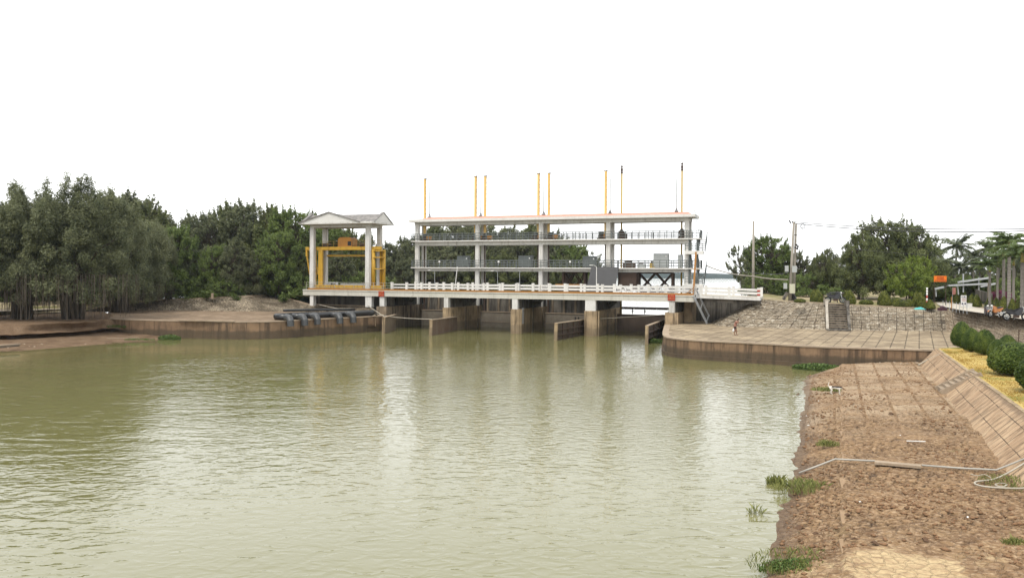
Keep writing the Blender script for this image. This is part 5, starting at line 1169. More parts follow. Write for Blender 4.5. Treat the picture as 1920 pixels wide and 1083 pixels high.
# backdrop trees and palms
for i, (px, yt, D, k) in enumerate(((1530, 500, 170, 0), (1590, 480, 165, 1), (1640, 470, 170, 0), (1700, 474, 165, 1), (1770, 496, 168, 0), (1830, 500, 160, 1), (1880, 492, 165, 0), (1930, 488, 160, 1), (1985, 480, 150, 0))):
    put(PB[k], px, yt, D, 3.6, ['dark tree far behind the dark round tree', 'tree far behind the left dome of the great trees', 'tree hidden behind the great dark trees', 'tree far behind the fresh green trees', 'dark tree far behind the tall coconut palm', 'dark tree behind the middle palms', 'dark tree behind the royal palms', 'dark tree behind the rightmost royal palm', 'tree just past the right edge'][i], 'far trees on the right', 1.5)
def palm_proto(name, seed, Ht, nf, Lf, mat, trunk_r, droop, royal=False, nl=22):
    rng = np.random.RandomState(seed); t = thing(name, None, None); V = []; T = []; mb = MB()
    b = rng.normal(0, .25, 2) if not royal else (0, 0)
    tr = smooth_path([(0, 0, -.2), (b[0] * .4, b[1] * .4, Ht * .4), (b[0] * 1.6, b[1] * 1.6, Ht)], 5); mb.tube(tr, list(np.linspace(trunk_r, trunk_r * .75, len(tr))), 9); mb.build('trunk', PBARK, t, smooth=True, local=True)
    top = tr[-1]
    if royal:
        MB().lathe([(trunk_r * .8, 0), (trunk_r * .85, .3), (trunk_r * .6, 1.2), (trunk_r * .3, 1.9)], top, 9).build('crownshaft', RS_, t, smooth=True, local=True); top = top + Vector((0, 0, 1.5))
    for f in range(nf):
        a = 6.283 * f / nf * 2.4 + rng.normal(0, .2); el = lerp(1.35, -.35 if not royal else .0, (f + .5) / nf) + rng.normal(0, .08); l = Lf * rng.uniform(.85, 1.1); p = np.array(top); e = el; d = np.array([math.cos(a), math.sin(a), 0]); pts = []
        for k in range(nl + 1):
            pts.append((p.copy(), e)); p = p + (d * math.cos(e) + np.array([0, 0, math.sin(e)])) * l / nl; e -= droop / nl * (1 + k / nl)
        sd = np.cross(d, [0, 0, 1.]); tc = rng.rand()
        for k in range(2, nl + 1):
            q, e = pts[k]; fw = d * math.cos(e) + np.array([0, 0, math.sin(e)]); ln = (.62 if royal else .78) * math.sin(math.pi * min(.97, k / nl * .85 + .12)) + .1; upv = np.cross(sd, fw)
            for s in (-1, 1):
                o = sd * s * .8 + fw * .55 - np.array([0, 0, rng.uniform(.15, .8)]) + (upv * rng.uniform(-.4, .4) if royal else 0); o = o / np.linalg.norm(o) * ln; wv = fw * .085
                V += [q - wv, q + o * .5 - wv * 1.2 , q + o, q + o * .5 + wv * 1.2]; T += [np.clip(.4 + .4 * (tc - .5) + rng.normal(0, .15), 0, 1)] * 4
        for k in range(nl):
            q, _ = pts[k]; q2, _ = pts[k + 1]; wv = sd * .035 * (1.2 - k / nl); V += [q - wv, q + wv, q2 + wv, q2 - wv]; T += [.9] * 4
    V = np.array(V); link('fronds', np_mesh('fronds', V, quads(V), mat, np.array(T)), t); t['Ht'] = Ht
    return t
RS_ = simple('royal_palm_crownshaft', (.30, .26, .07), .5)
CP = [palm_proto('coconut_palm', 7, 9, 30, 3.3, LEAFP, .17, .95), palm_proto('coconut_palm', 19, 9, 28, 3.1, LEAFP, .16, 1.15)]
RPm = palm_proto('royal_palm', 31, 8, 20, 2.5, LEAFR, .20, 1.0, True)
def put_palm(proto, px, ycrown, D, zb, label, group, ws=1.0):
    p = PD(px, ycrown, D); k = (p.z - zb) / proto['Ht']; return place(proto, (p.x, p.y, zb), random.uniform(0, 6.28), (ws, ws, k), label, 'palm', group)
GP, GRP = 'coconut palms on the right', 'royal palms on the right'
for px, yc, D, k, ws, lab in ((1790, 462, 122, 0, .95, 'tallest coconut palm with a full round head of fronds'), (1753, 476, 128, 1, .72, 'small coconut palm left of the tallest one'), (1826, 480, 126, 1, .8, 'coconut palm with a spiky top right of the tallest one'), (1852, 468, 120, 0, .85, 'coconut palm leaning over the metal roof'), (1772, 492, 118, 1, .9, 'low coconut palm under the tallest one'),
                          (1806, 500, 114, 0, .85, 'low coconut palm behind the roof beams'), (1838, 497, 112, 1, .85, 'low coconut palm left of the first royal palm'), (1868, 490, 118, 0, .85, 'coconut palm behind the royal palms'), (1903, 482, 118, 1, .9, 'coconut palm behind the rightmost royal palms'), (1762, 516, 120, 0, .8, 'short palm behind the orange billboard'), (1935, 478, 110, 0, .9, 'coconut palm cut by the right edge')):
    put_palm(CP[k], px, yc, D, 3.8, lab, GP, ws)
for px, yc, D, ws, lab in ((1856, 510, 88, .8, 'royal palm at the right end of the metal roof, its trunk banded grey'), (1870.5, 500, 92, .7, 'slim royal palm second from the metal roof'), (1882, 482, 86, .9, 'tall royal palm behind the magenta bush'), (1892.5, 474, 82, 1.0, 'tallest royal palm with a bright green head'), (1900.5, 498, 90, .8, 'royal palm just right of the tallest'), (1917, 492, 76, 1.0, 'thick royal palm at the right edge with yellow crownshaft'), (1945, 480, 74, 1.0, 'royal palm just past the right edge')):
    put_palm(RPm, px, yc, D, 3.8, lab, GRP, ws)
# clipped bushes
def topiary(name, seed, prof, n, mat, L=.10, W=.055, core=.93):
    """prof: [(radius,z)] outline of a clipped bush about 1 m tall"""
    rng = np.random.RandomState(seed); t = thing(name, None, None); zs = np.array([p[1] for p in prof]); rs = np.array([p[0] for p in prof])
    den = np.maximum(rs, .03); u = np.sort(rng.rand(n)); cz = np.linspace(zs[0], zs[-1], 200); cr = np.interp(cz, zs, rs); cum = np.cumsum(np.maximum(cr, .05)); cum /= cum[-1]
    z = np.interp(u, cum, cz); r = np.interp(z, zs, rs); a = rng.rand(n) * 6.283
    bump_ = .06 * (fbm(a * 2.2, z * 5 + seed, 4) - .5) * 2 + .025 * rng.normal(size=n); rr = np.maximum(.01, r * (1 + bump_) * (1 - .12 * rng.rand(n) ** 2))
    Pn = np.stack([rr * np.cos(a), rr * np.sin(a), z + .02 * rng.normal(size=n)], 1); sl_ = np.gradient(cr, cz); nz = -np.interp(z, cz, sl_)
    Nn = np.stack([np.cos(a), np.sin(a), nz], 1) + rng.normal(size=(n, 3)) * .55
    V = leaf_quads(rng, Pn, Nn, L, W); tt = np.clip(.45 + 1.4 * (fbm(a * 1.5 + 5, z * 3.5, 3) - .48) + rng.normal(0, .2, n), 0, 1)
    link('foliage', np_mesh('foliage', V, quads(V), mat, np.repeat(tt, 4)), t)
    MB().lathe([(max(.01, r_ * core), z_) for r_, z_ in prof], n=20).build('solid_core', CORE, t, smooth=True, local=True)
    MB().tube([(0, 0, -.1), (0, 0, prof[0][1] + .1)], .06, 8).build('trunk', BARK, t, local=True); t['Ht'] = prof[-1][1]
    return t
CORE = simple('dark_bush_core', (.012, .018, .008), .9, .1)  # near-black solid filling the bush behind its shell of leaves
egg = [(.12, .06), (.34, .12), (.44, .26), (.46, .40), (.43, .56), (.36, .72), (.25, .86), (.12, .96), (.01, 1.0)]
cone = [(.12, .03), (.34, .06), (.38, .15), (.36, .3), (.31, .48), (.24, .66), (.16, .82), (.08, .94), (.01, 1.0)]
dome_ = [(.3, .02), (.62, .10), (.68, .35), (.60, .62), (.42, .85), (.2, .97), (.01, 1.0)]
TE = [topiary('clipped_bush', 3, egg, 15000, LEAFT, .048, .03), topiary('clipped_bush', 9, egg, 15000, LEAFT, .048, .03)]
TC = [topiary('cone_bush', 13, cone, 5200, LEAFT2, .06, .035), topiary('cone_bush', 17, cone, 5200, LEAFT2, .06, .035)]
TD = topiary('low_bush', 21, dome_, 4200, LEAFT2, .08, .05)
def put_bush(proto, px, ybase, ytop, wpx, zb, label, group, cat='bush'):
    p = P(px, ybase, zb); k = (PD(px, ytop, p.y).z - zb) / proto['Ht']; wr = {'clipped_bush': .92, 'cone_bush': .76, 'low_bush': 1.36}[proto.name.split('.')[0]]; ws = wpx / 1500 * p.y / wr
    return place(proto, p + Vector((0, ws * .35, -.02)), random.uniform(0, 6.28), (ws, ws, k), label, cat, group)
G4 = 'clipped bushes on the dry lawn'
for i, (px, yb, yt, w_, lab) in enumerate(((1811, 653, 603, 37, 'farthest clipped bush of the row on the dry lawn'), (1829, 661, 615, 34, 'second clipped bush from the far end on the dry lawn, lower than its neighbours'), (1855, 667, 618, 40, 'third clipped bush from the far end on the dry lawn'), (1879, 677, 636, 36, 'small clipped bush squeezed before the two nearest on the lawn'), (1897, 674, 628, 36, 'clipped bush with a pointed top just behind the nearest big one'), (1924, 708, 643, 90, 'nearest and biggest clipped bush, cut by the right edge'))):
    put_bush(TE[i % 2], px, yb, yt, w_, 1.9, lab, G4)
put_bush(TE[0], 1985, 740, 660, 100, 1.95, 'clipped bush just past the right edge', G4)
G5 = 'cone bushes along the embankment top'
for i, (px, yb, yt, w_, lab) in enumerate(((1528.5, 567, 542, 15, 'half hidden cone bush left of the black motorbike'), (1537, 567.5, 542, 22, 'cone bush left of the black motorbike, in front of its twin'), (1590, 569, 544.5, 17, 'half hidden cone bush right of the black motorbike'), (1597.5, 570.5, 543, 23, 'cone bush right of the black motorbike, in front of its twin'), (1658, 573, 545, 18, 'half hidden cone bush left of the low bushes'), (1664.5, 574, 544, 24, 'cone bush left of the three low bushes'), (1722, 575, 546, 17, 'half hidden cone bush behind the striped post'), (1731, 577, 547, 23, 'cone bush cut by the striped post'), (1748, 579.5, 561, 20, 'short cone bush right of the striped post'))):
    put_bush(TC[i % 2], px, yb, yt, w_, (4.4, 4.4, 4.25, 4.25, 4.05, 4.05, 3.9, 3.9, 3.9)[i], lab, G5)
for i, (px, yb, yt, w_, lab) in enumerate(((1627, 571, 561, 26, 'flat round bush between the cone bushes'), (1684, 574, 557, 24, 'left of the three lumpy low bushes'), (1694, 576, 562, 30, 'front one of the three lumpy low bushes'), (1707, 575, 560, 18, 'right of the three lumpy low bushes'), (1502, 567, 559, 22, 'dull flat bush right of the utility poles'))):
    put_bush(TD, px, yb, yt, w_, (4.15, 4.0, 4.0, 4.0, 4.5)[i], lab, 'low bushes along the embankment top')
for i, (px, yb, yt, w_, lab) in enumerate(((1800, 571, 547, 18, 'cone bush hidden behind the white notice board'), (1812, 571.5, 547, 18, 'cone bush right behind the white notice board'), (1826, 574, 551, 16, 'left cone bush of the pair behind the road'), (1836, 576, 552, 17, 'right cone bush of the pair behind the road'), (1861, 580, 554, 18, 'cone bush below the magenta bush, leftmost of four'), (1873, 583, 558, 17, 'cone bush in front of the magenta bush'), (1888, 585, 555, 20, 'tallest cone bush of the four by the motorbikes'), (1903, 586, 559, 17, 'slim cone bush behind the black motorbike on the road'), (1918, 589, 560, 18, 'brighter cone bush at the right edge of the road'))):
    put_bush(TC[i % 2], px, yb, yt, w_, 3.85, lab, 'cone bushes across the concrete road')
# tufts, water plants
def tuft(name, label, cat, loc, rx, ry, n, h_, w_, mat, seed, rot=0, group=None, leafy=False):
    rng = np.random.RandomState(seed); a = rng.rand(n) * 6.283; r = rng.rand(n) ** .5; x, y = rx * r * np.cos(a), ry * r * np.sin(a); hh = h_ * rng.uniform(.4, 1.1, n) * (1 - .55 * r ** 2); T = np.clip(.5 + rng.normal(0, .3, n), 0, 1)
    if leafy:
        Pn = np.stack([x, y, hh * .8], 1); V = leaf_quads(rng, Pn, rng.normal(size=(n, 3)) * .6 + np.array([0, 0, .8]), w_ * 2.0, w_ * 1.4)
        st = []
        for i in range(0, n, 2): st += [(x[i] - .012, y[i], -.05), (x[i] + .012, y[i], -.05), (x[i] + .012, y[i], hh[i] * .8), (x[i] - .012, y[i], hh[i] * .8)]
        V = np.concatenate([V, np.array(st)]); T = np.concatenate([T, np.full(len(st) // 4, .5)])
    else:
        b = rng.normal(0, .45, (n, 2)) * hh[:, None]; ang = rng.rand(n) * 6.283; wx_, wy_ = np.cos(ang) * w_, np.sin(ang) * w_; z0 = np.full(n, -.04)
        V = np.stack([np.stack([x - wx_, y - wy_, z0], 1), np.stack([x + wx_, y + wy_, z0], 1), np.stack([x + b[:, 0] * .5 + wx_ * .8, y + b[:, 1] * .5 + wy_ * .8, hh * .7], 1), np.stack([x + b[:, 0], y + b[:, 1], hh], 1)], 1).reshape(-1, 3)
    o = link(name, np_mesh(name, V, quads(V), mat, np.repeat(T, 4)), None, loc); o.rotation_euler = (0, 0, rot); return tag(o, label, cat, group)
tuft('water_hyacinth', 'big bright patch of water hyacinth at the foot of the right quay wall', 'water plant', P(1536, 692, .05), 2.1, 1.0, 1500, .55, .085, HYA, 1, -.5, None, True)
tuft('water_hyacinth', 'water hyacinth in the corner between the dark flap gate and the platform nose', 'water plant', P(1229, 642, .03), .9, .7, 550, .5, .085, HYA, 2, 0, None, True)
tuft('water_hyacinth', 'green water plant at the waterline below the left quay wall', 'water plant', P(318, 636, .04), 1.25, .6, 650, .65, .08, HYA, 3, 0, None, True)
tuft('water_hyacinth', 'thin scatter of weeds on the mud under the left quay wall', 'water plant', P(262, 637, .2), 1.7, .5, 260, .25, .05, HYA, 4, 0, None, True)
tuft('weed_patch', 'weeds on the ledge where the left quay wall begins', 'weeds', P(218, 613, 1.05), 1.8, .6, 380, .35, .05, HYA, 14, 0, None, True)
tuft('weed_patch', 'line of plants and litter along the foot of the quay wall by the near bank', 'weeds', P(1690, 678, .62), 3.2, .5, 420, .3, .06, HYA, 5, -.5, None, True)
tuft('grass_tuft', 'tall grass clump at the water edge below the pipe', 'grass', P(1503, 915, .2), 1.0, .75, 520, .36, .006, GRASSG, 6, .4)
tuft('grass_tuft', 'small grass clump standing in the water', 'grass', P(1455, 906, .0), .35, .2, 260, .4, .010, GRASSG, 7)
tuft('grass_tuft', 'sparse blades standing in the water below the small clump', 'grass', P(1416, 962, .0), .25, .15, 40, .35, .008, GRASSG, 8)
tuft('grass_tuft', 'wide grassy patch at the bottom edge of the mud bank', 'grass', P(1490, 1050, .25), 1.4, .9, 560, .2, .006, GRASSG, 9, .4)
tuft('weed_patch', 'dark leafy weeds in front of the grassy patch at the bottom', 'weeds', P(1478, 1062, .2), .9, .35, 420, .2, .035, HYA, 10, .3, None, True)
tuft('grass_tuft', 'small green plant on the mud between pipe and water', 'grass', P(1552, 833, .45), .5, .3, 260, .25, .009, GRASSG, 11)
tuft('grass_tuft', 'grass under the white hoses at the right edge', 'grass', P(1903, 905, .72), 1.1, 1.1, 600, .18, .006, GRASSG, 12)
tuft('grass_tuft', 'flat green weeds beside the dog', 'grass', P(1549, 731, .5), .9, .35, 500, .25, .013, GRASSG, 13, -.3)
tuft('grass_tuft', 'small tuft at the right edge near the bottom', 'grass', P(1905, 1020, .65), .3, .25, 260, .22, .01, GRASSG, 15)
# dry lawn blades
rng = np.random.RandomState(8); n = 42000; yy = rng.uniform(28, 62, n); x = np.array([crestX(v) for v in yy]) + .35 + rng.rand(n) ** 1.2 * 9; x = np.minimum(x, 41.5 + 0 * x)
hh = rng.uniform(.02, .07, n); ang = rng.rand(n) * 6.283; wx_, wy_ = np.cos(ang) * .018, np.sin(ang) * .018; b = rng.normal(0, .05, (n, 2)); z0 = np.full(n, 1.88)
V = np.stack([np.stack([x - wx_, yy - wy_, z0], 1), np.stack([x + wx_, yy + wy_, z0], 1), np.stack([x + b[:, 0] + wx_ * .6, yy + b[:, 1] + wy_ * .6, z0 + hh], 1), np.stack([x + b[:, 0] - wx_ * .6, yy + b[:, 1] - wy_ * .6, z0 + hh], 1)], 1).reshape(-1, 3)
T = np.clip(.5 + 1.8 * (fbm(x * .5, yy * .5, 3) - .45) + rng.normal(0, .2, n), 0, 1)
tag(link('dry_grass', np_mesh('dry_grass', V, quads(V), GRASS, np.repeat(T, 4))), 'short dry yellow grass on the lawn above the near slope', 'grass', kind='stuff')

# ================================================================== small things
# black pipes over the left quay wall
wl = resample(L_, 200); wn = offset(wl, 1.0)
def wall_at(px): i = min(range(200), key=lambda k: abs(960 + F * wl[k].x / wl[k].y - px)); return Vector((wl[i].x, wl[i].y, 0)), (Vector((wn[i].x, wn[i].y, 0)) - Vector((wl[i].x, wl[i].y, 0))), i
ends = [(667, 1.3), (643, 1.9), (600.5, 1.35), (575, 2.05), (549.5, 2.75)]
for k, (px, off) in enumerate(ends):
    p, n_, i = wall_at(px); lab = ['rightmost black pipe with grey elbow over the left quay wall', 'second black pipe from the right over the left quay wall', 'middle black pipe of the five over the left quay wall', 'second black pipe from the left over the left quay wall', 'leftmost black pipe of the five, bending furthest along the platform'][k]
    t = thing('drain_pipe', lab, 'pipe', (p.x, p.y, ZL), 0, 'black pipes over the left quay wall'); r = .36; zc = ZL + r + (.0 if k % 2 else .02)
    e2 = min(198, i + 42 - 4 * k); run = [wl[q] + (wn[q] - wl[q]) * off for q in range(i + 3, e2, 3)][::-1]; run = [Vector((v.x, v.y, zc)) for v in run]
    tan = (wl[i] - wl[i + 3]).normalized(); tan.z = 0
    run += [Vector((p.x, p.y, zc)) + n_ * (off - .12) + tan * .35, Vector((p.x, p.y, zc)) + n_ * (off - .55) + tan * .62, Vector((p.x, p.y, zc)) + n_ * .3 + tan * .66]
    MB().tube(run, r, 14).build('run', PVC, t, smooth=True)
    e0 = Vector((p.x, p.y, zc)) + tan * .66
    el = [e0 + n_ * .32, e0 + n_ * .05, e0 - n_ * .28 - Vector((0, 0, .10)), e0 - n_ * .47 - Vector((0, 0, .38)), e0 - n_ * .5 - Vector((0, 0, 1.0))]
    MB().tube(el, .40, 12).build('elbow', PVCG, t, smooth=False)
rope('thick black hose lying along the back of the black pipes', [Vector((v.x, v.y, ZL + 1.05 - .02 * q)) for q, v in enumerate([wl[j] + (wn[j] - wl[j]) * 2.6 for j in range(wall_at(560)[2], wall_at(700)[2], 4)])], .17, PVC, 'hose')
# poles and wires
def pole(lab, px, yb, yt, D, r0, r1, lean=0, group='poles at the bridge end'):
    b = PD(px, yb, D); z1 = PD(px, yt, D).z; t = thing('utility_pole', lab, 'pole', b, 0, group); MB().tube([b - Vector((0, 0, .6)), Vector((b.x + lean, b.y, z1))], [r0, r1], 10).build('post', WOODP, t, smooth=True); return t, Vector((b.x + lean, b.y, z1))
t1, top1 = pole('bare grey concrete pole standing alone behind the approach railing', 1412, 556, 414, 97, .2, .12)
t2, top2 = pole('left leg of the leaning pair of utility poles, with meter boxes', 1480.5, 562, 416, 95, .2, .13, .45)
t3, top3 = pole('right leg of the leaning pair of utility poles', 1487.5, 562, 419, 95.5, .18, .12, .28)
def box_on(par, px, py, w_, h_, D, mt, nm): c = PD(px, py, D); mb = MB(); mb.box(c, (w_, .3, h_), -.3); return mb.build(nm, mt, par, bevel=.02)
for px, py, w_, h_ in ((1475, 503.5, .42, .72), (1489.5, 504.5, .55, .78), (1472.5, 536, .4, .68)): box_on(t2, px, py, w_, h_, 94.6, CABLT, 'meter_box')
box_on(t2, 1485.5, 541, .62, 1.12, 94.4, concrete('cream_box', (.60, .60, .45), (.4, .36, .25), .3, .3, 1, .003), 'junction_box')
b = PD(1473, 558, 94.8); mb = MB(); mb.beam(PD(1469, 561, 94.8), PD(1476, 548, 94.9), .3, .3); mb.build('stub_brace', DARKC, t2); mb = MB(); mb.beam(PD(1492, 563, 95), PD(1487, 553, 95.2), .3, .35); mb.beam(PD(1481, 563, 95), PD(1484, 550, 95.2), .3, .3); mb.build('stub_brace', BLACKM, t2)
mb = MB(); c = PD(1486, 443, 95); mb.box(PD(1490, 440.5, 95), (.55, .12, .10)); mb.build('bracket', BLACKM, t3)
mb = MB()
for dx, py in ((-4, 416), (2, 418), (6, 420), (-2, 419)): mb.lathe([(.05, 0), (.12, .05), (.06, .12), (.11, .18), (.04, .25)], PD(1484 + dx, py, 95.2), 8)
mb.build('insulator', BLACKM, t2)
mb = MB()
for dx, py in ((0, 461), (3, 464), (-2, 466), (2, 468)): mb.lathe([(.04, 0), (.13, .06), (.13, .2), (.04, .26)], PD(1493 + dx, py, 94.8), 8)
mb.build('insulator', BLACKM, t3)
c = PD(1505.5, 424, 94); mb = MB(); mb.xf = lambda x, y, z: c + Vector((x, y, z)); 
for k in range(3): mb.ring((0, k * .03, 0), .30 - .05 * k, .018)
tag(mb.build('cable_coil', BLACKM), 'coil of spare cable hanging on the wires right of the utility poles', 'cable coil')
e1, e2 = PD(1960, 428.5, 70), PD(1960, 432, 70)
rope('upper overhead wire running from the utility poles past the right edge', wire(top2, e1, .35, 20), .045, CABLE, 'overhead_wire'); rope('lower overhead wire running from the utility poles past the right edge', wire(top3, e2, .45, 20), .05, CABLE, 'overhead_wire')
rope('thin overhead wire low across the great tree', wire(PD(1493, 452, 95), PD(1960, 482, 80), .6, 16), .016, CABLE, 'overhead_wire')
st = B(SG[4] + 2.35, TF + .4, F1 + .35)
rope('thick conduit cable from the staircase by the bare pole to the utility poles', wire(st, PD(1412, 517.5, 96.8), .3, 10) + wire(PD(1412, 517.5, 96.8), PD(1478, 524, 94.8), .12, 10), .07, WOODP, 'overhead_cable')
rope('thinner upper cable from the staircase to the utility poles', wire(st + Vector((0, 0, .75)), PD(1413, 511.5, 96.8), .3, 10) + wire(PD(1413, 511.5, 96.8), PD(1478, 512, 94.8), .12, 10), .03, CABLE, 'overhead_cable')
rope('fine wire sagging from the upper landing of the staircase towards the far trees', wire(B(SG[4] + 2.3, TF, F2 + .9), PD(1400, 466, 118), .5, 10), .014, CABLE, 'overhead_wire')
rope('curly lead hanging between the brackets of the right utility pole', [PD(1505, 428, 94.2), PD(1499, 440, 94.5), PD(1496, 448, 94.6), PD(1495, 462, 94.7)], .018, CABLE, 'overhead_wire')
# signs and posts by the road
def board(name, lab, cat, px, y0, y1, w_px, D, zb, mt, rot, legs=True, group=None, th=.05, legm=GALV):
    x, y = ray(px, y0); top = PD(px, y0, D); bot = PD(px, y1, D); w_ = w_px / 1500 * D; t = thing(name, lab, cat, (top.x, D, zb), rot, group)
    MB().box((0, 0, (top.z + bot.z) / 2 - zb), (w_, th, top.z - bot.z)).build('board', mt, t, local=True)
    if legs:
        for s in (-1, 1): MB().beam((s * w_ * .46, .05, 0), (s * w_ * .46, .05, top.z - zb - .02), .05, .05).build('leg', legm, t, local=True)
    return t, w_, top.z - bot.z, (top.z + bot.z) / 2 - zb
def lines(t, z, w_, spec, mat, y=-.04):
    """rows of worn lettering that cannot be read: uneven strokes"""
    rng = random.Random(len(spec)); mb = MB()
    for zc, h_, f in spec:
        x = -w_ / 2 * f
        while x < w_ / 2 * f: l = rng.uniform(.5, 1.3) * h_; mb.box((x + l / 2, y, z + zc), (l * .7, .012, h_ * rng.uniform(.7, 1))); x += l
    return mb.build('lettering', mat, t, local=True)
t, w_, h_, zc = board('notice_board', 'white notice board with red and blue lettering standing on legs by the road', 'sign', 1807, 553.5, 574, 9.6, 90, 3.85, SIGNW, -.15)
put_text('NƯỚC', .20, SIGNBL, t, (0, 0, 0)); o = t.children[-1]; o.location = (0, -.04, zc + h_ * .34); o.rotation_euler = (R(90), 0, 0); o.scale = (.85, 1, 1)
lines(t, zc, w_, [(h_ * .17, .08, .75), (h_ * .02, .09, .75)], SIGNRD); mb = MB()
for s in (-1, 1): mb.tube([(s * .15, -.04, zc - h_ * .25), (s * .15, -.06, zc - h_ * .25)], .10, 12)
mb.build('emblem', SIGNBL, t, local=True)
t, w_, h_, zc = board('billboard', 'bright orange billboard with dark red lines beside the fresh green tree', 'billboard', 1763, 517, 528, 25, 96, 3.9, ORSIGN, .1, legm=DARKST)
lines(t, zc, w_, [(h_ * .28, .11, .55), (h_ * .02, .11, .6), (-h_ * .28, .13, .85)], SIGNRD, -.04)
t, w_, h_, zc = board('small_sign', 'faded pink upright sign under the metal roof', 'sign', 1789, 539, 552, 6, 104, 3.9, PINKS, 0)
t = thing('striped_post', 'tall red and white striped post on the embankment top', 'post', P(1738, 579, 3.9)); p = t.location; z1 = PD(1738, 539, p.y).z - p.z
for k in range(8): MB().tube([(0, 0, z1 * k / 8 - .05 * (k == 0)), (0, 0, z1 * (k + 1) / 8)], .09, 10).build('band', (SIGNW if (k % 2 or k > 4) else REDS), t, smooth=True, local=True)
for i, px in enumerate((1768, 1774, 1780, 1786.5, 1793, 1799, 1806, 1813)):
    p = P(px, 579 + (px - 1768) * .17, 3.85); tag(MB().tube([p - Vector((0, 0, .1)), p + Vector((0, 0, .95))], .03, 6).build('fence_post', GALV), 'thin grey fence post in the row along the yellow road verge', 'fence post', 'thin fence posts along the verge')
p = P(1784, 581, 3.85); t = thing('thin_pole', 'thin brown pole taller than the fence posts by the road', 'pole', p); MB().tube([p, Vector((p.x, p.y, PD(1784, 556, p.y).z))], .05, 8).build('shaft', RUST, t); MB().box(p + Vector((0, 0, .05)), (.22, .22, .12)).build('foot', DARKC, t)
p = P(1852.5, 579, 3.85); tag(MB().tube([p, Vector((p.x, p.y, PD(1852.5, 530, p.y).z))], .05, 8).build('thin_pole', COPING), 'pale thin pole beside the cone bushes across the road', 'pole')
p = P(1817, 579, 3.9); tag(MB().box(p + Vector((0, 0, .28)), (.45, .4, .6)).box(p + Vector((0, 0, .6)), (.5, .45, .06)).build('road_block', WHITER), 'white concrete block on the road edge behind the notice board', 'block')
# metal roof shelter
t = thing('metal_roof_shelter', 'open shelter of pale steel beams in front of the palms', 'shelter', PD(1810, 570, 102)); D = 102
mb = MB()
for a, b_, w_ in (((1796, 529), (1856, 520.5), .22), ((1778, 535), (1856, 531.5), .26), ((1838, 537), (1866, 531.5), .2), ((1752, 541.5), (1769, 538), .24)): mb.beam(PD(*a, D), PD(*b_, D), w_, .22)
mb.build('roof_beam', GALV, t); mb = MB()
for a, b_ in (((1796, 529), (1800, 535)), ((1778, 535), (1770, 539))): mb.beam(PD(*a, D), PD(*b_, D + 3), .1, .1)
c = [PD(1796, 528.2, D), PD(1856, 519.6, D), PD(1862, 520, D + 6), PD(1800, 527, D + 6)]; mb.add([tuple(v) for v in c] + [tuple(v + Vector((0, 0, .05))) for v in c], [[3, 2, 1, 0], [4, 5, 6, 7], [0, 1, 5, 4], [1, 2, 6, 5], [2, 3, 7, 6], [3, 0, 4, 7]])
mb.build('roof_sheet', CABLT, t)
for (a, b_) in (((1795, 535), (1797, 552)), ((1835, 520), (1835, 556)), ((1853, 531), (1853, 560)), ((1754, 541), (1755, 556)), ((1806, 513), (1806, 548))): MB().beam(PD(*b_, D + .2), PD(*a, D + .2), .13, .13).build('post', GALV, t)
tag(MB().beam(PD(1829, 551, 100), PD(1860, 560, 92), .12, 1.2).build('fence_wall', DARKC), 'low grey wall behind the cone bushes across the road', 'wall')
# white car far along the road
t = thing('parked_car', 'small white car far along the concrete road', 'car', P(1757, 562, 3.95), .9); k = 1
prof = [(-2.0, .35), (-2.05, .75), (-1.3, .9), (-.8, 1.38), (.7, 1.42), (1.35, .95), (2.0, .8), (2.05, .35)]
mb = MB(); mb.add([(x, -.8, z) for x, z in prof] + [(x, .8, z) for x, z in prof], [list(range(8)), list(range(15, 7, -1))] + [[i, 8 + i, 8 + (i + 1) % 8, (i + 1) % 8] for i in range(8)]); mb.build('body', SIGNW, t, local=True, bevel=.08)
mb = MB(); mb.add([(-.72, -.81, .95), (.65, -.81, .95), (.5, -.81, 1.3), (-.6, -.81, 1.3)], [[0, 1, 2, 3]]); mb.add([(-.72, .81, .95), (.65, .81, .95), (.5, .81, 1.3), (-.6, .81, 1.3)], [[3, 2, 1, 0]]); mb.build('window', BLACKM, t, local=True)
for x in (-1.25, 1.25):
    for y in (-.7, .7): MB().tube([(x, y - .1, .32), (x, y + .1, .32)], .32, 14).build('wheel', RUBBER, t, local=True)
# turquoise sheet
p = P(1724, 580, 3.9); mb = MB(); V = []
for i in range(7):
    for j in range(9): a, b_ = j / 8 * 2 - 1, i / 6 * 2 - 1; V.append((p.x + a * .6, p.y + b_ * .4, p.z + .02 + .22 * max(0, 1 - a * a * .8 - b_ * b_) * (1 + .3 * math.sin(a * 7 + b_ * 3))))
mb.add(V, [[i * 9 + j, i * 9 + j + 1, i * 9 + j + 10, i * 9 + j + 9] for i in range(6) for j in range(8)]); tag(mb.build('plastic_sheet', simple('turquoise_plastic', (.06, .42, .40), .4), smooth=True), 'turquoise plastic sheet heaped at the foot of the striped post', 'sheet')

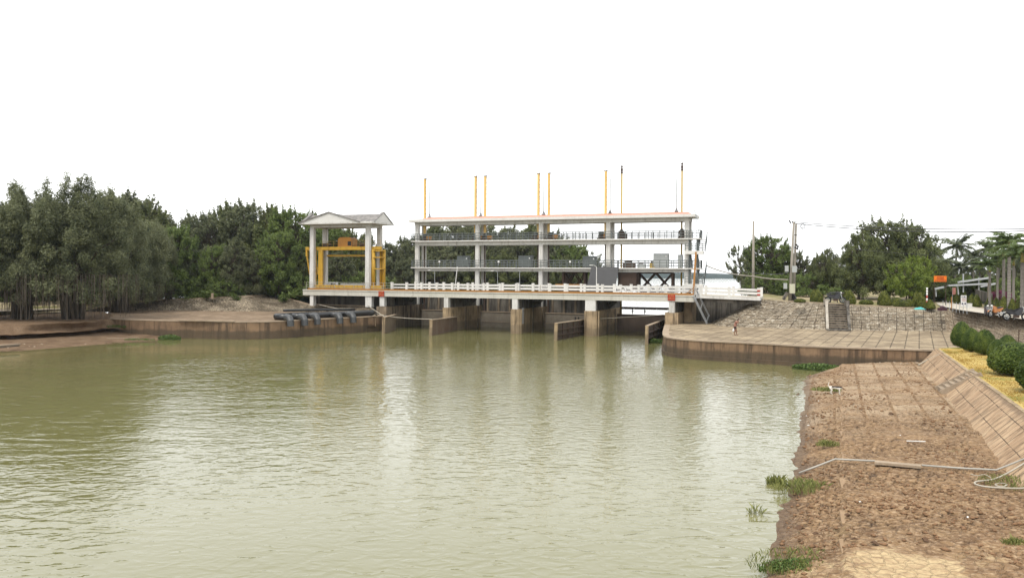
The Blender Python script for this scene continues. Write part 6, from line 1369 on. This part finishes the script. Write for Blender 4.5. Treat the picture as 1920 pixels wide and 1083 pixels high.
# motorbikes
def motorbike(lab, loc, rot, body, seatm, group='motorbikes', scale=1.0):
    t = thing('motorbike', lab, 'motorbike', loc, rot, group); t.scale = (scale,) * 3
    for x in (-.62, .62):
        w_ = MB().ring((x, 0, .29), .24, .055, 'y', 20, 8).build('wheel', RUBBER, t, True, True); mb = MB().ring((x, 0, .29), .18, .014, 'y', 18, 5); mb.tube([(x, -.06, .29), (x, .06, .29)], .05, 8)
        for k in range(6): a = k * 1.047; mb.beam((x, 0, .29), (x + .18 * math.cos(a), 0, .29 + .18 * math.sin(a)), .02, .02)
        mb.build('rim', GALV, w_, local=True)
    mb = MB(); mb.add([(x, s * w2, z) for s in (-1, 1) for x, z, w2 in ((-.85, .78, .07), (-.45, .74, .12), (-.1, .66, .12), (.1, .40, .12), (.32, .40, .10), (.44, .92, .09), (.36, .95, .06), (.20, .52, .10), (-.02, .48, .10), (-.35, .42, .12), (-.62, .58, .11))],
        [list(range(11))[::-1], list(range(11, 22))] + [[i, (i + 1) % 11, 11 + (i + 1) % 11, 11 + i] for i in range(11)]); mb.build('body', body, t, local=True, bevel=.02)
    mb = MB(); mb.add([(x, s * .12, z) for s in (-1, 1) for x, z in ((-.72, .80), (-.2, .70), (0, .70), (.02, .76), (-.25, .80), (-.7, .88))], [list(range(6))[::-1], list(range(6, 12))] + [[i, (i + 1) % 6, 6 + (i + 1) % 6, 6 + i] for i in range(6)]); mb.build('seat', seatm, t, local=True, bevel=.03)
    MB().tube([(.44, -.33, 1.06), (.42, -.1, .98), (.42, .1, .98), (.44, .33, 1.06)], .022, 8).build('handlebar', BLACKM, t, True, True)
    mb = MB(); 
    for s in (-.06, .06): mb.tube([(.42, s, .92), (.62, s, .29)], .028, 8)
    mb.build('fork', GALV, t, True, True)
    MB().lathe([(.02, 0), (.09, .03), (.10, .1), (.03, .16)], (.47, 0, .86), 10).build('headlight', SIGNW, t, True, True)
    MB().tube([(-.1, .14, .3), (-.5, .16, .32), (-.8, .17, .42)], .045, 8).build('exhaust', GALV, t, True, True)
    MB().box((.02, 0, .30), (.36, .2, .22)).build('engine', DARKST, t, local=True)
    mb = MB(); mb.add([(.36, s * .08, .52) for s in (-1, 1)] + [(.78, s * .07, .58) for s in (-1, 1)] + [(.90, s * .06, .44) for s in (-1, 1)], [[0, 1, 3, 2], [2, 3, 5, 4]]); mb.build('mudguard', body, t, local=True)
    for s in (-1, 1):
        mb = MB(); mb.tube([(.44, s * .26, 1.05), (.42, s * .33, 1.22)], .01, 5); mb.box((.42, s * .34, 1.24), (.02, .10, .07)); mb.build('mirror', BLACKM, t, local=True)
    MB().beam((0, .12, .3), (-.05, .30, .02), .03, .03).build('side_stand', GALV, t, local=True)
    return t
BK = simple('black_bike_plastic', (.018, .018, .022), .3, .5); BO = simple('orange_bike_plastic', (.45, .16, .03), .35, .5); BM = simple('plum_bike_plastic', (.07, .022, .035), .35, .5); SEAT = simple('bike_seat', (.02, .02, .02), .6)
motorbike('black motorbike parked side-on at the top of the embankment steps', Vector((PD(1566, 570, 90.6).x, 90.6, 4.40)), R(-22), BK, SEAT, scale=1.25)
motorbike('dark plum motorbike on the road, leftmost of the three', P(1850, 592.8, 3.97), R(250), BM, SEAT)
motorbike('orange motorbike between the two dark ones on the road', P(1867, 594, 3.95), R(200), BO, SEAT, scale=1.05)
motorbike('black motorbike on the road at the right edge', P(1905, 600.3, 3.88), R(-14), BK, SEAT, scale=1.12)
p = P(1767, 582, 3.86); tag(MB().box(p + Vector((0, 0, .15)), (.9, .5, .3), .4).lathe([(.25, .3), (.28, .4), (.1, .52)], p, 8).build('sack', BM), 'dark sack dumped at the wall end right of the striped post', 'sack')
# black frame behind the motorbike
t = thing('canopy_stand', 'black open frame with flat top behind the motorbike on the embankment', 'frame', PD(1568, 566, 94)); D = 94
MB().beam(PD(1556, 548.8, D), PD(1578, 548.2, D), .9, .10).build('top', BLACKM, t)
for px in (1557, 1570): MB().beam(PD(px, 567, D), PD(px, 549, D), .09, .09).build('leg', BLACKM, t)
t = thing('bench', 'grey stone bench and table right of the black frame', 'bench', PD(1583, 566, 97)); D = 97
for py in (549.5, 558.5): MB().beam(PD(1578, py, D), PD(1590, py - .4, D), .5, .16).build('slab', DARKC, t)
for px in (1580, 1588): MB().beam(PD(px, 567, D), PD(px, 550, D), .2, .2, up=(0, 1, 0)).build('leg', DARKC, t)

# steps in the right embankment
STEPM = concrete('lit_step_tread', (.34, .27, .19), (.10, .08, .06), .5, .6, 2, .01)  # treads paler than risers: lit tops and shaded fronts put into the colours
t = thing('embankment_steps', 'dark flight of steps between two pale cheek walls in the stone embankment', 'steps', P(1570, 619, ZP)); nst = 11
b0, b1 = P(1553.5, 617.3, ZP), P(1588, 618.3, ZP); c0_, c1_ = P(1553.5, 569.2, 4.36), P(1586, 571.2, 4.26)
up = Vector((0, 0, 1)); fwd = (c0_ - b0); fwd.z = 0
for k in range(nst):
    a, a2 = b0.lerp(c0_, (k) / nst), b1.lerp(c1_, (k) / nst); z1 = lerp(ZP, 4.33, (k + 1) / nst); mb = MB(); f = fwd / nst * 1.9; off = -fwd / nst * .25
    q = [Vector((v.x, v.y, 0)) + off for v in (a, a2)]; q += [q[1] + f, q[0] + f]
    mb.add([(v.x, v.y, z1 - .5) for v in q] + [(v.x, v.y, z1) for v in q], [[3, 2, 1, 0], [4, 5, 6, 7], [0, 1, 5, 4], [1, 2, 6, 5], [2, 3, 7, 6], [3, 0, 4, 7]]); mb.build('riser', DARKC, t)  # darker concrete here stands for shade on the step fronts
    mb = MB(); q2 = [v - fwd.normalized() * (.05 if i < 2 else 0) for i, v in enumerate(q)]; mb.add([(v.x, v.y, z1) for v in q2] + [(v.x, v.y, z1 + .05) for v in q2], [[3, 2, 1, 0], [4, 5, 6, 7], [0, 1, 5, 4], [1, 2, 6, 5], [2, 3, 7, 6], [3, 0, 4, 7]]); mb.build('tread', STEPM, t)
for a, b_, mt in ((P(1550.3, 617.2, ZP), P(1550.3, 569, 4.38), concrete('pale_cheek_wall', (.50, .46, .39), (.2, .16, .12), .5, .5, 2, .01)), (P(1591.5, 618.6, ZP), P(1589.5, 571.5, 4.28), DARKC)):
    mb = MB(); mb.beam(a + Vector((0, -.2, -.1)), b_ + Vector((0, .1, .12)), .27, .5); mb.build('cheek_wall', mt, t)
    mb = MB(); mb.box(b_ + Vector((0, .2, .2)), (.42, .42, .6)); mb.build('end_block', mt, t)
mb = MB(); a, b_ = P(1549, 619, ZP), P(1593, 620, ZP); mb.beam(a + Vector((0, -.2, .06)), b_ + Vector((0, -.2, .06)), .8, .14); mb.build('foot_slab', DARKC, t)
# little steps in the near slope
t = thing('slope_steps', 'short concrete steps between two kerbs crossing the near slope up to the lawn', 'steps', P(1762, 733, .7))
for a, b_ in ((P(1756, 729, .72), P(1827, 695, 2.0)), (P(1765, 737, .72), P(1841, 702, 2.0))): MB().beam(a, b_ , .26, .34).build('kerb', DARKC if a.x < 0 else COPING, t, bevel=.03)
l0, l1, r0, r1 = P(1757.5, 730, .72), P(1828, 697, 1.95), P(1764, 736, .72), P(1838, 702, 1.95)
for k in range(7):
    a, a2, c, c2 = l0.lerp(l1, k / 7), r0.lerp(r1, k / 7), l0.lerp(l1, (k + 1.1) / 7), r0.lerp(r1, (k + 1.1) / 7); z1 = lerp(.78, 2.0, (k + 1) / 7)
    mb = MB(); mb.add([(v.x, v.y, z1 - .32) for v in (a, a2, c2, c)] + [(v.x, v.y, z1) for v in (a, a2, c2, c)], [[3, 2, 1, 0], [4, 5, 6, 7], [0, 1, 5, 4], [1, 2, 6, 5], [2, 3, 7, 6], [3, 0, 4, 7]]); mb.build('step', COPING, t)
# water pipe and hoses on the mud
def onmud(px, py, z): return P(px, py, z)
t = thing('water_pipe', 'thin grey-brown water pipe crossing the cracked mud, with a plank over its middle', 'pipe', onmud(1640, 864, .7))
MB().tube([onmud(*q) for q in ((1498, 886, .12), (1530, 874, .38), (1566, 860, .62), (1640, 863.5, .72))], .035, 8).build('pipe', THINW, t, smooth=True)
MB().tube([onmud(*q) for q in ((1728, 871.5, .74), (1800, 877, .76), (1868, 880.5, .78), (1925, 858, 1.15))], .035, 8).build('pipe', THINW, t, smooth=True)
tag(MB().beam(onmud(1640, 866, .70), onmud(1727, 874, .72), .3, .10).build('plank', COPING, bevel=.01), 'weathered plank lying along the pipe on the cracked mud', 'plank')
rope('pale hose looping on the mud at the right edge', smooth_path([onmud(*q) for q in ((1930, 862, 1.15), (1890, 886, .82), (1862, 898, .76), (1832, 902, .75), (1829, 907, .74), (1850, 912, .75), (1900, 915, .76), (1935, 914, .78))], 6), .03, ROPE, 'hose')
rng = random.Random(3); pts = []
for k in range(26): a = k * .9; pts.append(onmud(1877 + 13 * math.cos(a) * rng.uniform(.6, 1), 908 + 4 * math.sin(a) * rng.uniform(.6, 1), .77 + .01 * (k % 3)))
rope('tangle of thin white cord beside the white hose', smooth_path(pts, 3), .012, ROPE, 'cord')
rope('scrap of white cord on the mud above the hose', smooth_path([onmud(*q) for q in ((1820, 888, .78), (1832, 891, .78), (1846, 889, .78), (1858, 895, .78))], 4), .014, ROPE, 'cord')
rope('white hose lying on the mud near the corner of the far slope', smooth_path([onmud(*q) for q in ((1722, 684, .75), (1740, 674, 1.15), (1762, 664, 1.75))], 4), .05, ROPE, 'hose')
# litter
CLOD = simple('mud_clod', (.13, .08, .05), .95, .1)
def litter(label, spots, mat, sz, z, group):
    rng = random.Random(len(spots))
    for px, py in spots:
        p = P(px, py, z); a = rng.uniform(0, 3); s = sz * rng.uniform(.6, 1.3); mb = MB(); mb.add([(p.x + x * s * math.cos(a) - y * s * .5 * math.sin(a), p.y + x * s * math.sin(a) + y * s * .5 * math.cos(a), p.z + zz * s) for x, y, zz in ((-1, -1, 0), (0, -1.1, .35), (1, -.8, 0), (-1, 1, .1), (.1, 1, .5), (1.1, .9, 0), (0, 0, .7))], [[0, 1, 6, 3], [1, 2, 5, 6], [6, 5, 4], [3, 6, 4], [0, 2, 1], [0, 3, 4, 5, 2]])
        tag(mb.build('litter', mat), label, 'litter', group)
litter('scrap of pale litter on the brown mud bank at the left', [(67, 616.5), (135, 613.5), (45, 645), (55, 649), (65, 650), (78, 645), (15, 652), (160, 645), (132, 620)], COPING, .13, .75, 'litter on the left mud bank')
litter('scrap of pale litter among the plants at the foot of the quay wall', [(1650, 680), (1662, 676.5), (1676, 679), (1690, 682), (1702, 681), (1712, 677), (1720, 681)], COPING, .13, .72, 'litter at the quay wall foot')
litter('scrap of white litter on the cracked mud near the water', [(1535, 751), (1512, 779), (1702, 842 - 150), (1688, 816), (1516, 797), (1613, 940), (1815, 970)], SIGNW, .06, .6, 'litter on the near mud')
litter('dark clod of mud on the near bank', [(1671, 776), (1497, 740), (1590, 965), (1602, 1010), (1640, 1018), (1735, 1012), (1500, 990), (1530, 1000)], CLOD, .13, .6, 'mud clods')
tag(MB().tube([P(-10, 648, .55), P(38, 645, .55)], .09, 7).build('log', COPING, smooth=True), 'pale stick lying on the mud bank at the left edge, above another', 'log'); tag(MB().tube([P(-10, 651.5, .4), P(36, 647.5, .45)], .07, 7).build('log', BARK, smooth=True), 'dark stick lying on the mud bank at the left edge', 'log')
tag(MB().tube([P(200, 634, .5), P(262, 633, .45)], .035, 6).build('stick', COPING), 'long thin stick on the mud below the left quay wall', 'stick')
tag(MB().beam(P(1700, 826, .72), P(1735, 827, .72), .06, .03).build('stick', SIGNW), 'thin white strip lying on the middle of the cracked mud', 'strip')
tag(MB().beam(P(335, 600.3, ZL + .05), P(440, 602, ZL + .05), .35, .08).build('plank', COPING), 'long pale plank lying on the edge of the left platform', 'plank')
p = P(1910, 637, 3.0); t = thing('broken_post', 'short broken post sticking up from the right embankment', 'post', p); MB().tube([p - Vector((0, 0, .5)), p + Vector((0, 0, .75))], .035, 6).build('post', DARKST, t); MB().beam(p + Vector((0, 0, .65)), p + Vector((.45, -.1, .5)), .05, .04).build('arm', DARKST, t)
for i, px in enumerate((378, 446, 462, 514)):
    p = P(px, 556.5 - (px - 446) * .035, 3.75) + ET * 2.2; tag(MB().box(p + Vector((0, 0, .3)), (.3, .3, .75)).build('marker_stone', COPING), 'low pale marker stone at the edge of the dike road', 'marker stone', 'marker stones on the dike road')
# distant boat on the lake
p = P(1388, 523.5, 0); t = thing('distant_boat', 'small pale boat far out on the lake', 'boat', p); mb = MB(); mb.xf = lambda x, y, z: p + Vector((x, y, z))
mb.add([(-9, 0, 1.6), (-7, -2, 0), (7, -2, 0), (10, 0, 2), (7, 2, 0), (-7, 2, 0), (-8, -2, 1.5), (8, -2, 1.7), (8, 2, 1.7), (-8, 2, 1.5)], [[1, 2, 7, 6], [5, 9, 8, 4], [2, 3, 7], [4, 8, 3], [6, 7, 3, 8, 9, 0], [0, 1, 6], [0, 9, 5], [0, 5, 1], [1, 5, 4, 3, 2]]); mb.build('hull', simple('pale_blue_boat', (.35, .48, .58)), t)
mb = MB(); mb.xf = lambda x, y, z: p + Vector((x, y, z)); mb.bx(-6, 3, -1.4, 1.4, 1.6, 4); mb.bx(-6.6, 3.6, -1.7, 1.7, 4, 4.3); mb.build('cabin', SIGNW, t)

# ================================================================== dog and person
def skin_mesh(nodes, edges, root=0, sub=2):
    """nodes: list of (co, rx, ry)"""
    me = bpy.data.meshes.new('s'); me.from_pydata([n_[0] for n_ in nodes], edges, []); o = bpy.data.objects.new('s', me); COL.objects.link(o)
    o.modifiers.new('skin', 'SKIN').use_smooth_shade = True; sv = me.skin_vertices[0].data if me.skin_vertices else None
    if sv is None:
        bm = bmesh.new(); bm.from_mesh(me); bm.verts.layers.skin.verify(); bm.to_mesh(me); bm.free(); sv = me.skin_vertices[0].data
    for i, n_ in enumerate(nodes): sv[i].radius = (n_[1], n_[2] if len(n_) > 2 else n_[1]); sv[i].use_root = (i == root)
    s = o.modifiers.new('sub', 'SUBSURF'); s.levels = sub; s.render_levels = sub
    dg = bpy.context.evaluated_depsgraph_get(); out = bpy.data.meshes.new_from_object(o.evaluated_get(dg)); bpy.data.objects.remove(o); bpy.data.meshes.remove(me)
    out.polygons.foreach_set('use_smooth', [True] * len(out.polygons)); return out
DOGM = M('dog_coat'); _o = DOGM.obj(); _x = DOGM.n('SeparateXYZ', {0: _o}); _n = DOGM.noise(6, _o, 3)
_m = DOGM.math('MULTIPLY', DOGM.ramp(DOGM.math('ADD', _x.outputs[2], DOGM.math('MULTIPLY', _n, .10)), .455, .48), DOGM.ramp(_x.outputs[0], -.22, -.16))
_h = DOGM.ramp(DOGM.math('ADD', _x.outputs[0], DOGM.math('MULTIPLY', _n, .08)), .40, .46)
DOGM = DOGM.out(DOGM.mix(_h, DOGM.mix(_m, (.72, .68, .60), (.03, .026, .024)), (.30, .20, .12)), .9, DOGM.bump(DOGM.noise(40, _o), .004), .1)
dg_n = [((-.26, 0, .40), .085), ((-.10, 0, .40), .095), ((.08, 0, .41), .105), ((.22, 0, .42), .10), ((.32, 0, .43), .065), ((.41, 0, .40), .055), ((.47, 0, .36), .062), ((.55, 0, .31), .036), ((.60, 0, .285), .026),
        ((-.34, 0, .43), .03), ((-.39, 0, .55), .022), ((-.36, 0, .66), .018), ((-.30, 0, .70), .012),
        ((-.24, .07, .34), .06), ((-.20, .075, .24), .042), ((-.28, .075, .14), .026), ((-.26, .075, .03), .022), ((-.22, .075, .012), .024),
        ((-.24, -.07, .34), .06), ((-.16, -.075, .24), .042), ((-.22, -.075, .14), .026), ((-.18, -.075, .03), .022), ((-.14, -.075, .012), .024),
        ((.22, .065, .33), .045), ((.20, .065, .22), .030), ((.22, .065, .12), .023), ((.21, .065, .03), .021), ((.245, .065, .012), .024),
        ((.22, -.065, .33), .045), ((.26, -.065, .22), .030), ((.24, -.065, .12), .023), ((.27, -.065, .03), .021), ((.305, -.065, .012), .024)]
dg_e = [(0, 1), (1, 2), (2, 3), (3, 4), (4, 5), (5, 6), (6, 7), (7, 8), (0, 9), (9, 10), (10, 11), (11, 12), (0, 13), (13, 14), (14, 15), (15, 16), (16, 17), (0, 18), (18, 19), (19, 20), (20, 21), (21, 22), (3, 23), (23, 24), (24, 25), (25, 26), (26, 27), (3, 28), (28, 29), (29, 30), (30, 31), (31, 32)]
me = skin_mesh(dg_n, dg_e, 1); me.materials.append(DOGM); me.name = 'dog'
p = P(1566, 739, .52); dog = link('dog', me, None, p); dog.rotation_euler = (0, 0, R(-25)); tag(dog, 'white dog with a black patch on its back, sniffing the mud, tail raised', 'dog')
for s in (-1, 1):
    mb = MB(); mb.add([(.43, s * .035, .40), (.40, s * .07, .41), (.43, s * .085, .33), (.44, s * .05, .41)], [[0, 1, 2], [0, 2, 3], [1, 3, 2], [0, 3, 1]]); e = mb.build('ear', BLACKM, dog, local=True)
p = P(1378, 628, ZP); SKIN = simple('brown_skin', (.27, .14, .085), .6); SHIRT = simple('faded_brown_shirt', (.36, .19, .14), .9, .1, .4, 5); SHORTS = simple('dark_shorts', (.07, .05, .045), .9, .1); HAIR = simple('black_hair', (.012, .01, .01), .5)
per = thing('person', 'person in a faded brown shirt bending forward with a raised arm and a white bag', 'person', p, R(-20))
# standing, seen from behind and to the side, stooping to the right
body = [((0, 0, .86), .125, .105), ((.03, 0, 1.0), .115, .10), ((.08, 0, 1.14), .125, .105), ((.16, 0, 1.27), .13, .10), ((.22, 0, 1.36), .055), ((.27, 0, 1.43), .06), ((.31, 0, 1.48), .085, .08), ((.33, 0, 1.54), .078, .072),
        ((-.02, -.10, .78), .095), ((.04, -.11, .47), .062), ((-.03, -.12, .26), .052), ((-.06, -.12, .07), .034), ((.06, -.13, .03), .034), ((.11, -.13, .025), .026),
        ((.02, .10, .78), .095), ((.12, .11, .47), .062), ((.13, .12, .26), .052), ((.14, .12, .07), .034), ((.26, .12, .03), .034), ((.31, .12, .025), .026),
        ((.14, -.19, 1.27), .055), ((.30, -.25, 1.16), .044), ((.36, -.22, 1.30), .036), ((.34, -.14, 1.44), .028), ((.335, -.11, 1.49), .026),
        ((.10, .19, 1.26), .055), ((-.02, .24, 1.02), .042), ((-.10, .26, .80), .032), ((-.11, .26, .73), .03)]
be = [(0, 1), (1, 2), (2, 3), (3, 4), (4, 5), (5, 6), (6, 7), (0, 8), (8, 9), (9, 10), (10, 11), (11, 12), (12, 13), (0, 14), (14, 15), (15, 16), (16, 17), (17, 18), (18, 19), (3, 20), (20, 21), (21, 22), (22, 23), (23, 24), (3, 25), (25, 26), (26, 27), (27, 28)]
def fingers(root, d, side):
    out = []; 
    for k in range(5): a = Vector(root); s = Vector(side) * (.018 * (k - 1.5)) if k < 4 else Vector(side) * -.04; l = (.07, .08, .075, .06, .05)[k]; out.append((len(out), a + s * .6, a + s + Vector(d) * l * .6, a + s * 1.05 + Vector(d) * l + Vector((.012, 0, 0))))
    return out
for root, par, d, side in (((.335, -.11, 1.49), 24, (0, .25, .9), (1, 0, 0)), ((-.11, .26, .73), 28, (0, 0, -1), (1, 0, 0))):
    for _, a, b_, c in fingers(root, d, side):
        i = len(body); body += [(tuple(a), .009), (tuple(b_), .009), (tuple(c), .008)]; be += [(par, i), (i, i + 1), (i + 1, i + 2)]
me = skin_mesh(body, be, 0, 2); me.materials.append(SKIN); me.name = 'body'; link('body', me, per)
me = skin_mesh([((-.02, 0, .74), .185, .165), ((.03, 0, 1.0), .165, .15), ((.08, 0, 1.14), .175, .15), ((.16, 0, 1.28), .175, .14), ((.20, 0, 1.33), .085), ((.14, -.19, 1.27), .095), ((.27, -.242, 1.175), .078), ((.10, .19, 1.26), .095), ((.01, .232, 1.07), .078)], [(0, 1), (1, 2), (2, 3), (3, 4), (3, 5), (5, 6), (3, 7), (7, 8)], 0); me.materials.append(SHIRT); link('shirt', me, per)
me = skin_mesh([((0, 0, .88), .14, .12), ((-.02, -.10, .78), .108), ((.02, -.11, .56), .085), ((.02, .10, .78), .108), ((.09, .11, .56), .085)], [(0, 1), (1, 2), (0, 3), (3, 4)], 0); me.materials.append(SHORTS); link('shorts', me, per)
me = skin_mesh([((.30, 0, 1.53), .088, .085), ((.33, 0, 1.575), .085, .08), ((.28, 0, 1.47), .05)], [(0, 1), (0, 2)], 0); me.materials.append(HAIR); link('hair', me, per)
mb = MB(); mb.tube([(.40, .0, 1.52), (.425, 0, 1.50)], [.016, .01], 6); mb.build('nose', SKIN, per, local=True)
for s in (-1, 1): mb = MB(); mb.lathe([(.004, -.012), (.012, 0), (.004, .012)], (.392, s * .03, 1.53), 8); mb.build('eye', BLACKM, per, local=True); mb = MB(); mb.lathe([(.006, -.03), (.018, 0), (.006, .03)], (.32, s * .085, 1.51), 8); mb.build('ear', SKIN, per, local=True)
mb = MB(); mb.beam((.398, -.022, 1.46), (.398, .022, 1.46), .008, .01); mb.build('mouth', SHORTS, per, local=True)
q = Vector((-.11, .26, .70)); q = Vector((p.x, p.y, p.z)) + Matrix.Rotation(R(-20), 3, 'Z') @ q
t = thing('carrier_bag', 'white carrier bag hanging from the hand of the bending person', 'bag', q - Vector((0, 0, .42)))
MB().lathe([(.10, 0), (.16, .04), (.17, .14), (.13, .26), (.06, .34), (.03, .36)], q - Vector((0, 0, .42)), 12).build('sack', SIGNW, t, smooth=True); MB().tube([q - Vector((.03, 0, .08)), q + Vector((0, 0, .02)), q - Vector((-.03, 0, .08))], .012, 6).build('handle', SIGNW, t)
# ------------------------------------------------------------------ air
hz = bpy.data.materials.new('haze'); hz.use_nodes = True; n_ = hz.node_tree; n_.nodes.clear()
pv = n_.nodes.new('ShaderNodeVolumePrincipled'); pv.inputs['Color'].default_value = (.72, .85, 1, 1); pv.inputs['Density'].default_value = .00008
ho = n_.nodes.new('ShaderNodeOutputMaterial'); n_.links.new(pv.outputs[0], ho.inputs['Volume'])
mb = MB(); mb.bx(-2100, 2750, -260, 1960, -9, 42); tag(mb.build('haze', hz, local=True), kind='stuff')
